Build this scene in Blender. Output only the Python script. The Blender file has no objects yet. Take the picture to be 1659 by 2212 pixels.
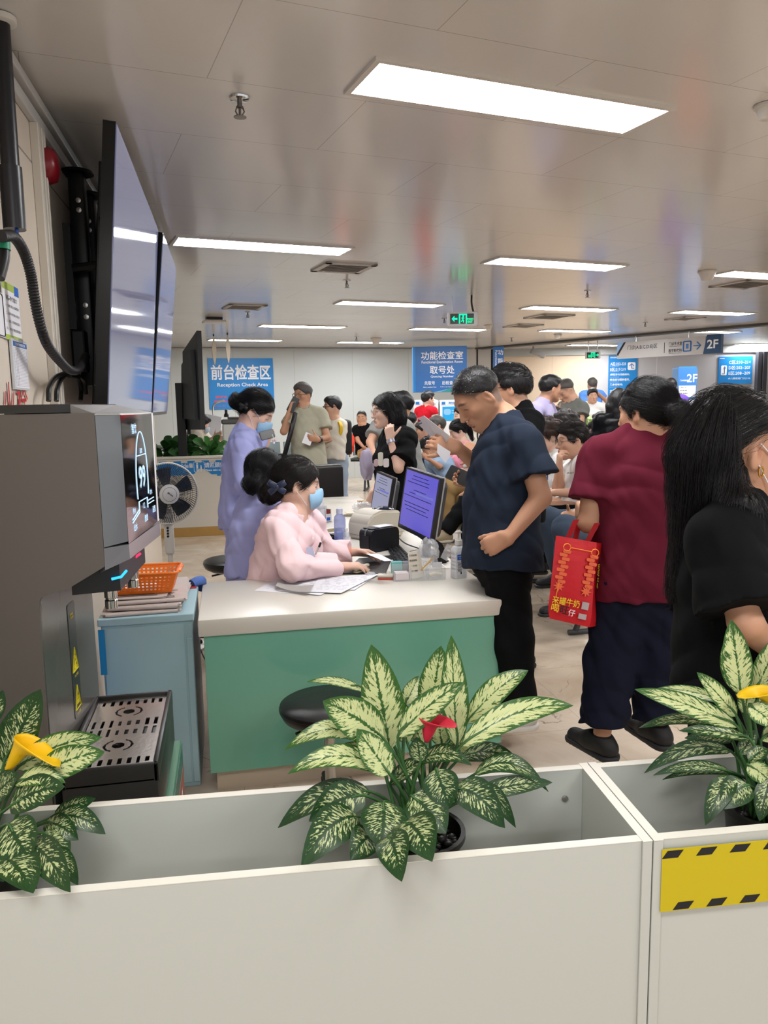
import bpy, bmesh, math, random
import numpy as np
from mathutils import Vector, Matrix
random.seed(7); RNG = np.random.default_rng(7)
SC = bpy.context.scene
COL = SC.collection
PI = math.pi

# ------------------------------------------------------------------ camera
IW, IH = 1659.0, 2212.0
FPX = 1670.0            # focal length in pixels of the 1659 px wide frame
CAMZ = 1.52
def _cam():
    pitch = math.atan((IH/2-872.0)/FPX); roll = math.radians(1.0)
    yaw = -math.atan((495-IW/2)*math.cos(pitch)/FPX)
    fw = np.array([math.sin(yaw)*math.cos(pitch), math.cos(yaw)*math.cos(pitch), -math.sin(pitch)])
    r0 = np.array([math.cos(yaw), -math.sin(yaw), 0.0]); u0 = np.cross(r0, fw)
    return fw, math.cos(roll)*r0-math.sin(roll)*u0, math.sin(roll)*r0+math.cos(roll)*u0, r0, yaw
FW, CR, CU, RH, CYAW = _cam()
FH = np.array([math.sin(CYAW), math.cos(CYAW), 0.0])      # horizontal forward
CPOS = np.array([0.0, 0.0, CAMZ])
cam = bpy.data.cameras.new('camera'); camo = bpy.data.objects.new('camera', cam); COL.objects.link(camo)
cam.sensor_fit = 'HORIZONTAL'; cam.sensor_width = 36.0; cam.lens = FPX/IW*36.0
cam.clip_start = 0.05; cam.clip_end = 200
_m = Matrix.Identity(4)
for i in range(3):
    _m[i][0] = CR[i]; _m[i][1] = CU[i]; _m[i][2] = -FW[i]; _m[i][3] = CPOS[i]
camo.matrix_world = _m
SC.camera = camo
def ray(x, y): return FW+(x-IW/2)/FPX*CR-(y-IH/2)/FPX*CU
def atZ(x, y, z=0.0):
    d = ray(x, y); return CPOS+d*((z-CAMZ)/d[2])
def atY(x, y, Y):
    d = ray(x, y); return CPOS+d*(Y/d[1])
def atX(x, y, X):
    d = ray(x, y); return CPOS+d*(X/d[0])
def atD(x, y, dep): return CPOS+ray(x, y)*dep

# ------------------------------------------------------------------ light and exposure
SC.view_settings.view_transform = 'Standard'; SC.view_settings.look = 'None'
SC.view_settings.gamma = 1.0; SC.view_settings.use_curve_mapping = False
SC.view_settings.exposure = 0.0
WORLD_STRENGTH = 0.85
PANEL_STRENGTH = 40.0
w = bpy.data.worlds.new('world'); SC.world = w; w.use_nodes = True
w.node_tree.nodes['Background'].inputs[0].default_value = (0.97, 0.985, 1.0, 1)
w.node_tree.nodes['Background'].inputs[1].default_value = WORLD_STRENGTH
def area_lamp(x, y, e, sx=1.2, sy=0.3, rot=0.2):
    l = bpy.data.lights.new('ceiling_lamp_light', 'AREA'); l.shape = 'RECTANGLE'; l.size = sx; l.size_y = sy; l.energy = e
    l.color = (1.0, 0.99, 0.98)
    o = bpy.data.objects.new('ceiling_lamp_light', l); COL.objects.link(o); o.location = (x, y, 2.62); o.rotation_euler = (0, 0, rot)
for _x, _y in ((-0.4, 0.25), (1.95, 0.2), (3.5, 3.45), (4.3, 0.9), (0.4, -2.4)):
    area_lamp(_x, _y, 30.0)
SC.cycles.max_bounces = 6; SC.cycles.diffuse_bounces = 3; SC.cycles.glossy_bounces = 3
SC.cycles.transmission_bounces = 6; SC.cycles.transparent_max_bounces = 8
SC.cycles.caustics_reflective = False; SC.cycles.caustics_refractive = False
SC.cycles.sample_clamp_indirect = 4.0

# ------------------------------------------------------------------ materials
def lin(h):
    if isinstance(h, str):
        h = h.lstrip('#'); c = [int(h[i:i+2], 16)/255 for i in (0, 2, 4)]
    else: c = h
    return tuple(((v/12.92) if v <= 0.04045 else ((v+0.055)/1.055)**2.4) for v in c)+(1.0,)
MATS = {}
def mat(name, col='#888888', rough=0.5, metal=0.0, bump=0.0, bscale=60.0, var=0.0, vscale=4.0, spec=0.5, sheen=0.0,
        trans=0.0, alpha=1.0, emit=None, estr=0.0, ior=1.45, coat=0.0):
    if name in MATS: return MATS[name]
    m = bpy.data.materials.new(name); m.use_nodes = True; nt = m.node_tree; b = nt.nodes['Principled BSDF']
    c = lin(col)
    b.inputs['Base Color'].default_value = c; b.inputs['Roughness'].default_value = rough
    b.inputs['Metallic'].default_value = metal; b.inputs['Specular IOR Level'].default_value = spec
    b.inputs['Sheen Weight'].default_value = sheen; b.inputs['Transmission Weight'].default_value = trans
    b.inputs['Alpha'].default_value = alpha; b.inputs['IOR'].default_value = ior; b.inputs['Coat Weight'].default_value = coat
    if emit is not None:
        b.inputs['Emission Color'].default_value = lin(emit); b.inputs['Emission Strength'].default_value = estr
    tc = nt.nodes.new('ShaderNodeTexCoord')
    if var > 0:
        n = nt.nodes.new('ShaderNodeTexNoise'); n.inputs['Scale'].default_value = vscale; n.inputs['Detail'].default_value = 4
        nt.links.new(tc.outputs['Object'], n.inputs['Vector'])
        r = nt.nodes.new('ShaderNodeMix'); r.data_type = 'RGBA'
        r.inputs[6].default_value = tuple(v*(1-var) for v in c[:3])+(1,); r.inputs[7].default_value = tuple(min(1, v*(1+var)) for v in c[:3])+(1,)
        nt.links.new(n.outputs['Fac'], r.inputs[0]); nt.links.new(r.outputs[2], b.inputs['Base Color'])
    if bump > 0:
        n = nt.nodes.new('ShaderNodeTexNoise'); n.inputs['Scale'].default_value = bscale; n.inputs['Detail'].default_value = 3
        nt.links.new(tc.outputs['Object'], n.inputs['Vector'])
        bp = nt.nodes.new('ShaderNodeBump'); bp.inputs['Strength'].default_value = bump; bp.inputs['Distance'].default_value = 0.01
        nt.links.new(n.outputs['Fac'], bp.inputs['Height']); nt.links.new(bp.outputs['Normal'], b.inputs['Normal'])
    MATS[name] = m
    return m
def glow(name, col, s):
    if name in MATS: return MATS[name]
    m = bpy.data.materials.new(name); m.use_nodes = True; nt = m.node_tree; nt.nodes.clear()
    e = nt.nodes.new('ShaderNodeEmission'); o = nt.nodes.new('ShaderNodeOutputMaterial')
    e.inputs[0].default_value = lin(col); e.inputs[1].default_value = s
    nt.links.new(e.outputs[0], o.inputs[0]); MATS[name] = m
    return m
def nodes_of(m):
    nt = m.node_tree; return nt, nt.nodes, nt.links, nt.nodes.get('Principled BSDF')

# ------------------------------------------------------------------ object helpers
def link(o, parent=None):
    COL.objects.link(o)
    if parent is not None: o.parent = parent
    return o
def thing(name, label, cat, loc=(0, 0, 0), rz=0.0, group=None):
    o = bpy.data.objects.new(name, None); o.empty_display_size = 0.05; COL.objects.link(o)
    o.location = loc; o.rotation_euler = (0, 0, rz); o['label'] = label; o['category'] = cat
    if group: o['group'] = group
    return o
def tag(o, label, cat, group=None):
    o['label'] = label; o['category'] = cat
    if group: o['group'] = group
    return o
def root_matrix(o):
    m = Matrix.LocRotScale(o.location, o.rotation_euler, o.scale)
    return root_matrix(o.parent) @ m if o.parent else m
def obj(name, bm, m, parent=None, world=False, smooth=None, label=None):
    """links bm (or a ready mesh) as one mesh object; world=True: its coordinates are world ones"""
    if isinstance(bm, bmesh.types.BMesh):
        me = bpy.data.meshes.new(name); bm.normal_update(); bm.to_mesh(me); bm.free()
    else: me = bm
    for x in (m if isinstance(m, (list, tuple)) else [m]): me.materials.append(x)
    if smooth is not None:
        me.shade_smooth() if smooth is True else me.set_sharp_from_angle(angle=math.radians(smooth))
        if smooth is not True:
            pass
    o = bpy.data.objects.new(name, me); link(o, parent)
    if world and parent is not None: me.transform(root_matrix(parent).inverted())
    if label: o['label'] = label
    return o
def struct(name, bm, m, smooth=None):
    o = obj(name, bm, m, smooth=smooth); o['kind'] = 'structure'; return o
def BM(): return bmesh.new()
def V(*a): return Vector(a)
def box(bm, x0, x1, y0, y1, z0, z1, bev=0.0, M=None, seg=2):
    r = bmesh.ops.create_cube(bm, size=1.0)
    vs = r['verts']
    T = Matrix.Translation(((x0+x1)/2, (y0+y1)/2, (z0+z1)/2)) @ Matrix.Diagonal((abs(x1-x0), abs(y1-y0), abs(z1-z0), 1))
    bmesh.ops.transform(bm, matrix=T, verts=vs)
    if bev > 0:
        es = list({e for v in vs for e in v.link_edges})
        q = bmesh.ops.bevel(bm, geom=es, offset=bev, segments=seg, profile=0.5, affect='EDGES')
        vs = list({v for f in q['faces'] for v in f.verts} | {v for v in vs if v.is_valid})
        # all verts of the box island
        seen = set(vs); st = list(vs)
        while st:
            v = st.pop()
            for e in v.link_edges:
                o = e.other_vert(v)
                if o not in seen: seen.add(o); st.append(o)
        vs = list(seen)
    if M is not None: bmesh.ops.transform(bm, matrix=M, verts=vs)
    return vs
def frame_of(o, ex, ey, ez):
    m = Matrix.Identity(4)
    for i in range(3): m[i][0] = ex[i]; m[i][1] = ey[i]; m[i][2] = ez[i]; m[i][3] = o[i]
    return m
def tube(bm, pts, r, n=10, caps=True, closed=False):
    """round tube along pts; r number or list"""
    pts = [Vector(p) for p in pts]; k = len(pts)
    rs = r if isinstance(r, (list, tuple)) else [r]*k
    rings = []; up = None
    for i, p in enumerate(pts):
        if closed: t = (pts[(i+1) % k]-pts[i-1])
        else: t = (pts[min(i+1, k-1)]-pts[max(i-1, 0)])
        t = t.normalized() if t.length > 1e-9 else Vector((0, 0, 1))
        if up is None: up = t.orthogonal().normalized()
        up = (up-t*up.dot(t)); up = up.normalized() if up.length > 1e-6 else t.orthogonal().normalized()
        s = t.cross(up)
        rings.append([bm.verts.new(p+(up*math.cos(2*PI*j/n)+s*math.sin(2*PI*j/n))*rs[i]) for j in range(n)])
    m = k if closed else k-1
    for i in range(m):
        a, b = rings[i], rings[(i+1) % k]
        for j in range(n): bm.faces.new((a[j], a[(j+1) % n], b[(j+1) % n], b[j]))
    if caps and not closed:
        bm.faces.new(rings[0][::-1]); bm.faces.new(rings[-1])
    return bm
def lathe(bm, prof, n=24, c=(0, 0, 0), M=None, cap=True):
    """profile of (r, z) turned about z"""
    rings = []; new = []
    for r, z in prof:
        ring = [bm.verts.new((c[0]+r*math.cos(2*PI*j/n), c[1]+r*math.sin(2*PI*j/n), c[2]+z)) for j in range(n)]
        rings.append(ring); new += ring
    for a, b in zip(rings, rings[1:]):
        for j in range(n): bm.faces.new((a[j], a[(j+1) % n], b[(j+1) % n], b[j]))
    if cap:
        bm.faces.new(rings[0][::-1]); bm.faces.new(rings[-1])
    if M is not None: bmesh.ops.transform(bm, matrix=M, verts=new)
    return bm
def prism(bm, outline, d0, d1, M):
    """2D outline extruded along local z from d0 to d1, placed by M"""
    a = [bm.verts.new(M @ Vector((x, y, d0))) for x, y in outline]
    b = [bm.verts.new(M @ Vector((x, y, d1))) for x, y in outline]
    n = len(a)
    try:
        bm.faces.new(a[::-1]); bm.faces.new(b)
        for i in range(n): bm.faces.new((a[i], a[(i+1) % n], b[(i+1) % n], b[i]))
    except ValueError: pass
    return bm
def quad(bm, *p):
    return bm.faces.new([bm.verts.new(Vector(q)) for q in p])
def rrect(w, h, r, n=5, cx=0, cy=0):
    out = []
    for sx, sy, a0 in ((1, 1, 0), (-1, 1, 90), (-1, -1, 180), (1, -1, 270)):
        for i in range(n+1):
            a = math.radians(a0+90*i/n)
            out.append((cx+sx*(w/2-r)+r*math.cos(a), cy+sy*(h/2-r)+r*math.sin(a)))
    return out
def ring_pts(c, r, n=32, ax=(1, 0, 0), ay=(0, 1, 0)):
    c = Vector(c); ax = Vector(ax); ay = Vector(ay)
    return [c+ax*r*math.cos(2*PI*i/n)+ay*r*math.sin(2*PI*i/n) for i in range(n)]
def smoothpath(pts, n=8):
    """Catmull-Rom through pts"""
    P = [Vector(p) for p in pts]; P = [P[0]*2-P[1]]+P+[P[-1]*2-P[-2]]; out = []
    for i in range(1, len(P)-2):
        for k in range(n):
            t = k/n; a, b, c, d = P[i-1], P[i], P[i+1], P[i+2]
            out.append(0.5*((2*b)+(c-a)*t+(2*a-5*b+4*c-d)*t*t+(3*b-a-3*c+d)*t**3))
    out.append(P[-2]); return out
_TXT = {}
def text_mesh(body, size=1.0, bold=0.0, align='CENTER', width=None, extr=0.0, space=1.0):
    """2D lettering in xy, centred on its box; width squeezes or stretches it"""
    c = bpy.data.curves.new('lettering', 'FONT'); c.body = body; c.size = size; c.offset = bold*size; c.extrude = extr
    c.align_x = align; c.resolution_u = 2; c.space_character = space
    o = bpy.data.objects.new('lettering', c); COL.objects.link(o)
    bpy.context.view_layer.update()
    dg = bpy.context.evaluated_depsgraph_get()
    me = bpy.data.meshes.new_from_object(o.evaluated_get(dg)); bpy.data.objects.remove(o); bpy.data.curves.remove(c)
    n = len(me.vertices); co = np.empty(n*3); me.vertices.foreach_get('co', co); co = co.reshape(-1, 3)
    lo, hi = co.min(0), co.max(0); co -= (lo+hi)/2
    if width: co[:, 0] *= width/max(1e-6, hi[0]-lo[0])
    me.vertices.foreach_set('co', co.ravel()); me.materials.clear()
    return me, hi-lo
def letters(parent, body, pos, ex, ey, height, m, width=None, bold=0.012, lift=0.002, world=True, name='lettering', space=1.0):
    """lettering of the given real height, centred on pos, reading along ex, up along ey"""
    me, sz = text_mesh(body, 1.0, bold, space=space)
    ex = Vector(ex).normalized(); ey = Vector(ey); ey = (ey-ex*ey.dot(ex)).normalized(); ez = ex.cross(ey)
    k = height/max(1e-6, sz[1]); kx = (width/sz[0]) if width else k
    M = frame_of(Vector(pos)+ez*lift, ex*kx, ey*k, ez*k)
    me.transform(M)
    return obj(name, me, m, parent, world=world)
class Pane:
    """a flat rectangle in the world: u, v in metres from its centre"""
    def __init__(s, c, ex, ey):
        s.c = Vector(c); s.ex = Vector(ex).normalized(); ey = Vector(ey); s.ey = (ey-s.ex*ey.dot(s.ex)).normalized(); s.ez = s.ex.cross(s.ey)
    def p(s, u, v, w=0.0): return s.c+s.ex*u+s.ey*v+s.ez*w
    def M(s, w=0.0): return frame_of(s.c+s.ez*w, s.ex, s.ey, s.ez)
    def slab(s, bm, w, h, d0, d1, cu=0, cv=0, r=0.0):
        o = rrect(w, h, r, cx=cu, cy=cv) if r > 0 else [(cu-w/2, cv-h/2), (cu+w/2, cv-h/2), (cu+w/2, cv+h/2), (cu-w/2, cv+h/2)]
        return prism(bm, o, d0, d1, s.M())
    def text(s, parent, body, u, v, h, m, width=None, bold=0.012, lift=0.003, space=1.0):
        return letters(parent, body, s.p(u, v), s.ex, s.ey, h, m, width, bold, lift, space=space)
    def part(s, parent, name, m, w, h, d0=0.0, d1=0.003, cu=0, cv=0, r=0.0):
        b = BM(); s.slab(b, w, h, d0, d1, cu, cv, r); return obj(name, b, m, parent, world=parent is not None)
# ================================================================== the room
CH = 2.66
M_CEIL = mat('ceiling_panel_metal', '#cfc5bb', 0.16, spec=0.55)
def ceil_nodes():
    nt, N, L, b = nodes_of(M_CEIL)
    tc = N.new('ShaderNodeTexCoord'); mp = N.new('ShaderNodeMapping'); mp.inputs['Rotation'].default_value = (0, 0, math.radians(-11.5))
    mp.inputs['Location'].default_value = (0.03, 0.1, 0)
    br = N.new('ShaderNodeTexBrick'); br.inputs['Scale'].default_value = 1.0; br.inputs['Mortar Size'].default_value = 0.0016
    br.inputs['Mortar Smooth'].default_value = 0.3
    br.inputs['Brick Width'].default_value = 1.2; br.inputs['Row Height'].default_value = 0.6; br.offset = 0.5
    br.inputs['Color1'].default_value = lin('#dedbd7'); br.inputs['Color2'].default_value = lin('#e0ddd9'); br.inputs['Mortar'].default_value = lin('#aaa49d')
    L.new(tc.outputs['Object'], mp.inputs[0]); L.new(mp.outputs[0], br.inputs['Vector']); L.new(br.outputs['Color'], b.inputs['Base Color'])
    n = N.new('ShaderNodeTexNoise'); n.inputs['Scale'].default_value = 1.3; n.inputs['Detail'].default_value = 1
    L.new(tc.outputs['Object'], n.inputs['Vector'])
    bp = N.new('ShaderNodeBump'); bp.inputs['Strength'].default_value = 0.10; bp.inputs['Distance'].default_value = 0.05
    L.new(n.outputs['Fac'], bp.inputs['Height']); L.new(bp.outputs[0], b.inputs['Normal'])
ceil_nodes()
M_FLOOR = mat('polished_beige_stone', '#cdb496', 0.2, spec=0.45)
def floor_nodes():
    nt, N, L, b = nodes_of(M_FLOOR)
    tc = N.new('ShaderNodeTexCoord')
    n = N.new('ShaderNodeTexNoise'); n.inputs['Scale'].default_value = 2.2; n.inputs['Detail'].default_value = 7; n.inputs['Roughness'].default_value = 0.62
    n.inputs['Distortion'].default_value = 1.2
    L.new(tc.outputs['Object'], n.inputs['Vector'])
    r = N.new('ShaderNodeValToRGB'); r.color_ramp.elements[0].position = 0.3; r.color_ramp.elements[1].position = 0.72
    r.color_ramp.elements[0].color = lin('#bda993'); r.color_ramp.elements[1].color = lin('#d9cab8')
    L.new(n.outputs['Fac'], r.inputs[0])
    # cracks: thin dark veins where a distorted cell border runs
    n2 = N.new('ShaderNodeTexNoise'); n2.inputs['Scale'].default_value = 3.0; n2.inputs['Detail'].default_value = 6
    L.new(tc.outputs['Object'], n2.inputs['Vector'])
    mx = N.new('ShaderNodeMix'); mx.data_type = 'VECTOR'; mx.inputs[0].default_value = 0.35
    L.new(tc.outputs['Object'], mx.inputs[4]); L.new(n2.outputs['Color'], mx.inputs[5])
    v = N.new('ShaderNodeTexVoronoi'); v.feature = 'DISTANCE_TO_EDGE'; v.inputs['Scale'].default_value = 2.6
    L.new(mx.outputs[1], v.inputs['Vector'])
    lt = N.new('ShaderNodeMapRange'); lt.inputs['From Min'].default_value = 0.002; lt.inputs['From Max'].default_value = 0.009
    lt.inputs['To Min'].default_value = 1.0; lt.inputs['To Max'].default_value = 0.0
    L.new(v.outputs['Distance'], lt.inputs[0])
    n3 = N.new('ShaderNodeTexNoise'); n3.inputs['Scale'].default_value = 5.0; n3.inputs['Detail'].default_value = 3
    L.new(tc.outputs['Object'], n3.inputs['Vector'])
    gt = N.new('ShaderNodeMapRange'); gt.inputs['From Min'].default_value = 0.5; gt.inputs['From Max'].default_value = 0.62
    L.new(n3.outputs['Fac'], gt.inputs[0])
    ml = N.new('ShaderNodeMath'); ml.operation = 'MULTIPLY'; L.new(lt.outputs[0], ml.inputs[0]); L.new(gt.outputs[0], ml.inputs[1])
    m2 = N.new('ShaderNodeMath'); m2.operation = 'MULTIPLY'; m2.inputs[1].default_value = 0.75; L.new(ml.outputs[0], m2.inputs[0])
    mc = N.new('ShaderNodeMix'); mc.data_type = 'RGBA'; L.new(m2.outputs[0], mc.inputs[0]); L.new(r.outputs[0], mc.inputs[6]); mc.inputs[7].default_value = lin('#5d4a3c')
    # joints of the 0.8 m slabs
    br = N.new('ShaderNodeTexBrick'); br.offset = 0; br.inputs['Scale'].default_value = 1; br.inputs['Mortar Size'].default_value = 0.0015
    br.inputs['Brick Width'].default_value = 0.8; br.inputs['Row Height'].default_value = 0.8
    br.inputs['Color1'].default_value = (1, 1, 1, 1); br.inputs['Color2'].default_value = (1, 1, 1, 1); br.inputs['Mortar'].default_value = (0.72, 0.66, 0.6, 1)
    L.new(tc.outputs['Object'], br.inputs['Vector'])
    mm = N.new('ShaderNodeMix'); mm.data_type = 'RGBA'; mm.blend_type = 'MULTIPLY'; mm.inputs[0].default_value = 1.0
    L.new(mc.outputs[2], mm.inputs[6]); L.new(br.outputs['Color'], mm.inputs[7]); L.new(mm.outputs[2], b.inputs['Base Color'])
floor_nodes()
def wall_mat(name, col, w, h, seam, rough=0.5, rot=(PI/2, 0, 0), off=0.0):
    m = mat(name, col, rough, bump=0.03, bscale=8)
    nt, N, L, b = nodes_of(m)
    tc = N.new('ShaderNodeTexCoord'); mp = N.new('ShaderNodeMapping'); mp.inputs['Rotation'].default_value = rot
    br = N.new('ShaderNodeTexBrick'); br.offset = off; br.inputs['Scale'].default_value = 1; br.inputs['Mortar Size'].default_value = 0.004
    br.inputs['Brick Width'].default_value = w; br.inputs['Row Height'].default_value = h
    c = lin(col); br.inputs['Color1'].default_value = c; br.inputs['Color2'].default_value = tuple(v*0.97 for v in c[:3])+(1,); br.inputs['Mortar'].default_value = lin(seam)
    L.new(tc.outputs['Object'], mp.inputs[0]); L.new(mp.outputs[0], br.inputs['Vector']); L.new(br.outputs['Color'], b.inputs['Base Color'])
    return m
M_WALLL = wall_mat('beige_wall_cladding', '#d6cabb', 2.4, 0.3, '#8b8078', 0.45, rot=(PI/2, 0, PI/2))
M_WALLB = wall_mat('grey_white_wall_panel', '#ccd0cd', 1.2, 4.0, '#b2b1aa', 0.4)
M_WALLP = wall_mat('peach_wall_panel', '#f0d9bd', 1.25, 4.0, '#d3b797', 0.4)
M_WALLG = wall_mat('cool_grey_wall_panel', '#c9c8cc', 1.3, 4.0, '#f2f2f2', 0.35)
M_WHITE = mat('white_paint', '#e6e3dc', 0.45)
M_BLACK = mat('black_plastic', '#121214', 0.4)
M_DARK = mat('charcoal_metal', '#1c1c1f', 0.5)
M_STEEL = mat('brushed_steel', '#b9b6b1', 0.28, metal=1.0)
M_CHROME = mat('chrome', '#d6d6d6', 0.08, metal=1.0)

b = BM(); quad(b, (-14, -4, 0), (26, -4, 0), (26, 30, 0), (-14, 30, 0)); struct('floor', b, M_FLOOR)
b = BM(); box(b, -14, 26, -1.2, 30, CH, CH+0.1); struct('ceiling', b, M_CEIL)
# left wall, facing +X; it stops where the reception recess opens
b = BM(); box(b, -0.85, -0.65, 0.9, 7.3, 0, CH); struct('wall_left', b, M_WALLL)
b = BM(); box(b, -6, -0.85, 7.1, 7.3, 0, CH); struct('wall_recess', b, M_WALLB)
# cornice under the ceiling along the left wall: two stepped rails
b = BM(); box(b, -0.65, -0.61, 0.9, 7.3, 2.6, 2.635, 0.004); box(b, -0.65, -0.625, 0.9, 7.3, 2.54, 2.585, 0.004); struct('trim_left', b, mat('cornice_white', '#c9c8c6', 0.35))
# back wall: through two points under the ceiling edge
BW0 = atZ(365, 750, CH); BW1 = atZ(1030, 752, CH)
BWD = Vector(BW1-BW0); BWD.z = 0; BWD.normalize(); BWN = Vector((BWD.y, -BWD.x, 0))      # BWN looks to the camera
BWA = math.atan2(BWD.y, BWD.x)
def wallbox(bm, p, q, th, z0, z1, d0=0.0):
    """a slab from p to q (xy), thickness th away from the camera"""
    p = Vector((p[0], p[1], 0)); q = Vector((q[0], q[1], 0)); e = (q-p).normalized(); n = Vector((-e.y, e.x, 0))
    M = frame_of(p, e, n, (0, 0, 1)); box(bm, 0, (q-p).length, d0, d0+th, z0, z1, M=M)
BWL = Vector(BW0)-BWD*6.0; BWR = Vector(BW1)
def wall_obj(name, p, q, th, m, z1=CH):
    p = Vector((p[0], p[1], 0)); q = Vector((q[0], q[1], 0)); e = q-p
    b = BM(); box(b, 0, e.length, 0, th, 0, z1)
    o = struct(name, b, m); o.location = p; o.rotation_euler = (0, 0, math.atan2(e.y, e.x)); return o
wall_obj('wall_back', BWL, BWR, 0.2, M_WALLB)
b = BM(); wallbox(b, BWL-BWN*-0.03, BWR-BWN*-0.03, 0.03, 2.6, 2.64); struct('trim_back', b, mat('cornice_white'))
# column at the corner of the hall and the lobby: pale faces and dark reveals
def px_wall(x, y, dep): return atD(x, y, dep)
C0 = atZ(1012, 752, CH); C1 = atZ(1064, 750, CH)
cdir = Vector(C1-C0); cdir.z = 0; cdir.normalize(); cn = Vector((-cdir.y, cdir.x, 0))
cl = (Vector(C1)-Vector(C0)).length
b = BM(); box(b, 0, cl*0.33, 0, 0.5, 0, CH, 0.01, M=frame_of((C0[0], C0[1], 0), cdir, cn, (0, 0, 1)))
box(b, cl*0.40, cl*0.93, -0.02, 0.5, 0, CH, 0.01, M=frame_of((C0[0], C0[1], 0), cdir, cn, (0, 0, 1)))
struct('wall_column', b, mat('column_cladding', '#d3cdc5', 0.35))
b = BM(); box(b, cl*0.30, cl*1.0, 0.02, 0.45, 0, CH, M=frame_of((C0[0], C0[1], 0), cdir, cn, (0, 0, 1))); struct('trim_column', b, M_DARK)
# header over the opening to the lobby
H0 = Vector(atZ(1050, 750, CH-0.01)); H1 = Vector(atZ(1659, 698, CH-0.01)); hd = (H1-H0); hd.z = 0; hd.normalize()
HN = Vector((-hd.y, hd.x, 0))
if HN.dot(Vector(FH)) < 0: HN = -HN
M_h = frame_of((H0.x, H0.y, 0), hd, HN, (0, 0, 1)); hl = (H1-H0).length+2
b = BM(); box(b, -0.3, hl, 0, 0.10, CH-0.035, CH, M=M_h); struct('trim_header', b, mat('header_dark', '#4a4744', 0.4))
b = BM(); box(b, -0.3, hl, 0.10, 0.16, CH-0.05, CH, M=M_h); struct('trim_header_inner', b, mat('header_grey', '#a8a7a2', 0.35))
# lobby walls
LB0 = atD(1070, 757, 17.0); LB1 = atD(1292, 757, 17.0); LB2 = atD(1642, 757, 17.0)
wall_obj('wall_lobby_peach', LB0, LB1, 0.2, M_WALLP)
wall_obj('wall_lobby', LB1, atD(1900, 755, 17.0), 0.2, M_WALLG)
b = BM(); wallbox(b, Vector(LB0), Vector(atD(1900, 755, 17.0)), 0.06, 2.50, CH, d0=-0.06); struct('trim_lobby', b, mat('cornice_grey', '#b7bab8', 0.35))
b = BM()
for xx in (1640, 1652): 
    q = atD(xx, 757, 16.9); box(b, q[0]-0.045, q[0]+0.045, q[1]-0.05, q[1]+0.05, 0, 2.5)
struct('trim_lobby_post', b, mat('dark_post', '#46454a', 0.4))

# ------------------------------------------------------------------ ceiling lights
M_PANEL = glow('light_panel_diffuser', '#fdfeff', PANEL_STRENGTH)
M_LFRAME = mat('light_frame_white', '#d9d3cb', 0.4)
LIGHT_A = math.radians(11.6)
def ceiling_light_at(x, y, label, L=1.24, W=0.27, rot=LIGHT_A):
    t = thing('ceiling_light', label, 'ceiling light', (x, y, CH), rot, 'recessed ceiling light panels')
    b = BM(); f = 0.022
    for x0, x1, y0, y1 in ((-L/2-f, L/2+f, W/2, W/2+f), (-L/2-f, L/2+f, -W/2-f, -W/2), (-L/2-f, -L/2, -W/2, W/2), (L/2, L/2+f, -W/2, W/2)):
        box(b, x0, x1, y0, y1, -0.012, 0.002)
    obj('light_frame', b, M_LFRAME, t)
    b = BM(); box(b, -L/2, L/2, -W/2, W/2, -0.008, 0.001); obj('diffuser', b, M_PANEL, t)
LSPOT = [
 (1.131, 2.973, 'large bright ceiling light panel nearest the camera, above the front of the desk'),
 (0.31, 5.82, 'ceiling light panel beside the top of the wall screens on the left'),
 (2.76, 6.30, 'ceiling light panel right of the green exit reflection, in front of the exit sign'),
 (1.89, 8.96, 'ceiling light panel between the air vents and the exit sign'),
 (4.25, 9.28, 'ceiling light panel just above the square air vent at the centre right'),
 (6.47, 9.6, 'ceiling light panel at the far right just above the dark lobby beam'),
 (5.12, 6.70, 'ceiling light panel next to the white dome camera at the right edge'),
 (1.13, 11.55, 'ceiling light panel above the man talking on a phone'),
 (3.45, 11.95, 'ceiling light panel just below the hanging exit sign'),
 (5.7, 12.2, 'thin far ceiling light panel below the square vent at the centre right'),
 (0.36, 13.95, 'far ceiling light panel crossed by the two hanging white strips'),
 (2.68, 14.5, 'farthest ceiling light panel left of the blue examination room sign'),
]
for x, y, l in LSPOT: ceiling_light_at(x, y, l)
for px, py, dep, l in ((1528, 716, 13.6, 'lobby ceiling light panel right above the hanging direction sign'),
                       (1285, 745, 15.4, 'lobby ceiling light panel left of the hanging direction sign above the small exit sign'),
                       (1640, 744, 15.6, 'lobby ceiling light panel at the right edge above the blue room sign'),
                       (1098, 758.5, 16.4, 'small lobby ceiling light panel seen beside the vertical blue sign')):
    p = atZ(px, py, CH); ceiling_light_at(p[0], p[1], l, L=1.2 if px != 1098 else 0.5, rot=0.15)

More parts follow.
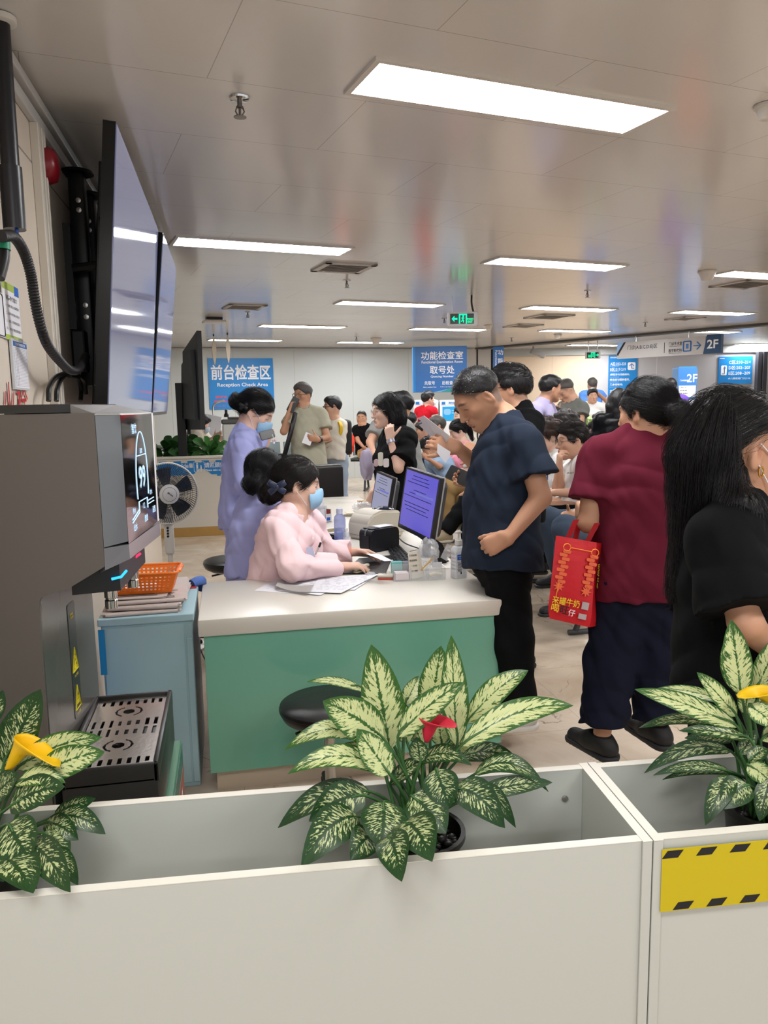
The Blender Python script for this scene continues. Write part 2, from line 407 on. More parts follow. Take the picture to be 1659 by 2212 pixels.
# ------------------------------------------------------------------ vents, sprinklers, detectors
M_VENT = mat('vent_white', '#bdb6ae', 0.4)
def vent(px, py, w, label):
    p = atZ(px, py, CH)
    t = thing('ceiling_vent', label, 'air vent', (p[0], p[1], CH), LIGHT_A, 'ceiling air vents')
    b = BM(); f = 0.05
    for x0, x1, y0, y1 in ((-w/2, w/2, w/2-f, w/2), (-w/2, w/2, -w/2, -w/2+f), (-w/2, -w/2+f, -w/2, w/2), (w/2-f, w/2, -w/2, w/2)):
        box(b, x0, x1, y0, y1, -0.014, 0.003)
    obj('vent_frame', b, M_VENT, t)
    b = BM(); n = 7
    for i in range(n):
        yy = -w/2+f+(i+0.5)*(w-2*f)/n
        box(b, -w/2+f, w/2-f, -0.016, 0.016, -0.0015, 0.0015, M=Matrix.Translation((0, yy, -0.006)) @ Matrix.Rotation(0.6, 4, 'X'))
    obj('vent_louvre', b, M_VENT, t)
    b = BM(); box(b, -w/2+f, w/2-f, -w/2+f, w/2-f, -0.0015, 0.001); obj('vent_backing', b, mat('vent_dark', '#2b2826', 0.8), t)
vent(742, 577, 0.44, 'square air vent between the two nearer ceiling light panels')
vent(528, 662, 0.44, 'square air vent above the two hanging white strips on the left')
vent(1186, 683, 0.5, 'square air vent below the ceiling light at the centre right')
vent(1612, 613, 0.5, 'square air vent at the right edge next to the dome camera')
vent(1480, 687, 0.4, 'flat air vent close to the lobby beam, far right')
vent(1130, 703, 0.45, 'flat access vent right of the exit sign, far')
M_BRASS = mat('sprinkler_metal', '#77726c', 0.3, metal=1.0)
def sprinkler(px, py, label):
    p = atZ(px, py, CH)
    t = thing('sprinkler', label, 'sprinkler', (p[0], p[1], CH), 0, 'ceiling sprinklers')
    b = BM(); lathe(b, [(0.0, 0), (0.038, -0.001), (0.036, -0.008), (0.014, -0.012), (0.0, -0.012)], 20); obj('escutcheon', b, M_CHROME, t, smooth=30)
    b = BM(); lathe(b, [(0.009, -0.01), (0.009, -0.03), (0.013, -0.032), (0.013, -0.038), (0.005, -0.04), (0.005, -0.06), (0.004, -0.066)], 14)
    for s in (-1, 1): tube(b, [(s*0.011, 0, -0.036), (s*0.016, 0, -0.05), (s*0.006, 0, -0.068)], 0.003, 6)
    obj('sprinkler_head', b, M_BRASS, t)
    b = BM(); lathe(b, [(0.0, -0.068), (0.024, -0.069), (0.024, -0.0715), (0.0, -0.072)], 16); obj('deflector', b, M_BRASS, t)
sprinkler(517, 210, 'large chrome sprinkler nearest the camera, left of the big light panel')
sprinkler(749, 605, 'sprinkler hanging below the nearer square air vent')
sprinkler(535, 674, 'sprinkler below the air vent on the left')
sprinkler(1269, 628, 'sprinkler between the two light panels on the right half')
sprinkler(1394, 696, 'sprinkler just in front of the dark lobby beam')
sprinkler(960, 687, 'sprinkler beside the left end of the exit sign')
sprinkler(770, 727, 'farthest sprinkler above the light panel near the back wall')
sprinkler(1105, 729, 'small far sprinkler near the column and lobby beam')
def dome(px, py, r, label, name='dome_camera', cat='dome camera'):
    p = atZ(px, py, CH); t = thing(name, label, cat, (p[0], p[1], CH))
    b = BM(); lathe(b, [(0, 0), (r, -0.002), (r, -r*0.22), (r*0.9, -r*0.3), (0, -r*0.3)], 28); obj('dome_base', b, mat('camera_white', '#d8d2ca', 0.3), t, smooth=35)
    b = BM(); lathe(b, [(r*0.88, -r*0.3), (r*0.72, -r*0.62), (r*0.6, -r*0.95), (r*0.35, -r*1.05), (0, -r*1.06)], 28, cap=False); obj('dome_cover', b, mat('camera_white'), t, smooth=50)
dome(1528, 585, 0.082, 'white dome camera on the ceiling left of the right edge light panel')
dome(1055, 702, 0.07, 'small round smoke detector right of the exit sign', 'smoke_detector', 'smoke detector')
dome(1205, 722, 0.07, 'small smoke detector in front of the lobby beam', 'smoke_detector', 'smoke detector')
dome(1660, 226, 0.055, 'white smoke detector cut off by the right edge beside the big light', 'smoke_detector', 'smoke detector')
dome(812, 730, 0.1, 'far flat white ceiling detector near the back wall', 'smoke_detector', 'smoke detector')
p = atZ(462, 686, CH)
t = thing('wifi_router', 'flat white access point with a dark bracket on the ceiling', 'access point', (p[0], p[1], CH), 0.2)
b = BM(); box(b, -0.1, 0.1, -0.06, 0.06, -0.035, 0, 0.004); obj('bracket', b, M_BLACK, t)
b = BM(); box(b, -0.14, 0.14, -0.12, 0.12, -0.07, -0.036, 0.015, seg=3); obj('housing', b, mat('camera_white'), t)
for px, y0, y1, ln, l in ((461, 722, 787, 0.42, 'left white lens shaped strip hanging from the ceiling'), (491, 719, 783, 0.46, 'right white lens shaped strip hanging from the ceiling')):
    p = atZ(px, y0, CH); k = ((y1-y0)/FPX*np.dot(np.array(p)-CPOS, FW))/ln
    t = thing('hanging_strip', l, 'hanging strip', tuple(p), 0.3, 'white strips hanging from the ceiling')
    b = BM(); prev = None; n = 18
    for i in range(n+1):
        f = i/n; z = -f*ln*k; wv = 0.006+0.038*math.sin(PI*max(0, f-0.12)/0.88)**0.9
        a = 0.15+f*0.5; cur = []
        for s in (-1, 1):
            for dd in (-0.004, 0.004): cur.append(b.verts.new((s*wv*math.cos(a)-dd*math.sin(a), s*wv*math.sin(a)+dd*math.cos(a), z)))
        cur = [cur[0], cur[1], cur[3], cur[2]]
        if prev:
            for j in range(4): b.faces.new((prev[j], prev[(j+1) % 4], cur[(j+1) % 4], cur[j]))
        prev = cur
    obj('ribbon', b, mat('strip_cream', '#c4bcab', 0.5), t, smooth=60)
    b = BM(); tube(b, [(0, 0, 0.0), (0, 0, -0.03)], 0.012, 8); obj('clip', b, M_BLACK, t)
# ================================================================== left wall fittings and screens
WX = -0.65
def on_left(px, py, X=WX): return Vector(atX(px, py, X))
# two wall screens, tilted towards the room
M_SCREEN = mat('dark_glossy_screen', '#0c0d12', 0.06, spec=0.9, emit='#aeb4e2', estr=0.26)
M_BEZEL = mat('screen_bezel_black', '#0a0a0b', 0.3)
def wall_tv(name, label, y0, y1, xt, zt, xb, zb, arms):
    top = Vector((xt, (y0+y1)/2, zt)); bot = Vector((xb, (y0+y1)/2, zb)); h = (top-bot).length
    pn = Pane((top+bot)/2, (0, 1, 0), top-bot); w = y1-y0
    # ez must look to +X (into the room)
    if pn.ez.x < 0: pn = Pane((top+bot)/2, (0, -1, 0), top-bot)
    t = thing(name, label, 'television', tuple(bot-Vector((0, 0, 0))), 0, 'screens on the left wall')
    b = BM(); pn.slab(b, w, h, -0.05, -0.004, r=0.008); obj('tv_casing', b, M_BEZEL, t, world=True, smooth=40)
    b = BM(); pn.slab(b, w*0.8, h*0.6, -0.085, -0.05, cv=-0.08, r=0.03); obj('rear_cover', b, M_BEZEL, t, world=True, smooth=40)
    b = BM(); pn.slab(b, w-0.02, h-0.03, -0.004, 0.0, cv=0.006); obj('tv_screen', b, M_SCREEN, t, world=True)
    for u in arms:
        b = BM(); box(b, u-0.03, u+0.03, -h/2+0.02, h/2-0.05, -0.12, -0.085, 0.004, M=pn.M())
        q0 = pn.p(u, 0.1, -0.1); q1 = Vector((WX+0.03, q0.y, q0.z-0.02)); tube(b, [q0, q1], 0.02, 8)
        obj('wall_arm', b, M_BLACK, t, world=True)
    return t
wall_tv('television', 'large wall screen tilted out from the left wall, the nearer of the two', 3.20, 5.0, -0.358, 2.585, -0.462, 1.46, (-0.5, 0.5))
wall_tv('television', 'second wall screen tilted out from the left wall, beyond the large nearer one', 5.08, 6.3, -0.335, 2.58, -0.462, 1.47, (-0.4, 0.4))
# free bracket rails standing from the wall in front of the screens
t = thing('screen_bracket', 'black double rail screen bracket on the left wall beside the alarm bell', 'bracket', (WX, 3.85, 1.5))
for i, (yy, z0, z1) in enumerate(((3.72, 1.62, 2.53), (3.97, 1.62, 2.50))):
    b = BM(); box(b, WX+0.02, WX+0.085, yy-0.045, yy+0.045, z0, z1, 0.01); lathe(b, [(0.0, 0), (0.075, 0), (0.07, 0.012), (0, 0.014)], 16, c=(WX+0.05, yy, z1))
    obj('bracket_rail', b, M_BLACK, t, world=True, smooth=40)
    for zz in (z1-0.12, z1-0.16, z0+0.35, z0+0.3):
        b = BM(); lathe(b, [(0.011, 0), (0.011, 0.006), (0, 0.007)], 10, M=frame_of((WX+0.06, yy-0.045, zz), (1, 0, 0), (0, 0, 1), (0, -1, 0)))
        obj('bolt', b, M_STEEL, t, world=True)
b = BM(); box(b, WX, WX+0.06, 3.6, 4.1, 1.68, 1.86, 0.01); box(b, WX, WX+0.03, 3.6, 4.1, 1.86, 2.3); obj('back_plate', b, M_BLACK, t, world=True)
# hanging pole at the left edge with its cable outlet
q = on_left(6, 115, -0.60)
t = thing('hanging_pole', 'black hanging pole cut off by the left edge under the ceiling', 'pole', (q.x, q.y, CH))
zb = on_left(10, 478, -0.60).z
b = BM(); tube(b, [(q.x, q.y, CH), (q.x, q.y-0.02, zb+0.15)], 0.026, 20); tube(b, [(q.x, q.y-0.02, zb+0.18), (q.x, q.y-0.025, zb)], 0.032, 20); obj('pole_tube', b, mat('pole_navy_black', '#15151c', 0.35), t, world=True, smooth=40)
b = BM(); lathe(b, [(0.03, 0), (0.045, -0.004), (0.045, -0.02), (0.03, -0.024)], 20, c=(q.x, q.y, CH)); obj('ceiling_flange', b, M_WHITE, t, world=True, smooth=40)
b = BM(); tube(b, [(q.x+0.005, q.y-0.025, zb+0.02), (q.x+0.005, q.y-0.025, zb-0.05)], 0.006, 8); obj('blue_cable', b, mat('cable_blue', '#2f66c8', 0.4), t, world=True, label='blue cable coming out of the pole')
# corrugated hose sweeping from the pole to the screens
hp = [on_left(x, y, -0.585+i*0.004) for i, (x, y) in enumerate(((2, 510), (30, 512), (52, 545), (66, 590), (74, 640), (84, 690), (100, 740), (125, 775), (150, 798), (170, 797), (185, 770)))]
pts = smoothpath(hp, 24); rs = [0.0155+0.0016*math.sin(i*2.1) for i in range(len(pts))]
b = BM(); tube(b, pts, rs, 12); tag(obj('corrugated_hose', b, mat('hose_black', '#19181a', 0.45), smooth=60), 'black corrugated cable hose sweeping down the left wall', 'hose')
t = thing('cable_bundle', 'black cables looped behind the water dispenser under the screens', 'cable', tuple(on_left(150, 860, -0.6)))
for pts in (((105, 866), (107, 835), (125, 812), (155, 808), (180, 822), (186, 850)), ((122, 866), (124, 838), (138, 812), (168, 800), (182, 780), (187, 745)), ((174, 866), (175, 840), (168, 818), (150, 812))):
    b = BM(); tube(b, smoothpath([on_left(x, y, -0.60) for x, y in pts], 8), 0.009, 8); obj('cable_loop', b, M_BLACK, t, world=True, smooth=60)
q0, q1 = on_left(0, 500, -0.60), on_left(4, 590, -0.61)
t = thing('cable_sleeve', 'black cable sleeve with a green clamp at the left edge below the pole', 'cable', tuple(q1))
b = BM(); tube(b, smoothpath([q0, on_left(6, 530, -0.60), on_left(6, 560, -0.60), on_left(-4, 600, -0.61)], 6), 0.018, 12); obj('sleeve', b, M_BLACK, t, world=True, smooth=60)
b = BM(); tube(b, [on_left(5, 519, -0.60), on_left(6, 540, -0.60)], 0.021, 14); obj('green_clamp', b, mat('clamp_green', '#1f8f6a', 0.4), t, world=True, smooth=40, label='green clamp')
# white cable ducts and the alarm bell
t = thing('cable_duct', 'white vertical cable duct on the left wall behind the corrugated hose', 'cable duct', (WX, 3.16, 1.3))
for yy, w in ((3.13, 0.035), (3.185, 0.02), (3.225, 0.02)):
    b = BM(); box(b, WX, WX+0.03, yy-w/2, yy+w/2, 1.2, 2.54, 0.003); obj('duct', b, mat('duct_white', '#d4cdc2', 0.4), t, world=True)
p = on_left(106, 352, WX+0.05)
t = thing('alarm_bell', 'dark red round alarm bell high on the left wall', 'alarm bell', tuple(p))
Mb = frame_of((WX+0.012, 3.255, 2.43), (0, 0.74, 0), (0, 0, 0.74), (0.74, 0, 0))
b = BM(); lathe(b, [(0.0, 0.075), (0.045, 0.073), (0.078, 0.058), (0.088, 0.03), (0.09, 0.018), (0.086, 0.016)], 32, M=Mb, cap=False); obj('bell_dome', b, mat('bell_red', '#7c1420', 0.3), t, world=True, smooth=50)
b = BM(); lathe(b, [(0.05, -0.02), (0.06, 0.0), (0.07, 0.018), (0, 0.02)], 24, M=Mb); obj('bell_base', b, M_BLACK, t, world=True, smooth=50)
# papers on the wall
INK = mat('print_black', '#16161a', 0.6); PAPER = mat('white_paper', '#e9e8ee', 0.6); RED = mat('print_red', '#b3161f', 0.6)
def pane_left(x0, y0, x1, y1, X=WX+0.003):
    a = on_left(x0, y0, X); c = on_left(x1, y1, X)
    return Pane(((a.x+c.x)/2, (a.y+c.y)/2, (a.z+c.z)/2), (0, 1, 0), (0, 0, 1)), abs(c.y-a.y), abs(c.z-a.z)
def pane_wall(yc, zc, w, h): return Pane((WX+0.003, yc, zc), (0, 1, 0), (0, 0, 1)), w, h
pn, w, h = pane_wall(2.65, 1.82, 0.19, 0.165*1.05)
t = thing('notice_sheet', 'white notice sheet with green bands on the left wall, four numbered lines', 'notice', tuple(pn.c))
pn.part(t, 'sheet', PAPER, w, h)
pn.part(t, 'header_band', mat('band_green', '#a9c04a', 0.6), w*0.72, h*0.13, 0.003, 0.0036, cu=-w*0.14, cv=h*0.435)
pn.part(t, 'header_corner', mat('band_blue', '#1f63c0', 0.6), w*0.27, h*0.17, 0.003, 0.0036, cu=w*0.36, cv=h*0.415)
pn.part(t, 'footer_band', mat('band_green'), w, h*0.09, 0.003, 0.0036, cv=-h*0.455)
pn.text(t, '消防四个能力', 0, h*0.24, h*0.085, INK, width=w*0.66, lift=0.004)
for i, s in enumerate(('一、检查消除火灾隐患能力', '二、组织扑救初起火灾能力', '三、组织人员疏散逃生能力', '四、消防宣传教育培训能力')):
    pn.text(t, s, 0.004, h*(0.1-i*0.135), h*0.05, INK, width=w*0.84, lift=0.004, bold=0.004)
pn, w, h = pane_wall(2.685, 1.662, 0.165, 0.145)
t = thing('schedule_clipboard', 'white board with a blue headed table hanging below the notice sheet', 'notice board', tuple(pn.c))
pn.part(t, 'board', mat('acrylic_white', '#d9dadf', 0.25), w+0.015, h+0.012, 0.0, 0.008)
pn.part(t, 'sheet', PAPER, w, h, 0.008, 0.0095)
pn.part(t, 'header_band', mat('band_blue2', '#2a64a8', 0.5), w, h*0.11, 0.0095, 0.0102, cv=h*0.43)
pn.text(t, '应急照明检查记录', 0, h*0.43, h*0.06, PAPER, width=w*0.7, lift=0.0105)
b = BM()
for i in range(26): pn.slab(b, w*0.92, 0.0006, 0.0096, 0.0099, cv=h*(0.34-i*0.032))
for u in (-0.46, -0.34, -0.25, 0.46): pn.slab(b, 0.0008, h*0.82, 0.0096, 0.0099, cu=w*u, cv=-h*0.06)
obj('table_lines', b, mat('print_grey', '#77788a', 0.6), t, world=True)
b = BM(); pn.slab(b, 0.02, 0.012, 0.009, 0.018, cv=h*0.5+0.002); obj('clip', b, M_STEEL, t, world=True)
pn, w, h = pane_wall(2.615, 1.54, 0.15, 0.11)
tt = letters(None, '火', pn.p(-0.07, 0), (0, 1, 0), (0, 0, 1), 0.13, RED, lift=0.002, bold=0.0); tag(tt, 'red painted character at the left edge of the wall above the dispenser', 'wall lettering')
tt = letters(None, '栓', pn.p(0.08, 0.0), (0, 1, 0), (0, 0, 1), 0.13, RED, lift=0.002, bold=0.0); tag(tt, 'red painted character under the schedule board above the dispenser', 'wall lettering')
pn, w, h = pane_wall(2.50, 1.80, 0.1, 0.13)
t = thing('framed_notice', 'thin framed notice cut off by the left edge', 'notice', tuple(pn.c)); pn.part(t, 'sheet', PAPER, w, h); 
b = BM(); tube(b, [pn.p(u, v, 0.004) for u, v in rrect(w*0.96, h*0.94, 0.01)], 0.0015, 6, closed=True); obj('border', b, INK, t, world=True)

# ================================================================== water dispenser
M_DGREY = mat('dispenser_side_brown_grey', '#5f5954', 0.38)
M_DGLOSS = mat('dispenser_glossy_grey', '#6e7378', 0.07, spec=0.8)
M_DBLK = mat('dispenser_gloss_black', '#08080a', 0.05, spec=0.9)
M_DTOP = mat('dispenser_top_grey', '#7d7a77', 0.35)
t = thing('water_dispenser', 'tall grey water dispenser with a lit display and drip tray, left foreground', 'water dispenser', (-0.5, 2.2, 0.0))
PL = [(-0.64, 1.985), (-0.313, 1.965), (-0.262, 2.045), (-0.222, 2.46), (-0.60, 2.50)]      # plan of the head
def zprism(bm, outline, z0, z1): prism(bm, outline, z0, z1, Matrix.Identity(4))
def headring(z): return [(x, y, z) for x, y in PL]
# head: side profile in xz lofted between near and far ends, cut by the chamfer
def loft(bm, A, Bp, capa=True, capb=True):
    a = [bm.verts.new(p) for p in A]; c = [bm.verts.new(p) for p in Bp]; n = len(a)
    for i in range(n): bm.faces.new((a[i], a[(i+1) % n], c[(i+1) % n], c[i]))
    if capa: bm.faces.new(a[::-1])
    if capb: bm.faces.new(c)
def sideprof(xf, zb):       # the head seen from the side: overhanging front, arc down into the tower
    arc = [(-0.455-0.018*math.sin(a)-0.0, zb-0.085+0.02*math.cos(a)) for a in (0.2, 0.7, 1.2, PI/2)]
    return [(-0.64, 1.51), (xf, 1.51), (xf, zb)]+[(-0.40, zb-0.05)]+arc+[(-0.478, 0.62), (-0.482, 0.30), (-0.64, 0.30)]
b = BM(); loft(b, [(x, 1.965+0.06*(-0.313-x)*1.0, z) for x, z in sideprof(-0.313, 1.135)], [(x, 1.995+0.06*(-0.313-x), z) for x, z in sideprof(-0.313, 1.135)])
obj('side_panel', b, M_DGREY, t, world=True)
b = BM(); loft(b, [(x, 2.45, z) for x, z in sideprof(-0.26, 1.12)], [(x, 2.49, z) for x, z in sideprof(-0.26, 1.12)])
obj('side_panel', b, M_DGREY, t, world=True)
b = BM(); zprism(b, [(-0.312, 1.968), (-0.264, 2.043), (-0.30, 2.06), (-0.33, 2.0)], 1.182, 1.503); obj('corner_panel', b, M_DGLOSS, t, world=True)
b = BM(); zprism(b, [(-0.2635, 2.045), (-0.222, 2.46), (-0.25, 2.47), (-0.29, 2.06)], 1.175, 1.503); obj('display_panel', b, M_DBLK, t, world=True)
b = BM(); loft(b, [(-0.3125, 1.967, 1.125), (-0.262, 2.044, 1.136), (-0.2205, 2.462, 1.128), (-0.27, 2.47, 1.12), (-0.33, 2.0, 1.11)], [(-0.3125, 1.967, 1.18), (-0.2635, 2.044, 1.174), (-0.222, 2.461, 1.168), (-0.27, 2.47, 1.168), (-0.33, 2.0, 1.18)]); obj('lower_lip', b, mat('dispenser_lip', '#74757a', 0.15), t, world=True)
b = BM(); zprism(b, [(-0.64, 1.98), (-0.40, 1.966), (-0.37, 1.99), (-0.33, 2.47), (-0.60, 2.50)], 1.512, 1.532); obj('top_cover', b, mat('dispenser_top_black', '#2a2928', 0.35), t, world=True)
b = BM(); loft(b, [(-0.372, 1.99, 1.511), (-0.313, 1.967, 1.504), (-0.262, 2.044, 1.503), (-0.222, 2.46, 1.502), (-0.33, 2.47, 1.511)], [(-0.372, 1.99, 1.531), (-0.316, 1.972, 1.509), (-0.266, 2.046, 1.507), (-0.226, 2.457, 1.506), (-0.332, 2.467, 1.531)]); obj('top_bezel', b, M_DTOP, t, world=True)
b = BM(); loft(b, [(-0.47, 1.985, 1.07), (-0.315, 1.985, 1.13), (-0.275, 2.055, 1.135), (-0.235, 2.45, 1.13), (-0.47, 2.46, 1.07)], [(-0.47, 1.985, 1.11), (-0.315, 1.985, 1.17), (-0.275, 2.055, 1.17), (-0.235, 2.45, 1.17), (-0.47, 2.46, 1.11)]); obj('head_underside', b, M_BLACK, t, world=True)
b = BM(); zprism(b, [(-0.474, 1.985), (-0.436, 2.47), (-0.60, 2.48), (-0.62, 1.99)], 0.30, 1.10); obj('tower_front', b, mat('tower_grey', '#56534f', 0.22), t, world=True)
b = BM(); zprism(b, [(-0.40, 2.0), (-0.287, 2.02), (-0.262, 2.38), (-0.37, 2.42)], 1.06, 1.135); obj('nozzle_block', b, M_BLACK, t, world=True)
for (px, py), z0, nm, colr in (((285, 1222), 1.115, 'hot', '#ff2f55'), ((238, 1262), 1.09, 'cold', '#2fa8ff')):
    yy = 2.36 if nm == 'hot' else 2.12
    c = Vector(atY(px, py, yy))
    b = BM(); lathe(b, [(0.016, 0.03), (0.017, 0.0), (0.017, -0.035), (0.014, -0.037), (0.014, -0.04), (0.0165, -0.043), (0.0165, -0.064), (0.0, -0.065)], 24, c=c); obj('nozzle', b, M_CHROME, t, world=True, smooth=35)
    a, mid, e = [Vector(atY(*q)) for q in (((277, 1208, 2.235), (291, 1205, 2.24), (303, 1196, 2.26)) if nm == 'hot' else ((241, 1251, 2.005), (262, 1246, 2.005), (273, 1233, 2.03)))]
    b = BM(); tube(b, [a, mid, e], 0.0035, 8); obj('light_strip', b, glow('strip_'+nm, colr, 2.2), t, world=True, label=('red' if nm == 'hot' else 'blue')+' light strip')
# display symbols
DP = Pane((-0.243, 2.2525, 1.34), Vector((-0.222, 2.46, 0))-Vector((-0.2635, 2.045, 0)), (0, 0, 1))
GL = glow('display_glow', '#bfe0ff', 1.5)
b = BM()
def stroke(*pts, r=0.0015): tube(b, [DP.p(u, v, 0.001) for u, v in pts], r, 5)
uu = lambda x: (x-0.5)*0.415
# a pointed arch with a cross bar, side branches
stroke(*[(0.075*math.cos(a)+0.0, -0.02+0.135*math.sin(a)) for a in np.linspace(-0.35, PI+0.35, 26)])
stroke((-0.06, 0.05), (0.062, 0.05)); stroke((-0.06, -0.075), (0.05, -0.075)); stroke((-0.06, -0.075), (-0.06, -0.105)); stroke((0.05, -0.075), (0.05, -0.105))
stroke((-0.15, -0.112), (-0.06, -0.095)); stroke((0.05, -0.085), (0.14, -0.085)); stroke((-0.15, -0.12), (-0.06, -0.103)); stroke((0.05, -0.095), (0.14, -0.095))
obj('display_lines', b, GL, t, world=True)
for s, u, v, h in (('99', 0.0, -0.01, 0.062), ('智饮', -0.07, 0.125, 0.028), ('温度', 0.0, 0.062, 0.015), ('热水', -0.125, -0.09, 0.016), ('冷水', 0.105, -0.065, 0.016), ('1:2', 0.0, -0.092, 0.016),
                   ('出水', -0.12, -0.135, 0.02), ('童锁', 0.02, -0.13, 0.02), ('设置', 0.135, -0.12, 0.02)): DP.text(t, s, u, v, h, GL, lift=0.0015)
b = BM(); DP.slab(b, 0.02, 0.33, 0.0, 0.001, cu=0.19); obj('side_label', b, PAPER, t, world=True, label='white printed label strip')
# warning label on the tower
TP = Pane((-0.4545, 2.235, 0.82), Vector((-0.436, 2.47, 0))-Vector((-0.474, 1.985, 0)), (0, 0, 1))
YL = mat('print_yellow', '#d8c81e', 0.5)
TP.part(t, 'warning_label', mat('label_black', '#2b2b2c', 0.3), 0.07, 0.33, 0.0, 0.0015, cv=0.0, r=0.008)
b = BM()
for v in (0.0, -0.11):
    tube(b, [TP.p(-0.026, v-0.03, 0.002), TP.p(0.026, v-0.03, 0.002), TP.p(0, v+0.035, 0.002)], 0.0022, 6, closed=True)
    if v == 0.0:
        tube(b, [TP.p(-0.012, -0.022, 0.002), TP.p(0.004, -0.002, 0.002), TP.p(-0.002, 0.012, 0.002)], 0.0035, 6); TP.slab(b, 0.04, 0.012, 0.0015, 0.002, cv=-0.024)
    else:
        for k in (-0.008, 0, 0.008): tube(b, [TP.p(k, v-0.018, 0.002), TP.p(k+0.003, v-0.006, 0.002), TP.p(k-0.002, v+0.004, 0.002)], 0.0018, 5)
TP.slab(b, 0.03, 0.014, 0.0015, 0.002, cv=0.128); obj('warning_signs', b, YL, t, world=True)
TP.text(t, '小心地滑', 0, -0.043, 0.009, YL); TP.text(t, '小心烫伤', 0, -0.153, 0.009, YL)
TP.text(t, '温馨提示', 0, 0.128, 0.008, M_BLACK, lift=0.0035); 
# drip tray
M_TRAY = mat('tray_black', '#232120', 0.35)
tx0, tx1, ty0, ty1, tz = -0.447, -0.212, 1.93, 2.45, 0.63
b = BM(); box(b, tx0, tx1, ty0, ty1, 0.455, tz-0.03, 0.012)
for x0, x1, y0, y1 in ((tx0, tx1, ty0, ty0+0.014), (tx0, tx1, ty1-0.014, ty1), (tx0, tx0+0.014, ty0, ty1), (tx1-0.014, tx1, ty0, ty1)): box(b, x0, x1, y0, y1, tz-0.05, tz, 0.004)
obj('drip_tray', b, M_TRAY, t, world=True, smooth=30)
M_PLATE = mat('tray_steel', '#d6cdc4', 0.24, metal=1.0, bump=0.04, bscale=60)
# steel grille with real slots: a grid of cells, slot cells left out
b = BM(); gx0, gx1, gy0, gy1 = tx0+0.016, tx1-0.016, ty0+0.016, ty1-0.016; gz = tz-0.012
NXG, NYG = 76, 176
def slotted(u, v):      # u across (0..1 from the tower), v along (0 near .. 1 far)
    X = u*(gx1-gx0); Yy = v*(gy1-gy0); Lx = gx1-gx0
    for row, (vc, ln, off) in enumerate(((0.93, 0.03, 0), (0.60, 0.042, 0), (0.47, 0.042, 0), (0.085, 0.03, 0))):
        if row in (1, 2):
            cols = [(0.07, 1), (0.19, 1), (0.31, 1), (0.43, 0.55), (0.55, 0.55), (0.67, 0.55), (0.80, 1), (0.92, 1)]
        else: cols = [(0.1, 0.7), (0.22, 1), (0.34, 0.9), (0.46, 0.8), (0.58, 0.8), (0.70, 0.8), (0.81, 1), (0.92, 0.7)]
        for cu, k in cols:
            if abs(X-cu*Lx) < 0.0048 and abs(Yy-vc*(gy1-gy0)) < ln*0.5*k+0.004: return True
    for vc in (0.78, 0.29):
        dx = X-0.5*Lx; dy = Yy-vc*(gy1-gy0); r = math.hypot(dx, dy)
        if r < 0.017: return True
        if 0.033 < r < 0.039 and abs(dx) > 0.016: return True
    return False
vg = {}
def gv(i, j):
    if (i, j) not in vg: vg[(i, j)] = b.verts.new((gx0+(gx1-gx0)*i/NXG, gy0+(gy1-gy0)*j/NYG, gz))
    return vg[(i, j)]
for i in range(NXG):
    for j in range(NYG):
        if not slotted((i+0.5)/NXG, (j+0.5)/NYG): b.faces.new((gv(i, j), gv(i+1, j), gv(i+1, j+1), gv(i, j+1)))
r = bmesh.ops.extrude_face_region(b, geom=b.faces[:]); bmesh.ops.translate(b, vec=(0, 0, -0.003), verts=[v for v in r['geom'] if isinstance(v, bmesh.types.BMVert)])
bmesh.ops.recalc_face_normals(b, faces=b.faces); obj('drip_grille', b, M_PLATE, t, world=True)
# stand under the tray with its printed panel
b = BM(); box(b, -0.64, -0.195, 1.99, 2.47, 0.0, 0.452, 0.006); obj('stand', b, mat('stand_green', '#4f7d63', 0.3), t, world=True)
SP = Pane((-0.1945, 2.24, 0.27), (0, 1, 0), (0, 0, 1))
SP.part(t, 'printed_panel', mat('panel_green', '#37655a', 0.3), 0.46, 0.34, 0.0, 0.002)
b = BM(); prism(b, [(-0.2, -0.16), (0.12, -0.16), (0.22, -0.02), (0.22, 0.1), (-0.1, 0.1), (-0.18, -0.02)], 0.002, 0.003, SP.M()); obj('printed_banner', b, mat('panel_brick', '#8e4b41', 0.35), t, world=True)
for s, v, u in (('纯净 健康', 0.05, 0.02), ('好水 PULI', -0.05, 0.0)): SP.text(t, s, u, v, 0.05, PAPER, lift=0.004)

# ================================================================== blue cabinet, papers, basket
M_CAB = mat('cabinet_blue', '#a9c8d2', 0.35)
t = thing('filing_cabinet', 'pale blue metal cabinet between the water dispenser and the desk', 'cabinet', (-0.34, 3.3, 0), 0)
b = BM(); box(b, -0.515, -0.172, 3.045, 3.60, 0.0, 0.69, 0.004); obj('cabinet_body', b, M_CAB, t, world=True)
b = BM(); box(b, -0.525, -0.165, 3.035, 3.61, 0.69, 0.72, 0.004); obj('cabinet_top', b, mat('cabinet_blue'), t, world=True)
b = BM(); box(b, -0.508, -0.205, 3.040, 3.046, 0.02, 0.68, 0.002); obj('cabinet_panel', b, M_CAB, t, world=True)
b = BM(); box(b, -0.198, -0.174, 3.040, 3.046, 0.02, 0.62, 0.002); obj('cabinet_edge', b, M_CAB, t, world=True)
M_NEWS = mat('newsprint', '#bdb0ab', 0.75, var=0.12, vscale=30)
NG = 'newspapers stacked on the blue cabinet'
zc = 0.7205
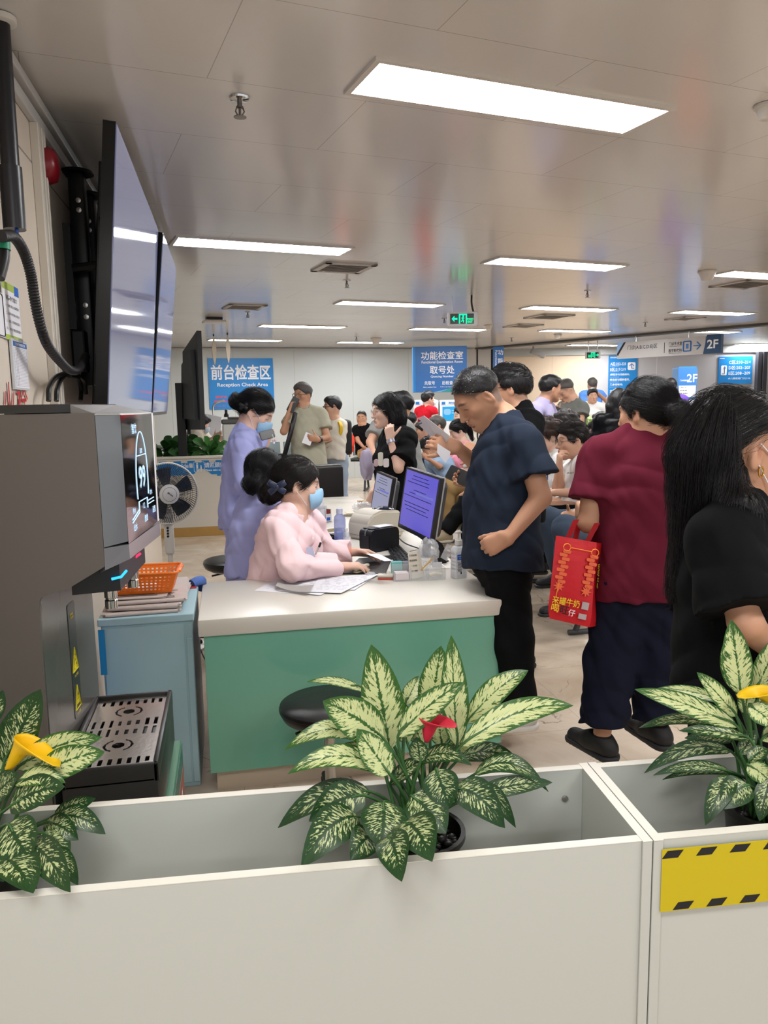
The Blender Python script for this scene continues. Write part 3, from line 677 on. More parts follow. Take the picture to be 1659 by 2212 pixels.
def newspaper(x0, x1, y0, y1, z0, th, rz, label, roll=False):
    t = thing('newspaper', label, 'newspaper', ((x0+x1)/2, (y0+y1)/2, z0), rz, NG)
    w, d = x1-x0, y1-y0
    b = BM(); n = max(2, int(th/0.003))
    for i in range(n):
        zz = i*th/n; o = 0.006*math.sin(i*1.7); box(b, -w/2+o, w/2+o*0.6, -d/2+o*0.5, d/2, zz, zz+th/n*0.8, 0.0008)
    # folded near edge
    tube(b, [(-w/2+0.01, -d/2, th/2), (w/2-0.01, -d/2, th/2)], th/2*0.98, 10)
    obj('folded_sheets', b, M_NEWS, t, smooth=40)
    b = BM()
    for k in range(7): box(b, -w/2+0.03, w/2-0.03-0.03*RNG.random(), -d/2+0.02+k*0.02, -d/2+0.026+k*0.02, th+0.0002, th+0.0006)
    obj('printed_lines', b, INK, t)
newspaper(-0.515, -0.225, 3.06, 3.42, zc, 0.014, 0.05, 'lowest newspaper of the stack on the blue cabinet')
newspaper(-0.49, -0.205, 3.08, 3.46, zc+0.015, 0.018, -0.06, 'rolled second newspaper of the stack, above the lowest one')
newspaper(-0.49, -0.20, 3.10, 3.50, zc+0.034, 0.014, 0.03, 'third newspaper of the stack with bold print on its fold')
newspaper(-0.50, -0.27, 3.12, 3.44, zc+0.049, 0.008, -0.02, 'short top newspaper directly under the orange basket')
# orange basket with real holes
bx, by, bz = -0.36, 3.24, zc+0.0585
t = thing('plastic_basket', 'orange plastic basket with square holes on the newspapers', 'basket', (bx, by, bz), -0.04)
M_OR = mat('basket_orange', '#f07a26', 0.35)
b = BM()
def basket_wall(a0, a1, c0, c1, nx):    # bottom edge a0-a1, top edge c0-c1
    a0, a1, c0, c1 = map(Vector, (a0, a1, c0, c1)); ny = 13; g = {}
    def P(i, j): 
        if (i, j) not in g: u = i/(2*nx+3); v = j/ny; g[(i, j)] = b.verts.new((a0.lerp(a1, u)).lerp(c0.lerp(c1, u), v))
        return g[(i, j)]
    for i in range(2*nx+3):
        for j in range(ny):
            if i >= 2 and i < 2*nx+1 and i % 2 == 0 and j in (2, 4, 6, 8, 10): continue
            b.faces.new((P(i, j), P(i+1, j), P(i+1, j+1), P(i, j+1)))
w0, d0, w1, d1, hh = 0.108, 0.07, 0.135, 0.095, 0.085
cs = [(-1, -1), (1, -1), (1, 1), (-1, 1)]
for i in range(4):
    s, e = cs[i], cs[(i+1) % 4]
    basket_wall((s[0]*w0, s[1]*d0, 0), (e[0]*w0, e[1]*d0, 0), (s[0]*w1, s[1]*d1, hh), (e[0]*w1, e[1]*d1, hh), 13 if i % 2 == 0 else 9)
quad(b, (-w0, -d0, 0), (w0, -d0, 0), (w0, d0, 0), (-w0, d0, 0))
bmesh.ops.remove_doubles(b, verts=b.verts, dist=0.0005)
bmesh.ops.solidify(b, geom=b.faces[:], thickness=0.002)
obj('basket_body', b, M_OR, t)
b = BM(); pts = [(x, y, hh) for x, y in rrect(2*w1+0.004, 2*d1+0.004, 0.02)]; tube(b, pts, 0.0055, 8, closed=True)
for s in (-1, 1): box(b, s*w1-0.006, s*w1+0.014*s, -0.06, 0.06, hh-0.006, hh+0.004, 0.002)
obj('basket_rim', b, M_OR, t, smooth=50)
tt = thing('paper_pile', 'loose white papers lying inside the orange basket', 'papers', (bx-0.03, by, bz+0.003))
b = BM()
for i in range(5): box(b, -0.07, 0.07, -0.05, 0.05, i*0.004, i*0.004+0.0025, M=Matrix.Rotation(0.1*i-0.2, 4, 'Z'))
obj('sheets', b, PAPER, tt)
b = BM(); tube(b, smoothpath([(-0.19, 3.50, zc+0.012), (-0.165, 3.52, zc+0.02), (-0.15, 3.56, zc+0.01), (-0.155, 3.585, zc-0.03)], 5), 0.022, 12); tag(obj('padded_cover', b, mat('cloth_blue', '#4a6bb0', 0.6), smooth=60), 'small blue padded cover hanging over the far corner of the blue cabinet', 'cover')
b = BM(); box(b, -0.225, -0.17, 3.46, 3.53, zc, zc+0.004, 0.001); tag(obj('red_leaflet', b, mat('leaflet_red', '#b9383d', 0.5)), 'red leaflet lying beside the orange basket', 'leaflet')
for i, (c, z1, l) in enumerate((('#3c3f73', 0.76, 'dark blue printed board leaning in the gap between the dispenser and the wall'), ('#c9a593', 0.73, 'pale pink printed board between the two blue boards behind the dispenser'), ('#6d87b8', 0.70, 'light blue printed board next to the blue cabinet behind the dispenser'))):
    t = thing('brochure', l, 'brochure', (-0.59+i*0.022, 2.95, 0.0), 0, 'printed boards behind the dispenser')
    b = BM(); box(b, -0.60+i*0.022, -0.582+i*0.022, 2.86, 3.03, 0.0, z1, 0.002); obj('board', b, mat('brochure_%d' % i, c, 0.4), t, world=True)
t = [o for o in COL.objects if o.name == 'filing_cabinet'][0]
b = BM(); quad(b, (-0.524, 3.032, 0.50), (-0.500, 3.032, 0.50), (-0.500, 3.032, 0.68), (-0.524, 3.032, 0.68)); obj('blue_tape', b, mat('tape_blue', '#2a8ec4', 0.4), t, world=True, label='blue tape strip')

# ================================================================== desk
M_TOP = mat('counter_top_white', '#dcd6cb', 0.3, bump=0.01, bscale=25)
M_GLASS = mat('desk_green_glass', '#74b39c', 0.06, spec=0.7)
t = thing('reception_desk', 'white topped reception desk with a green glass front in the centre', 'desk', (0.48, 3.3, 0))
DZ = 0.715
DF = Vector((-0.145, 2.962, 0)); 
b = BM(); box(b, -0.147, 1.102, 2.945, 3.60, DZ-0.068, DZ, 0.006)
obj('desk_top', b, M_TOP, t, world=True, smooth=30)
b = BM(); box(b, 0.60, 1.105, 3.585, 6.72, DZ-0.04, DZ-0.001, 0.004); obj('return_top', b, M_TOP, t, world=True, smooth=30)
b = BM(); box(b, -0.128, 1.078, 2.962, 2.982, 0.085, DZ-0.068, 0.002); obj('front_glass', b, M_GLASS, t, world=True)
b = BM(); box(b, -0.105, 1.06, 2.99, 3.55, 0.0, DZ-0.069); obj('desk_body', b, mat('desk_body_cream', '#c9b9a6', 0.5), t, world=True)
b = BM(); box(b, 1.02, 1.06, 3.56, 6.66, 0.0, DZ-0.041); obj('return_body', b, mat('desk_body_cream'), t, world=True)
b = BM(); box(b, 0.64, 1.01, 6.62, 6.66, 0.0, DZ-0.041); obj('end_panel', b, mat('desk_body_cream'), t, world=True)

# ================================================================== planter boxes
PZ = 0.80
P0 = Vector(atZ(1409, 1814, PZ)); PB = Vector(atZ(1270, 1650, PZ)); PL0 = Vector(atZ(0, 1942, PZ))
pe = (P0-PL0).normalized(); pn_ = Vector((-pe.y, pe.x, 0))
PD = (PB-P0).dot(pn_); PRZ = math.atan2(pe.y, pe.x)
M_PW = mat('planter_white_board', '#c0c2bb', 0.4); M_PE = mat('planter_edge_white', '#dedacf', 0.4)
def planter(x0, x1, label):
    t = thing('planter_box', label, 'planter box', tuple(P0+pe*((x0+x1)/2)+Vector((0, 0, -PZ))), PRZ, 'white planter boxes')
    L = x1-x0; a = -L/2; c = L/2; th = 0.0165
    for nm, q in (('front_board', (a+th, c-th, 0, 0.017)), ('rear_board', (a+th, c-th, PD-0.017, PD))):
        b = BM(); box(b, q[0], q[1], q[2], q[3], 0, PZ-0.001, 0.0008); obj(nm, b, M_PW, t)
    for x in (a, c-th): b = BM(); box(b, x, x+th, -0.004, PD+0.004, 0, PZ, 0.0008); obj('end_board', b, M_PW, t)
    b = BM(); box(b, a+th, c-th, 0.017, PD-0.017, PZ-0.26, PZ-0.245); obj('inner_shelf', b, M_PW, t)
    # pale edge banding on the upper rims
    b = BM(); box(b, a+th, c-th, -0.0004, 0.0175, PZ-0.0012, PZ); box(b, a+th, c-th, PD-0.0175, PD+0.0004, PZ-0.0012, PZ)
    for x in (a, c-th): box(b, x-0.0001, x+th+0.0001, -0.0045, PD+0.0045, PZ, PZ+0.0008)
    obj('edge_band', b, M_PE, t)
    if x0 < -1:
        b = BM(); Ms = frame_of((c-th-0.036, PD-0.0175, PZ-0.06), (1, 0, 0), (0, 0, 1), (0, -1, 0)); lathe(b, [(0.0065, 0), (0.0065, 0.002), (0.003, 0.0035), (0, 0.0035)], 16, M=Ms); obj('screw', b, M_STEEL, t, smooth=40)
    return t
planter(-1.42, -0.0012, 'long white planter box across the foreground holding the centre plant')
pr = planter(0.0012, 1.2, 'white planter box at the right with a yellow striped sign')
# yellow sign on the right box front
t = thing('warning_sign', 'blank yellow sign with black slanted marks on the right planter box', 'sign', tuple(P0+pe*0.24-pn_*0.003+Vector((0, 0, -0.15))), PRZ)
sg = Pane(P0+pe*0.215-pn_*0.0052+Vector((0, 0, -0.0715)), pe, (0, 0, 1))
sg.part(t, 'sheet', mat('sign_yellow', '#c6b107', 0.45), 0.40, 0.112, 0.0, 0.001)
for k in range(7):
    u = -0.20+0.010+k*0.0595
    for v, hh2 in ((0.0465, 0.013), (-0.0475, 0.013)):
        b = BM(); prism(b, [(u+(0.012 if v < 0 else -0.01), v-hh2/2), (u+0.0275+(0.012 if v < 0 else -0.01), v-hh2/2), (u+0.037+(0.012 if v < 0 else -0.01), v+hh2/2), (u+0.0095+(0.012 if v < 0 else -0.01), v+hh2/2)], 0.001, 0.0015, sg.M())
        obj('stripe', b, INK, t, world=True)
# ================================================================== signs
M_SB = mat('sign_blue', '#1f83cc', 0.35); M_SB2 = mat('sign_blue_deep', '#2a69ae', 0.35); M_SW = mat('sign_lettering_white', '#f2f2f4', 0.5)
M_SR = mat('sign_lettering_red', '#e0506a', 0.5); M_SG = mat('sign_teal', '#2f8f92', 0.35); M_SL = mat('sign_light_blue', '#6fa5d4', 0.35)
def pane_px(pts, dep=None, wall=None):
    """pane through the corners (tl, tr, br, bl) in the photo, at a distance or on a wall (point, normal)"""
    P = []
    for x, y in pts:
        if wall is not None:
            d = Vector(ray(x, y)); p0, n = wall; k = (Vector(p0)-Vector(CPOS)).dot(n)/d.dot(n); P.append(Vector(CPOS)+d*k)
        else: P.append(Vector(atD(x, y, dep)))
    c = sum(P, Vector())/4; ex = ((P[1]-P[0])+(P[2]-P[3]))/2; ex.z = 0; w = ex.length
    pn = Pane(c, ex, (0, 0, 1)); h = ((P[0]-P[3]).length+(P[1]-P[2]).length)/2
    return pn, w, h
def board(name, label, pn, w, h, m, th=0.02, cat='sign'):
    t = thing(name, label, cat, tuple(pn.p(0, -h/2))); b = BM(); pn.slab(b, w, h, -th, 0); obj('board', b, m, t, world=True); return t
bwall = (Vector(BW0)+BWN*0.03, BWN)
pn, w, h = pane_px(((450, 774), (590, 774), (592, 883), (452, 883)), wall=bwall)
t = board('wall_sign', 'blue wall sign reading Reception Check Area on the back wall', pn, w, h, M_SB)
pn.text(t, '前台检查区', 0, h*0.225, h*0.30, M_SW, width=w*0.92, bold=0.022)
pn.text(t, 'Reception Check Area', 0.02*w, -h*0.03, h*0.095, M_SW, width=w*0.78, bold=0.012)
pn.text(t, '温馨提示:', -w*0.32, -h*0.26, h*0.055, M_SR, bold=0.02)
pn.text(t, '此项检查请勿排队,谢谢配合', -w*0.03, -h*0.345, h*0.055, M_SR, width=w*0.82, bold=0.02)
pn.text(t, 'Please do not queue here, thank you', -w*0.06, -h*0.44, h*0.03, M_SR, width=w*0.8)
pn, w, h = pane_px(((895, 749), (1009, 749), (1008, 846), (895, 846)), dep=13.9)
t = board('wall_sign', 'blue box sign reading Functional Examination Room and Queuing Number', pn, w, h, M_SB2, th=0.5)
pn.text(t, '功能检查室', 0.03*w, h*0.30, h*0.18, M_SW, width=w*0.80, bold=0.012)
pn.text(t, 'Functional Examination Room', 0.03*w, h*0.16, h*0.06, M_SW, width=w*0.78, bold=0.012)
pn.text(t, '取号处', 0.03*w, -h*0.015, h*0.18, M_SW, width=w*0.47, bold=0.012)
pn.text(t, 'Queuing Number', 0.03*w, -h*0.165, h*0.06, M_SW, width=w*0.44, bold=0.012)
pn.text(t, '先取号', -0.21*w, -h*0.30, h*0.085, M_SW, width=w*0.2); pn.text(t, '后检查', 0.13*w, -h*0.30, h*0.085, M_SW, width=w*0.21)
pn.text(t, 'Get a number first', -0.21*w, -h*0.39, h*0.028, M_SW, width=w*0.25); pn.text(t, 'Follow-up inspection', 0.13*w, -h*0.39, h*0.028, M_SW, width=w*0.27)
b = BM(); prism(b, [(-w*0.12, -h*0.5), (w*0.5, -h*0.5), (w*0.5, -h*0.36), (w*0.2, -h*0.42)], 0.0005, 0.0012, pn.M()); obj('wave_light', b, M_SL, t, world=True)
b = BM(); prism(b, [(w*0.0, -h*0.5), (w*0.5, -h*0.5), (w*0.5, -h*0.30), (w*0.22, -h*0.40)], 0.0012, 0.002, pn.M()); obj('wave_teal', b, M_SG, t, world=True)
b = BM(); pn.slab(b, 0.04, h, -0.5, 0.002, cu=-w/2+0.0); obj('edge_strip', b, M_SB, t, world=True)
pn, w, h = pane_px(((1066, 750), (1089, 750), (1087, 880), (1065, 880)), dep=14.4)
t = board('wall_sign', 'narrow vertical blue sign beside the column, partly behind the man with glasses', pn, w, h, M_SB2)
for i, ch in enumerate('功能检查室'): pn.text(t, ch, w*0.19, h*(0.405-i*0.135), w*0.5, M_SW)
letters(t, 'Functional Examination Room', pn.p(-w*0.22, h*0.06), -Vector((0, 0, 1)), pn.ex, w*0.22, M_SW, width=h*0.76, lift=0.003)
lwall = (Vector(LB1)-Vector(FH)*0.12, -Vector(FH))
def lobby_pane(pts):
    e = Vector(atD(1900, 755, 17.0))-Vector(LB1); e.z = 0; e.normalize(); n = Vector((e.y, -e.x, 0)); return pane_px(pts, wall=(Vector(LB1)+n*0.03, n))
pn, w, h = lobby_pane(((1315, 767), (1377, 768), (1375, 858), (1314, 859)))
t = board('wall_sign', 'blue lobby wall sign listing areas A and B with an up arrow', pn, w, h, M_SB)
for i, (s, ww, hh2) in enumerate((('A区:222-225', 0.55, 0.075), ('B区:217-219', 0.55, 0.075), ('(眼整形与泪器病科、', 0.7, 0.06), ('眼底病与眼肿瘤科、', 0.7, 0.06), ('黑鼻咽喉科)', 0.45, 0.06), ('视力检查', 0.5, 0.09))):
    v = (0.30, 0.17, 0.045, -0.075, -0.195, -0.36)[i]; pn.text(t, s, -w*0.48+w*ww/2+0.02, h*v, h*hh2, M_SW, width=w*ww, bold=0.014)
    pn.text(t, 'Area A to B Department', -w*0.3, h*(v-0.055), h*0.014, M_SW, width=w*0.32)
pn.part(t, 'arrow_field', M_SW, w*0.27, w*0.27, 0.001, 0.003, cu=w*0.30, cv=h*0.24, r=0.03)
b = BM()
def ar(pn, b, pts, r, w0=0.0045): tube(b, [pn.p(u, v, w0) for u, v in pts], r, 6)
k = w*0.27; cu, cv = w*0.30, h*0.24
ar(pn, b, [(cu+k*0.3, cv-k*0.28), (cu, cv-k*0.28), (cu, cv+k*0.32)], k*0.05); ar(pn, b, [(cu-k*0.28, cv+k*0.03), (cu, cv+k*0.34), (cu+k*0.28, cv+k*0.03)], k*0.05); obj('arrow', b, M_SB2, t, world=True)
pn.text(t, '眼科医院', -w*0.34, h*0.45, h*0.035, M_SW, width=w*0.22)
pn, w, h = lobby_pane(((1553, 770), (1626, 770), (1624, 829), (1551, 829)))
t = board('wall_sign', 'blue lobby wall sign listing areas C, D and E at the right', pn, w, h, M_SB)
for i, s in enumerate(('C区:210~214', 'D区:202~207', 'E区:208~209')): pn.text(t, s, w*0.12, h*(0.29-i*0.2), h*0.13, M_SW, width=w*0.64, bold=0.01)
pn.text(t, '小儿眼底病门诊(210)', w*0.12, -h*0.31, h*0.09, M_SW, width=w*0.66)
pn.part(t, 'arrow_field', M_SW, w*0.17, h*0.36, 0.001, 0.003, cu=-w*0.34, cv=0, r=0.02)
b = BM(); k = h*0.36; cu = -w*0.34; ar(pn, b, [(cu-k*0.17, -k*0.33), (cu+k*0.07, -k*0.33), (cu+k*0.07, k*0.2)], k*0.035); ar(pn, b, [(cu-k*0.02, k*0.2), (cu+k*0.07, k*0.4), (cu+k*0.16, k*0.2), (cu-k*0.02, k*0.2)], k*0.035); obj('arrow', b, M_SB2, t, world=True)
pn.text(t, '眼科医院', -w*0.40, h*0.43, h*0.04, M_SW, width=w*0.14)
pn, w, h = lobby_pane(((1634, 818), (1649, 818), (1649, 827), (1634, 827)))
t = board('wall_plate', 'small dark red plate on the lobby wall at the right edge', pn, w, h, mat('plate_red', '#7d2438', 0.4)); pn.text(t, '消防', 0, 0, h*0.4, M_SW)
# hanging direction sign in the lobby
A = Vector(atD(1333, 760, 13.9)); B_ = Vector(atD(1558, 741, 12.55)); A.z = B_.z = (A.z+B_.z)/2
pn = Pane((A+B_)/2, B_-A, (0, 0, 1)); w = (B_-A).length; h = 0.285
t = thing('hanging_sign', 'long grey hanging direction sign with a blue 2F end under the lobby ceiling', 'hanging sign', tuple(pn.c+Vector((0, 0, h/2))))
b = BM(); pn.slab(b, w*0.86, h, -0.07, 0, cu=-w*0.07); obj('board', b, mat('sign_grey', '#bdb9b8', 0.35), t, world=True)
b = BM(); prism(b, [(w*0.345, -h/2), (w*0.5, -h/2), (w*0.5, h/2+0.02), (w*0.375, h/2+0.02)], -0.08, 0.012, pn.M()); obj('floor_block', b, mat('sign_navy', '#22466a', 0.35), t, world=True)
b = BM(); prism(b, [(-w*0.5, h*0.5), (-w*0.43, h*0.5), (-w*0.5, -h*0.15)], 0.001, 0.006, pn.M()); obj('corner_light', b, mat('sign_pale_blue', '#8fb7e6', 0.4), t, world=True)
b = BM(); prism(b, [(-w*0.43, h*0.5), (-w*0.41, h*0.5), (-w*0.49, -h*0.32), (-w*0.5, -h*0.2)], 0.001, 0.006, pn.M()); obj('corner_dark', b, INK, t, world=True)
pn.text(t, '2F', w*0.428, 0.01, h*0.5, M_SW, bold=0.02, lift=0.014)
pn.text(t, '门诊(A.B.C.D.E)区', -w*0.24, h*0.13, h*0.32, INK, width=w*0.30, bold=0.005)
pn.text(t, '门诊手术室', w*0.085, h*0.20, h*0.2, INK, width=w*0.125); pn.text(t, '医学影像科', w*0.085, -h*0.2, h*0.2, INK, width=w*0.125)
pn.text(t, 'Operating Room', w*0.085, h*0.04, h*0.05, INK, width=w*0.12); pn.text(t, 'Medical Imaging', w*0.085, -h*0.36, h*0.05, INK, width=w*0.12)
b = BM(); pn.slab(b, 0.008, h*0.62, 0, 0.003, cu=-w*0.02); obj('divider', b, INK, t, world=True)
b = BM(); k = h*0.55; cu = w*0.195
tube(b, [pn.p(cu+x, y, 0.003) for x, y in rrect(k*0.8, k, 0.01)], 0.011, 6, closed=True); pn.slab(b, k*0.3, k*0.5, 0, 0.003, cu=cu); obj('lift_symbol', b, M_SB2, t, world=True)
b = BM(); ar(pn, b, [(w*0.255, 0), (w*0.315, 0)], 0.009); ar(pn, b, [(w*0.285, h*0.22), (w*0.318, 0), (w*0.285, -h*0.22)], 0.009); obj('arrow', b, M_SB2, t, world=True)
for u in (-0.32, 0.2):
    q = pn.p(w*u, h/2, -0.035); b = BM(); tube(b, [q, (q.x, q.y, CH)], 0.012, 8); obj('hanging_rod', b, M_STEEL, t, world=True)
# lobby totem sign
pn, w, h = pane_px(((1466, 793), (1505, 793), (1503, 915), (1461, 915)), dep=14.2)
zb = pn.p(0, -h/2).z; pn = Pane(pn.c+Vector((0, 0, -zb/2)), pn.ex, (0, 0, 1)); H = h+zb
t = thing('directory_totem', 'tall blue free standing floor directory marked 2F in the lobby', 'directory sign', (pn.c.x, pn.c.y, 0))
b = BM(); pn.slab(b, w, H, -0.3, 0, r=0.04); obj('totem_body', b, mat('totem_blue', '#2f8fd8', 0.3), t, world=True)
top = H/2
pn.part(t, 'face', mat('totem_face', '#3f78b8', 0.35), w*0.98, h*0.98, 0.0, 0.004, cv=top-h*0.5)
pn.text(t, '2F', w*0.24, top-h*0.2, h*0.14, M_SW, lift=0.006); pn.text(t, '门诊楼层索引', -w*0.15, top-h*0.24, h*0.03, M_SW, width=w*0.5, lift=0.006)
for i, (v0, v1) in enumerate(((0.33, 0.53), (0.57, 0.72), (0.755, 0.985))):
    pn.part(t, 'list_field', PAPER, w*0.9, h*(v1-v0), 0.004, 0.007, cv=top-h*(v0+v1)/2)
    for j in range(3): pn.text(t, ('眼科门诊', '检查室', '药房 收费处')[j], -w*0.2, top-h*(v0+0.035+j*0.05), h*0.018, INK, width=w*(0.3+0.08*j), lift=0.008)
# exit signs
GRN = glow('exit_green', '#12f59a', 2.2)
def exit_sign(dep, cx, cy, wpx, hpx, label, rods, arrow_left=True):
    pn = Pane(atD(cx, cy, dep), RH, (0, 0, 1)); w = wpx*dep/FPX; h = hpx*dep/FPX
    t = thing('exit_sign', label, 'exit sign', tuple(pn.p(0, h/2)))
    b = BM(); pn.slab(b, w, h, -0.035, 0.0, r=h*0.12); obj('sign_housing', b, mat('exit_white', '#dcdcda', 0.35), t, world=True)
    pn.part(t, 'sign_field', mat('exit_field', '#1d2a27', 0.3), w*0.80, h*0.74, 0.0, 0.002, cu=-w*0.03)
    b = BM(); s = -1 if arrow_left else 1
    pn.slab(b, w*0.12, h*0.12, 0.002, 0.003, cu=s*w*0.25); prism(b, [(s*w*0.38, 0), (s*w*0.29, h*0.22), (s*w*0.29, -h*0.22)][::(-1 if s < 0 else 1)], 0.002, 0.003, pn.M())
    # running figure in a door frame
    pn.slab(b, w*0.25, h*0.08, 0.002, 0.003, cv=h*0.31)
    for u in (-0.115, 0.115): pn.slab(b, w*0.04, h*0.7, 0.002, 0.003, cu=w*u)
    pn.slab(b, h*0.12, h*0.12, 0.002, 0.0035, cu=w*0.01, cv=h*0.19, r=h*0.05)
    k = h
    for pts in (((0.0, 0.1), (-0.02, -0.06)), ((-0.02, -0.06), (0.06, -0.14), (0.03, -0.27)), ((-0.02, -0.06), (-0.07, -0.17), (-0.14, -0.2)), ((0.0, 0.08), (0.09, 0.02)), ((0.0, 0.08), (-0.1, 0.03))):
        tube(b, [pn.p(x*k, y*k, 0.003) for x, y in pts], 0.03*k, 6)
    obj('exit_symbol', b, GRN, t, world=True)
    pn.text(t, '安全出口', s*-w*0.245, -h*0.02, h*0.14, GRN, width=w*0.2); pn.text(t, 'EXIT', s*-w*0.245, -h*0.22, h*0.16, GRN, width=w*0.17, bold=0.02)
    for u, r, m, bend in rods:
        q = pn.p(w*u, h/2-0.003, -0.017); b = BM(); tube(b, smoothpath([q, q+Vector((-bend, 0, (CH-q.z)*0.5)), (q.x-bend, q.y, CH)], 5), r, 8); obj('hanging_rod', b, m, t, world=True)
    return t
exit_sign(8.35, 1000, 688.5, 64, 29, 'green lit exit sign with a left arrow hanging from the ceiling', [(0.36, 0.011, M_BLACK, 0.02), (-0.36, 0.002, M_STEEL, 0.0)])
exit_sign(14.6, 1281, 767, 32, 16, 'small green exit sign hanging on two rods in the lobby', [(-0.3, 0.012, M_STEEL, 0), (0.3, 0.012, M_STEEL, 0)], False)
# lobby camera
p = Vector(atZ(1152, 748, CH)); t = thing('security_camera', 'grey bullet security camera hanging from the lobby ceiling', 'camera', tuple(p))
b = BM(); tube(b, [p, p+Vector((0, 0, -0.12))], 0.02, 8); obj('camera_mount', b, mat('cctv_grey', '#9b9a98', 0.4), t, world=True)
b = BM(); box(b, -0.16, 0.16, -0.06, 0.06, -0.05, 0.05, 0.015, M=Matrix.Translation(p+Vector((0.10, 0, -0.15))) @ Matrix.Rotation(0.35, 4, 'Y')); obj('camera_housing', b, mat('cctv_grey'), t, world=True)

# ================================================================== kiosks by the back wall
for i, (x0, x1, l, scr) in enumerate(((893, 948, 'white self service kiosk with a dark blue screen behind the volunteer', '#2d6fe0'), (949, 1003, 'white self service kiosk with a light blue screen next to the first', '#3fb4f0'))):
    dep = 13.0; a = Vector(atD(x0, 900, dep)); c = Vector(atD(x1, 900, dep)); ztop = atD(x0, 864, dep)[2]
    e = c-a; e.z = 0; w = e.length; pn = Pane(((a.x+c.x)/2, (a.y+c.y)/2, ztop/2), e, (0, 0, 1))
    t = thing('kiosk', l, 'kiosk', (pn.c.x, pn.c.y, 0), 0, 'self service kiosks')
    b = BM(); pn.slab(b, w*0.96, ztop, -0.35, 0, r=0.03); obj('kiosk_body', b, mat('kiosk_white', '#dadada', 0.35), t, world=True)
    pn.part(t, 'kiosk_screen', glow('kiosk_screen_%d' % i, scr, 1.0), w*0.74, 0.235, 0.0, 0.006, cv=ztop/2-0.23)
    pn.part(t, 'header', mat('kiosk_header', '#c9d6e4', 0.4), w*0.86, 0.06, 0.0, 0.004, cv=ztop/2-0.055)
    pn.text(t, '预约报到机', w*0.08, ztop/2-0.055, 0.04, M_SB2, width=w*0.42, lift=0.006); pn.part(t, 'header_logo', M_SB2, 0.06, 0.045, 0.004, 0.006, cu=-w*0.33, cv=ztop/2-0.055)
    b = BM(); pn.slab(b, 0.12, 0.1, 0.006, 0.008, cu=-w*0.18, cv=ztop/2-0.2, r=0.04); pn.slab(b, 0.14, 0.02, 0.006, 0.008, cu=w*0.16, cv=ztop/2-0.18); pn.slab(b, 0.14, 0.02, 0.006, 0.008, cu=w*0.16, cv=ztop/2-0.22); obj('screen_icons', b, glow('kiosk_icon', '#9fd6ff', 1.0), t, world=True)
    pn.part(t, 'lower_panel', M_SB2, w*0.5, 0.18, 0.0, 0.004, cv=ztop/2-0.75)

# ================================================================== far reception counter, left
CY = 9.3
cz = atY(430, 990, CY)[2]; cxr = atY(505, 1000, CY)[0]
t = thing('reception_counter', 'white far reception counter with a blue banner and wooden base, left', 'counter', (-1.2, CY+0.3, 0))
b = BM(); box(b, -3.2, cxr, CY, CY+0.05, 0.11, cz, 0.004); box(b, -3.2, cxr, CY+0.05, CY+0.55, cz-0.22, cz-0.18); obj('counter_front', b, mat('counter_white', '#ddd8cd', 0.35), t, world=True)
b = BM(); box(b, -3.2, cxr, CY-0.004, CY+0.55, 0, 0.11, 0.003); obj('wood_base', b, mat('wood_base', '#b8904f', 0.45, var=0.15, vscale=12), t, world=True)
b = BM(); box(b, -3.2, cxr+0.01, CY-0.02, CY+0.1, cz, cz+0.025, 0.004); obj('counter_ledge', b, mat('counter_white'), t, world=True)
bn = Pane(((cxr-1.2)/2, CY-0.004, cz-0.11), (1, 0, 0), (0, 0, 1)); bw = cxr+1.2; bh = 0.165
o = [(-bw/2, -bh/2)]
# lower edge with a hill shaped cut, upper edge with notches
def upx(px): return atY(px, 1005, CY)[0]-bn.c.x
o += [(upx(395), -bh/2), (upx(418), -bh/2+0.01), (upx(430), bh*0.05-0.02), (upx(440), bh*0.1-0.03), (upx(452), -bh/2+0.02), (upx(456), -bh/2), (upx(468), -bh/2), (upx(468), -bh/2-0.02), (upx(476), -bh/2-0.02), (upx(476), -bh/2), (bw/2, -bh/2), (bw/2, bh/2)]
x = bw/2-0.05
while x > -bw/2+0.2: o += [(x, bh/2), (x, bh/2-0.022), (x-0.075, bh/2-0.022), (x-0.075, bh/2)]; x -= 0.16
o += [(-bw/2, bh/2)]
b = BM(); prism(b, o, 0, 0.002, bn.M()); obj('banner', b, M_SB, t, world=True)
bn.text(t, '请照顾好', upx(464), 0.028, 0.062, M_SW, width=0.235, lift=0.004); bn.text(t, 'Please take care of', upx(466), -0.03, 0.024, M_SW, width=0.24, lift=0.004)
bn.text(t, '小心倚靠', upx(398), 0.028, 0.055, M_SW, width=0.20, lift=0.004)
b = BM(); tube(b, [bn.p(upx(430)+x, 0.01+y, 0.003) for x, y in rrect(0.118, 0.118, 0.012)], 0.0025, 6, closed=True)
for k, s in ((-0.022, 1.0), (0.022, 0.72)):
    u = upx(430)+k; v0 = -0.04
    bn.slab(b, 0.02*s, 0.045*s, 0.002, 0.004, cu=u, cv=v0+0.055*s); bn.slab(b, 0.017*s, 0.017*s, 0.002, 0.004, cu=u, cv=v0+0.09*s, r=0.008*s)
    for q in (-0.006, 0.006): bn.slab(b, 0.007*s, 0.036*s, 0.002, 0.004, cu=u+q*s, cv=v0+0.018*s)
obj('banner_pictogram', b, M_SW, t, world=True)
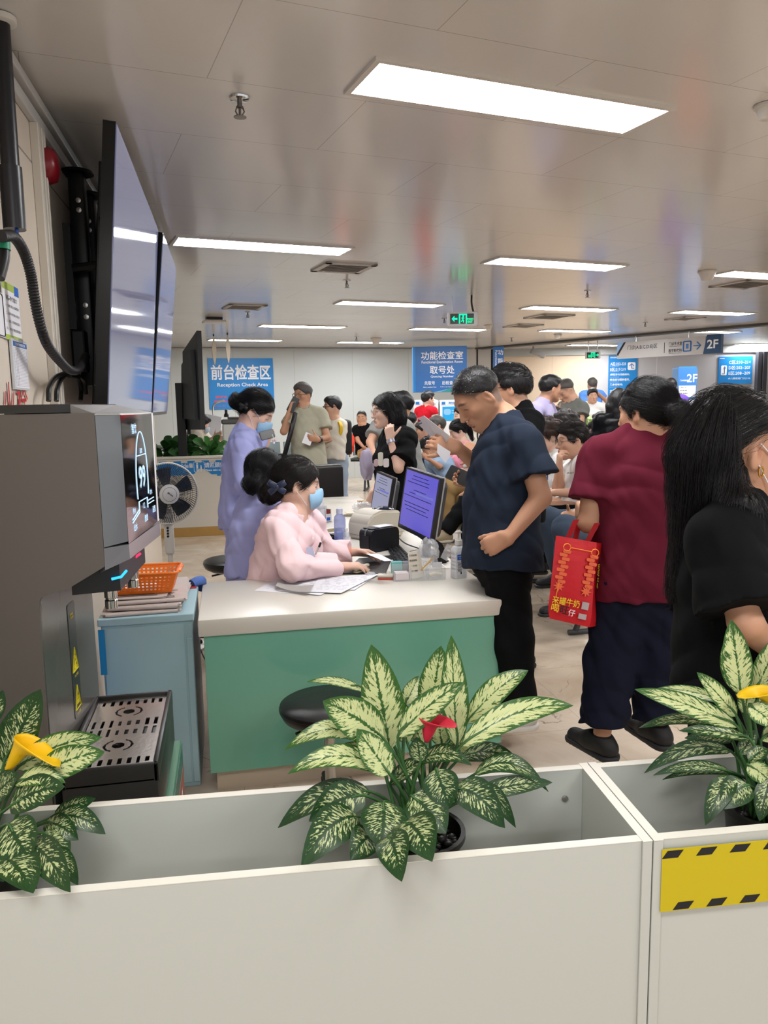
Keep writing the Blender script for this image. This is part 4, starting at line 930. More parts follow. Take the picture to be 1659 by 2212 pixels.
# screen on a black pole standing behind the counter, seen from its back
t = thing('pole_screen', 'black screen on a tall pole behind the far counter, seen from behind', 'television', tuple(atY(396, 985, CY+0.15)))
q0 = Vector(atY(396, 985, CY+0.15)); 
b = BM(); box(b, q0.x-0.05, q0.x+0.05, q0.y-0.04, q0.y+0.04, 0, 1.80, 0.006); obj('pole', b, M_BLACK, t, world=True)
b = BM(); box(b, q0.x+0.06, q0.x+0.10, q0.y-0.03, q0.y+0.03, 1.2, 1.9, 0.004); obj('pole_rail', b, M_BLACK, t, world=True)
TL = Vector(atY(394, 760, CY+0.25)); TR = Vector(atY(425, 714, CY-0.45)); BR = Vector(atY(434, 928, CY-0.45)); BL = Vector(atY(398, 928, CY+0.25))
def slab4(bm, c4, n, th):
    a = [bm.verts.new(p) for p in c4]; d = [bm.verts.new(p+n*th) for p in c4]
    bm.faces.new(a[::-1]); bm.faces.new(d)
    for i in range(4): bm.faces.new((a[i], a[(i+1) % 4], d[(i+1) % 4], d[i]))
sn = (TR-TL).cross(BL-TL).normalized()
if sn.x < 0: sn = -sn
b = BM(); slab4(b, (TL, TR, BR, BL), sn, 0.05); bmesh.ops.recalc_face_normals(b, faces=b.faces); obj('tv_casing', b, mat('tv_back_grey', '#232426', 0.45), t, world=True)
b = BM(); c4 = [TL.lerp(BR, 0.18), TR.lerp(BL, 0.18), BR.lerp(TL, 0.12), BL.lerp(TR, 0.12)]; slab4(b, c4, -sn, 0.05); bmesh.ops.recalc_face_normals(b, faces=b.faces); obj('rear_cover', b, M_BLACK, t, world=True)
b = BM(); tube(b, [q0+Vector((0.05, 0, 0.55)), (TL+BR)/2], 0.025, 8); obj('screen_mount', b, M_BLACK, t, world=True)
# white monitor, lamp and scanner behind the counter
def tilted_box(name, label, cat, pxs, dep, th, m):
    P = [Vector(atD(x, y, dep)) for x, y in pxs]; n = (P[1]-P[0]).cross(P[3]-P[0]).normalized()
    if n.dot(Vector(FW)) < 0: n = -n
    b = BM(); slab4(b, P, n, th); bmesh.ops.recalc_face_normals(b, faces=b.faces); bmesh.ops.bevel(b, geom=b.edges[:], offset=0.006, segments=2, affect='EDGES')
    return b, P, n
t = thing('desktop_monitor', 'white backed monitor behind the far counter beside the worker', 'monitor', tuple(atD(460, 955, 10.4)))
b, P, n = tilted_box('', '', '', ((442, 893), (479, 901), (476, 944), (446, 936)), 10.4, 0.05, None); obj('monitor_housing', b, mat('monitor_white', '#d9dade', 0.4), t, world=True)
b = BM(); p = Vector(atD(463, 940, 10.45)); box(b, p.x-0.04, p.x+0.04, p.y-0.02, p.y+0.02, 0.78, p.z); box(b, p.x-0.12, p.x+0.12, p.y-0.08, p.y+0.08, 0.77, 0.785); obj('monitor_stand', b, mat('monitor_white'), t, world=True)
t = thing('desk_lamp', 'thin white desk lamp above the monitor behind the far counter', 'lamp', tuple(atD(462, 892, 10.5)))
b = BM(); tube(b, smoothpath([atD(462, 905, 10.5), atD(460, 885, 10.5), atD(462, 874, 10.5), atD(470, 869, 10.5)], 6), 0.012, 8); obj('lamp_arm', b, M_STEEL, t, world=True, smooth=60)
b = BM(); tube(b, [atD(466, 870, 10.5), atD(484, 865, 10.5)], 0.013, 8); obj('lamp_head', b, mat('lamp_cream', '#d8cdb8', 0.4), t, world=True, smooth=60)
t = thing('microscope', 'dark topped white eye instrument behind the standing nurse', 'instrument', tuple(atD(495, 930, 9.9)))
b = BM(); p = Vector(atD(500, 909, 9.9)); box(b, -0.13, 0.13, -0.1, 0.1, -0.04, 0.02, 0.02, M=Matrix.Translation(p)); box(b, -0.05, 0.12, -0.07, 0.07, 0.02, 0.05, 0.015, M=Matrix.Translation(p)); obj('instrument_head', b, mat('instrument_grey', '#5b5a58', 0.4), t, world=True)
b = BM(); lathe(b, [(0.03, 0), (0.03, 0.03), (0.018, 0.05), (0.018, 0.09), (0.0, 0.1)], 14, c=Vector(atD(489, 901, 9.9))); obj('knob', b, M_BLACK, t, world=True)
b = BM(); box(b, p.x-0.12, p.x+0.12, p.y-0.1, p.y+0.1, 0.78, p.z-0.04, 0.02); obj('instrument_body', b, mat('instrument_white', '#d2d4cf', 0.4), t, world=True)
b = BM(); box(b, -2.6, cxr-0.05, CY+0.6, CY+1.5, 0.74, 0.77, 0.004); box(b, -2.6, cxr-0.05, CY+0.62, CY+0.66, 0, 0.74); tag(obj('back_desk', b, mat('counter_white')), 'white work desk behind the far counter', 'desk')

# ================================================================== fan
t = thing('pedestal_fan', 'white pedestal fan with a round black cage behind the water dispenser', 'fan', tuple(atY(358, 1236, 4.9)[:2])+(0,))
FY = 4.85; fc = Vector(atY(361, 1066, FY)); fr = 65.5*FY/np.dot(FW, ray(361, 1066)*1.0)/FPX*1.0
fr = 65.5*float(np.dot(np.array(fc)-CPOS, FW))/FPX
fd = (Vector(CPOS)-fc); fd.z = 0.05; fd.normalize(); fd = (fd+Vector((0.22, 0, 0))).normalized()
fx = fd.cross(Vector((0, 0, 1))).normalized()*-1; fy = fd.cross(fx)*-1
fx = Vector((0, 0, 1)).cross(fd).normalized(); fy = fd.cross(fx).normalized()
FM = frame_of(fc, fx, fy, fd)
b = BM(); tube(b, [FM @ Vector((fr*math.cos(a), fr*math.sin(a), 0)) for a in np.linspace(0, 2*PI, 48, endpoint=False)], 0.0065, 8, closed=True); obj('guard_ring', b, mat('fan_white', '#d8d4cc', 0.35), t, world=True, smooth=60)
b = BM()
for side in (1, -1):
    for i in range(84):
        a = 2*PI*i/84; a2 = a+0.32
        pts = [FM @ Vector((rr*math.cos(a+(a2-a)*(1-rr/fr)), rr*math.sin(a+(a2-a)*(1-rr/fr)), side*(0.055*(1-(rr/fr)**2.2)+0.004))) for rr in np.linspace(0.055, fr, 7)]
        tube(b, pts, 0.0017, 4, caps=False)
    for rr in (0.08, 0.115, 0.15):
        if rr < fr: tube(b, [FM @ Vector((rr*math.cos(a), rr*math.sin(a), side*(0.055*(1-(rr/fr)**2.2)+0.004))) for a in np.linspace(0, 2*PI, 32, endpoint=False)], 0.0013, 4, closed=True)
obj('wire_guard', b, mat('guard_black', '#1b1c20', 0.35), t, world=True)
b = BM(); lathe(b, [(0.058, 0.052), (0.06, 0.062), (0.05, 0.07), (0, 0.072)], 32, M=FM, cap=False); obj('hub_cap', b, mat('fan_hub_grey', '#c9c8c5', 0.35), t, world=True, smooth=50)
b = BM(); tube(b, [FM @ Vector((0.042*math.cos(a), 0.042*math.sin(a), 0.0705)) for a in np.linspace(0, 2*PI, 32, endpoint=False)], 0.001, 5, closed=True); obj('hub_ring', b, M_DARK, t, world=True)
letters(t, 'Midea', FM @ Vector((0.004, 0, 0.0725)), fx*0.8-fy*0.6, fy*0.8+fx*0.6, 0.012, M_DARK, lift=0.0005)
for i in range(5):
    b = BM(); a0 = 2*PI*i/5+0.4; G = []
    for u in range(7):
        rr = 0.03+u/6*(fr-0.055); row = []
        for v in range(5): a = a0+(v/4-0.5)*(0.95-0.05*u); row.append(b.verts.new(FM @ Vector((rr*math.cos(a), rr*math.sin(a), (v/4-0.5)*0.05))))
        G.append(row)
    for u in range(6):
        for v in range(4): b.faces.new((G[u][v], G[u+1][v], G[u+1][v+1], G[u][v+1]))
    bmesh.ops.solidify(b, geom=b.faces[:], thickness=0.002); obj('blade', b, mat('fan_blade_grey', '#4f5966', 0.3), t, world=True, smooth=60)
b = BM(); lathe(b, [(0, -0.14), (0.045, -0.135), (0.055, -0.08), (0.05, -0.02), (0, -0.015)], 20, M=FM); obj('motor_housing', b, mat('fan_white'), t, world=True, smooth=50)
fb = Vector((fc.x-0.02*fd.x, fc.y+0.05, 0))
b = BM(); box(b, fb.x-0.028, fb.x+0.028, fb.y-0.03, fb.y+0.03, 0.62, fc.z-0.10, 0.012, seg=3); tube(b, [(fb.x, fb.y, 0.03), (fb.x, fb.y, 0.64)], 0.016, 12); lathe(b, [(0, 0), (0.19, 0.002), (0.19, 0.02), (0.05, 0.045), (0, 0.05)], 30, c=(fb.x, fb.y, 0)); obj('fan_stand', b, mat('fan_white'), t, world=True, smooth=40)
b = BM()
for k in range(4): lathe(b, [(0.007, 0), (0.007, 0.006), (0, 0.007)], 12, M=frame_of((fb.x-0.004, fb.y-0.03, fc.z-0.215-0.0175*k), (1, 0, 0), (0, 0, 1), (0, -1, 0)))
obj('buttons', b, M_BLACK, t, world=True)
b = BM(); tube(b, smoothpath([(fb.x+0.02, fb.y, 0.5), (fb.x+0.1, fb.y-0.1, 0.25), (fb.x+0.2, fb.y-0.35, 0.02), (fb.x+0.35, fb.y-0.6, 0.01)], 8), 0.004, 6); obj('power_cord', b, M_BLACK, t, world=True, smooth=60)

# ================================================================== stools and chairs
M_LEATH = mat('black_leather', '#141312', 0.35, bump=0.05, bscale=120)
def stool(x, y, zs, r, label):
    t = thing('stool', label, 'stool', (x, y, 0), 0, 'round black stools')
    b = BM(); lathe(b, [(0, zs-0.075), (r*0.72, zs-0.075), (r*0.93, zs-0.055), (r, zs-0.03), (r*0.985, zs-0.012), (r*0.9, zs-0.003), (r*0.5, zs), (0, zs+0.001)], 44); obj('seat', b, M_LEATH, t, smooth=50)
    b = BM(); tube(b, [(r*0.985*math.cos(a), r*0.985*math.sin(a), zs-0.022) for a in np.linspace(0, 2*PI, 44, endpoint=False)], 0.0035, 6, closed=True); obj('piping', b, M_LEATH, t, smooth=60)
    b = BM(); lathe(b, [(0.02, 0.12), (0.02, zs-0.08)], 18); lathe(b, [(0.031, 0.075), (0.031, 0.115), (0.026, 0.125), (0.0, 0.126)], 18); obj('gas_column', b, M_STEEL, t, smooth=40)
    b = BM(); box(b, -r*0.5, r*0.2, -0.03, 0.03, zs-0.088, zs-0.076); tube(b, [(0, 0, zs-0.085), (-r*0.7, -0.05, zs-0.095)], 0.006, 6); obj('lever_plate', b, M_BLACK, t)
    for k in range(5):
        a = 2*PI*k/5+0.3; e = (0.24*math.cos(a), 0.24*math.sin(a), 0.06)
        b = BM(); tube(b, [(0, 0, 0.10), (e[0], e[1], 0.065)], [0.02, 0.012], 8); obj('leg', b, M_BLACK, t, smooth=50)
        b = BM(); lathe(b, [(0, -0.012), (0.024, -0.012), (0.026, 0), (0.024, 0.012), (0, 0.012)], 14, M=Matrix.Translation((e[0], e[1], 0.028)) @ Matrix.Rotation(a, 4, 'Z') @ Matrix.Rotation(PI/2, 4, 'X')); obj('castor', b, M_BLACK, t, smooth=40)
p = atZ(706, 1535, 0.40); stool(p[0], 2.66, atY(706, 1512, 2.66)[2], 0.178, 'round black stool in front of the green glass desk, behind the centre plant')
p = atY(499, 1210, 4.85); stool(p[0], 4.85, atY(499, 1206, 4.85)[2], 0.172, 'round black stool behind the desk beside the standing nurse')
# office chair
q = Vector(atD(683, 1045, 7.3)); t = thing('office_chair', 'black leather office chair behind the pink nurse and the desk', 'office chair', (q.x, q.y, 0), 0.35)
zt = atD(690, 1003, 7.3)[2]; k = 0.25
b = BM(); box(b, -k, k, -0.05, 0.04, 0.52, zt, 0.04, seg=4)
for v in b.verts: v.co.y += 0.10*((v.co.x/k)**2)*-0.6
obj('backrest', b, mat('chair_leather', '#1e1b1b', 0.4), t, smooth=60)
b = BM()
for zz in (0.62, 0.78): tube(b, [(-k*0.85, -0.058, zz), (0, -0.052, zz), (k*0.85, -0.058, zz)], 0.006, 6)
obj('seam', b, M_BLACK, t)
b = BM(); box(b, -k, k, -0.5, -0.02, 0.42, 0.50, 0.03, seg=3); obj('seat', b, mat('chair_leather'), t, smooth=60)
b = BM(); tube(b, [(0, -0.25, 0.08), (0, -0.25, 0.42)], 0.03, 12); obj('gas_column', b, M_BLACK, t, smooth=40)
for kk in range(5):
    a = 2*PI*kk/5; b = BM(); tube(b, [(0, -0.25, 0.09), (0.3*math.cos(a), -0.25+0.3*math.sin(a), 0.03)], [0.022, 0.014], 8); obj('leg', b, M_BLACK, t, smooth=50)
# ================================================================== smooth bodies: signed distance shapes meshed by surface nets
F32 = np.float32
def npv(v): return np.array(v, dtype=float)
def unit(v): v = npv(v); return v/max(1e-9, np.linalg.norm(v))
class Sdf:
    def __init__(s): s.ops = []
    def cone(s, a, b, ra, rb, k=0.02, flat=None, cuta=False, cutb=False, sub=False):
        """tapered limb from a to b; flat = (direction, factor) thins it along a direction"""
        a = npv(a); b = npv(b); r = max(ra, rb)
        s.ops.append(('c', np.minimum(a, b)-r, np.maximum(a, b)+r, k, sub, (a, b, ra, rb, flat, cuta, cutb))); return s
    def ell(s, c, r, R=None, k=0.02, sub=False):
        c = npv(c); r = npv(r); R = np.eye(3) if R is None else np.array(R, dtype=float)
        e = np.sqrt(((R*r[:, None])**2).sum(0))
        s.ops.append(('e', c-e, c+e, k, sub, (c, r, R))); return s
    def plane(s, p, n, k=0.0):
        """cuts away the side the normal points to"""
        s.ops.append(('p', None, None, k, False, (npv(p), unit(n)))); return s
    def mesh(s, vox, noise=0.0, nfreq=1.0, seed=0):
        add = [o for o in s.ops if o[0] != 'p' and not o[4]]
        lo = np.min([o[1] for o in add], 0)-3*vox-noise; hi = np.max([o[2] for o in add], 0)+3*vox+noise
        n = np.ceil((hi-lo)/vox).astype(int)+1
        ax = [(lo[i]+np.arange(n[i])*vox).astype(F32) for i in range(3)]
        F = np.full(n, 0.5, F32)
        for kind, l, h, k, sub, d in s.ops:
            if kind == 'p':
                p, nn = d
                D = ((ax[0]-p[0])*nn[0])[:, None, None]+((ax[1]-p[1])*nn[1])[None, :, None]+((ax[2]-p[2])*nn[2])[None, None, :]
                F = np.maximum(F, D.astype(F32)); continue
            m = k+2.5*vox
            i0 = np.clip(np.floor((l-m-lo)/vox).astype(int), 0, n-1); i1 = np.clip(np.ceil((h+m-lo)/vox).astype(int)+1, 0, n)
            if (i1 <= i0).any(): continue
            W = tuple(slice(i0[i], i1[i]) for i in range(3))
            X = ax[0][W[0]][:, None, None]; Y = ax[1][W[1]][None, :, None]; Z = ax[2][W[2]][None, None, :]
            if kind == 'e':
                c, r, R = d; q = [(X-c[0])*R[i][0]+(Y-c[1])*R[i][1]+(Z-c[2])*R[i][2] for i in range(3)]
                k0 = np.sqrt((q[0]/r[0])**2+(q[1]/r[1])**2+(q[2]/r[2])**2); k1 = np.sqrt((q[0]/r[0]**2)**2+(q[1]/r[1]**2)**2+(q[2]/r[2]**2)**2)+1e-9
                D = k0*(k0-1)/k1
            else:
                a, b, ra, rb, flat, ca, cb = d; px, py, pz = X-a[0], Y-a[1], Z-a[2]; ba = b-a
                if flat is not None:
                    fd = unit(flat[0]); g = 1/flat[1]-1; t = px*fd[0]+py*fd[1]+pz*fd[2]; t0 = float(ba@fd)
                    px, py, pz = px+g*t*fd[0], py+g*t*fd[1], pz+g*t*fd[2]; ba = ba+g*t0*fd
                L2 = float(ba@ba)+1e-12; t = (px*ba[0]+py*ba[1]+pz*ba[2])/L2; tc = np.clip(t, 0, 1)
                D = np.sqrt((px-ba[0]*tc)**2+(py-ba[1]*tc)**2+(pz-ba[2]*tc)**2)-(ra+(rb-ra)*tc)
                L = math.sqrt(L2)
                if ca: D = np.maximum(D, -t*L)
                if cb: D = np.maximum(D, (t-1)*L)
            A = F[W]
            if sub:
                D = -D; hh = np.maximum(k-np.abs(A-D), 0)/max(k, 1e-6); F[W] = np.maximum(A, D)+hh*hh*k*0.25
            else:
                hh = np.maximum(k-np.abs(A-D), 0)/max(k, 1e-6); F[W] = np.minimum(A, D)-hh*hh*k*0.25
        if noise > 0:
            I = np.nonzero(np.abs(F) < 0.03+noise)
            x, y, z = ax[0][I[0]]*nfreq, ax[1][I[1]]*nfreq, ax[2][I[2]]*nfreq; o = seed*1.7
            def rg(t): return 1-2*np.abs(np.sin(t))**0.8
            v = 1.15*rg(8*x+6*z+2.2*np.sin(6*y+5*z+o)+o)+0.8*rg(9*y-7*z+2.0*np.sin(6*x+o*2)+1+o)+0.7*np.sin(26*z+9*x+1.7*np.sin(13*y-9*x+o))+0.35*np.sin(42*x-37*y+29*z+2*np.sin(11*z)+o)
            F[I] += (v*noise*0.75).astype(F32)
        return surface_nets(F, lo, vox)
def surface_nets(F, lo, vox):
    ins = F < 0
    c = np.zeros(np.array(F.shape)-1, np.int8)
    for i in (0, 1):
        for j in (0, 1):
            for k in (0, 1): c += ins[i:F.shape[0]-1+i, j:F.shape[1]-1+j, k:F.shape[2]-1+k]
    act = np.nonzero((c > 0) & (c < 8)); n = len(act[0])
    if n == 0: return np.zeros((0, 3)), np.zeros((0, 4), int)
    idx = np.full(c.shape, -1, np.int32); idx[act] = np.arange(n)
    A = np.stack(act, 1); S = np.zeros((n, 3)); cnt = np.zeros(n)
    cor = [(i, j, k) for i in (0, 1) for j in (0, 1) for k in (0, 1)]
    val = {q: F[A[:, 0]+q[0], A[:, 1]+q[1], A[:, 2]+q[2]] for q in cor}
    for q in cor:
        for d in range(3):
            if q[d] == 0:
                r = list(q); r[d] = 1; r = tuple(r); a, b = val[q], val[r]; m = (a < 0) != (b < 0)
                t = a[m]/(a[m]-b[m]); p = np.tile(np.array(q, float), (m.sum(), 1)); p[:, d] = t; S[m] += p; cnt[m] += 1
    Vt = lo+(A+S/cnt[:, None])*vox
    Q = []
    for d in range(3):
        s0 = [slice(None)]*3; s1 = [slice(None)]*3; s0[d] = slice(0, -1); s1[d] = slice(1, None)
        a = ins[tuple(s0)]; b = ins[tuple(s1)]; e1, e2 = (d+1) % 3, (d+2) % 3
        I = np.stack(np.nonzero(a != b), 1)
        I = I[(I[:, e1] > 0) & (I[:, e2] > 0) & (I[:, e1] < F.shape[e1]-1) & (I[:, e2] < F.shape[e2]-1)]
        def at(o1, o2):
            J = I.copy(); J[:, e1] -= o1; J[:, e2] -= o2; return idx[J[:, 0], J[:, 1], J[:, 2]]
        q = np.stack([at(1, 1), at(0, 1), at(0, 0), at(1, 0)], 1); fl = ~a[I[:, 0], I[:, 1], I[:, 2]]
        q[fl] = q[fl][:, ::-1]; Q.append(q)
    Q = np.concatenate(Q); Q = Q[(Q >= 0).all(1)]
    return Vt, Q
def smooth_verts(V_, Q, it=1, lam=0.5):
    E_ = np.concatenate([Q[:, [0, 1]], Q[:, [1, 2]], Q[:, [2, 3]], Q[:, [3, 0]]])
    for _ in range(it):
        S = np.zeros_like(V_); c = np.zeros(len(V_)); 
        for d in range(3): S[:, d] = np.bincount(E_[:, 0], V_[E_[:, 1], d], len(V_))+np.bincount(E_[:, 1], V_[E_[:, 0], d], len(V_))
        c = np.bincount(E_[:, 0], minlength=len(V_))+np.bincount(E_[:, 1], minlength=len(V_))
        V_ = V_*(1-lam)+lam*S/np.maximum(c, 1)[:, None]
    return V_
def sdf_obj(name, S, vox, m, parent, noise=0.0, nfreq=1.0, seed=0, color=None, smooth=1, label=None):
    Vt, Q = S.mesh(vox, noise, nfreq, seed)
    if len(Vt) == 0: return None
    if smooth: Vt = smooth_verts(Vt, Q, smooth, 0.5)
    if parent is not None:
        W = root_matrix(parent).inverted(); W = np.array(W); Vl = Vt @ W[:3, :3].T+W[:3, 3]
    else: Vl = Vt
    me = bpy.data.meshes.new(name); me.vertices.add(len(Vl)); me.vertices.foreach_set('co', Vl.astype(F32).ravel())
    me.loops.add(Q.size); me.loops.foreach_set('vertex_index', Q.astype(np.int32).ravel())
    me.polygons.add(len(Q)); me.polygons.foreach_set('loop_start', np.arange(0, Q.size, 4, dtype=np.int32))
    me.update(calc_edges=True); me.shade_smooth()
    if color is not None:
        a = me.attributes.new('Col', 'FLOAT_COLOR', 'POINT'); a.data.foreach_set('color', color(Vt).astype(F32).ravel())
    me.materials.append(m); o = bpy.data.objects.new(name, me); link(o, parent)
    if label: o['label'] = label
    return o
def strands(name, base, hd, m, parent, n, flow, ln, rad, lift=0.25, seg=6, seed=1, m2=None, frac2=0.0):
    """thin hair strands that follow flow(local position) over the surface of the hair mesh"""
    from mathutils.kdtree import KDTree
    me = base.data; nv = len(me.vertices); co = np.empty(nv*3, F32); me.vertices.foreach_get('co', co); co = co.reshape(-1, 3)
    nr = np.empty(nv*3, F32); me.vertices.foreach_get('normal', nr); nr = nr.reshape(-1, 3)
    W = np.array(root_matrix(parent)); off = W[:3, 3]; cw = co @ W[:3, :3].T+off
    kd = KDTree(nv)
    for i in range(nv): kd.insert(cw[i], i)
    kd.balance(); rg = np.random.default_rng(seed); b = BM(); b2 = BM()
    for _ in range(n):
        i = int(rg.integers(nv)); p = cw[i].astype(float); pts = [p-nr[i]*0.002]; L = ln*(0.6+0.8*rg.random()); st = L/seg; side = 0.15*(rg.random()-0.5)
        for k in range(seg):
            _, q, _ = kd.find(p); N_ = nr[q].astype(float); l = hd.loc(p[None])[0]; d = npv(flow(l)); d = hd.R[0]*d[0]+hd.R[1]*d[1]+hd.R[2]*d[2]
            d = d-N_*np.dot(d, N_)*(1.0 if lift < 1 else 0.0); d = unit(d)+N_*(lift if k else lift*0.6)+np.cross(N_, d)*side; p = p+unit(d)*st
            if lift < 0.9:
                c = cw[q].astype(float); h_ = np.dot(p-c, N_); lim = 0.0015+0.004*rg.random()
                if h_ < lim-0.001: p = p+N_*(lim-0.001-h_)
                elif h_ > 0.02: p = p-N_*(h_-0.02)
            pts.append(p)
        tube(b2 if (m2 is not None and rg.random() < frac2) else b, pts, [rad*(1-0.7*k/seg) for k in range(seg+1)], 3, caps=False)
    o = obj(name, b, m, parent, world=True, smooth=True)
    if m2 is not None and len(b2.verts): obj(name, b2, m2, parent, world=True, smooth=True)
    else: b2.free()
    return o
def skin_mat():
    m = mat('skin', '#c99b7f', 0.48, spec=0.4); nt, N, L, b = nodes_of(m)
    a = N.new('ShaderNodeAttribute'); a.attribute_name = 'Col'; L.new(a.outputs['Color'], b.inputs['Base Color'])
    b.inputs['Subsurface Weight'].default_value = 0.06; b.inputs['Subsurface Radius'].default_value = (0.012, 0.005, 0.003); b.inputs['Subsurface Scale'].default_value = 0.5
    return m
M_SKIN = skin_mat()
def hair_mat(name, col, rough=0.38):
    if name in MATS: return MATS[name]
    m = mat(name, col, rough, spec=0.45); nt, N, L, b = nodes_of(m)
    tc = N.new('ShaderNodeTexCoord'); mp = N.new('ShaderNodeMapping'); mp.inputs['Scale'].default_value = (260, 260, 26)
    n = N.new('ShaderNodeTexNoise'); n.inputs['Scale'].default_value = 1.0; n.inputs['Detail'].default_value = 2
    L.new(tc.outputs['Object'], mp.inputs[0]); L.new(mp.outputs[0], n.inputs['Vector'])
    bp = N.new('ShaderNodeBump'); bp.inputs['Strength'].default_value = 0.55; bp.inputs['Distance'].default_value = 0.004
    L.new(n.outputs['Fac'], bp.inputs['Height']); L.new(bp.outputs[0], b.inputs['Normal'])
    return m
HAIR = {'black': hair_mat('hair_black', '#141214'), 'brown': hair_mat('hair_brown', '#3a2720'), 'soft': hair_mat('hair_soft_black', '#1d1817'),
        'grey': hair_mat('hair_grey', '#4b4744', 0.5), 'red': hair_mat('hair_red_brown', '#8a4a2a'), 'silver': hair_mat('hair_silver', '#b5b0aa', 0.4)}
def cloth(name, col, rough=0.85, var=0.06, sheen=0.0): return mat(name, col, rough, bump=0.035, bscale=500, var=var, vscale=14, sheen=sheen, spec=0.12)
Zup = np.array([0.0, 0, 1])
def head_frame(phi, pitch=0.0, roll=0.0):
    """phi: 0 faces picture right, 90 away, 180 picture left, 270 to the camera"""
    a = math.radians(phi); f0 = math.cos(a)*RH+math.sin(a)*FH; l0 = np.cross(Zup, f0); p = math.radians(pitch)
    f = f0*math.cos(p)-Zup*math.sin(p); u = np.cross(f, l0); r = math.radians(roll)
    l = l0*math.cos(r)+u*math.sin(r); u = np.cross(f, l); return np.array([f, l, u])
SKT = {'fair': (0.87, 0.71, 0.63), 'mid': (0.80, 0.62, 0.52), 'tan': (0.74, 0.55, 0.44), 'dark': (0.56, 0.40, 0.32)}
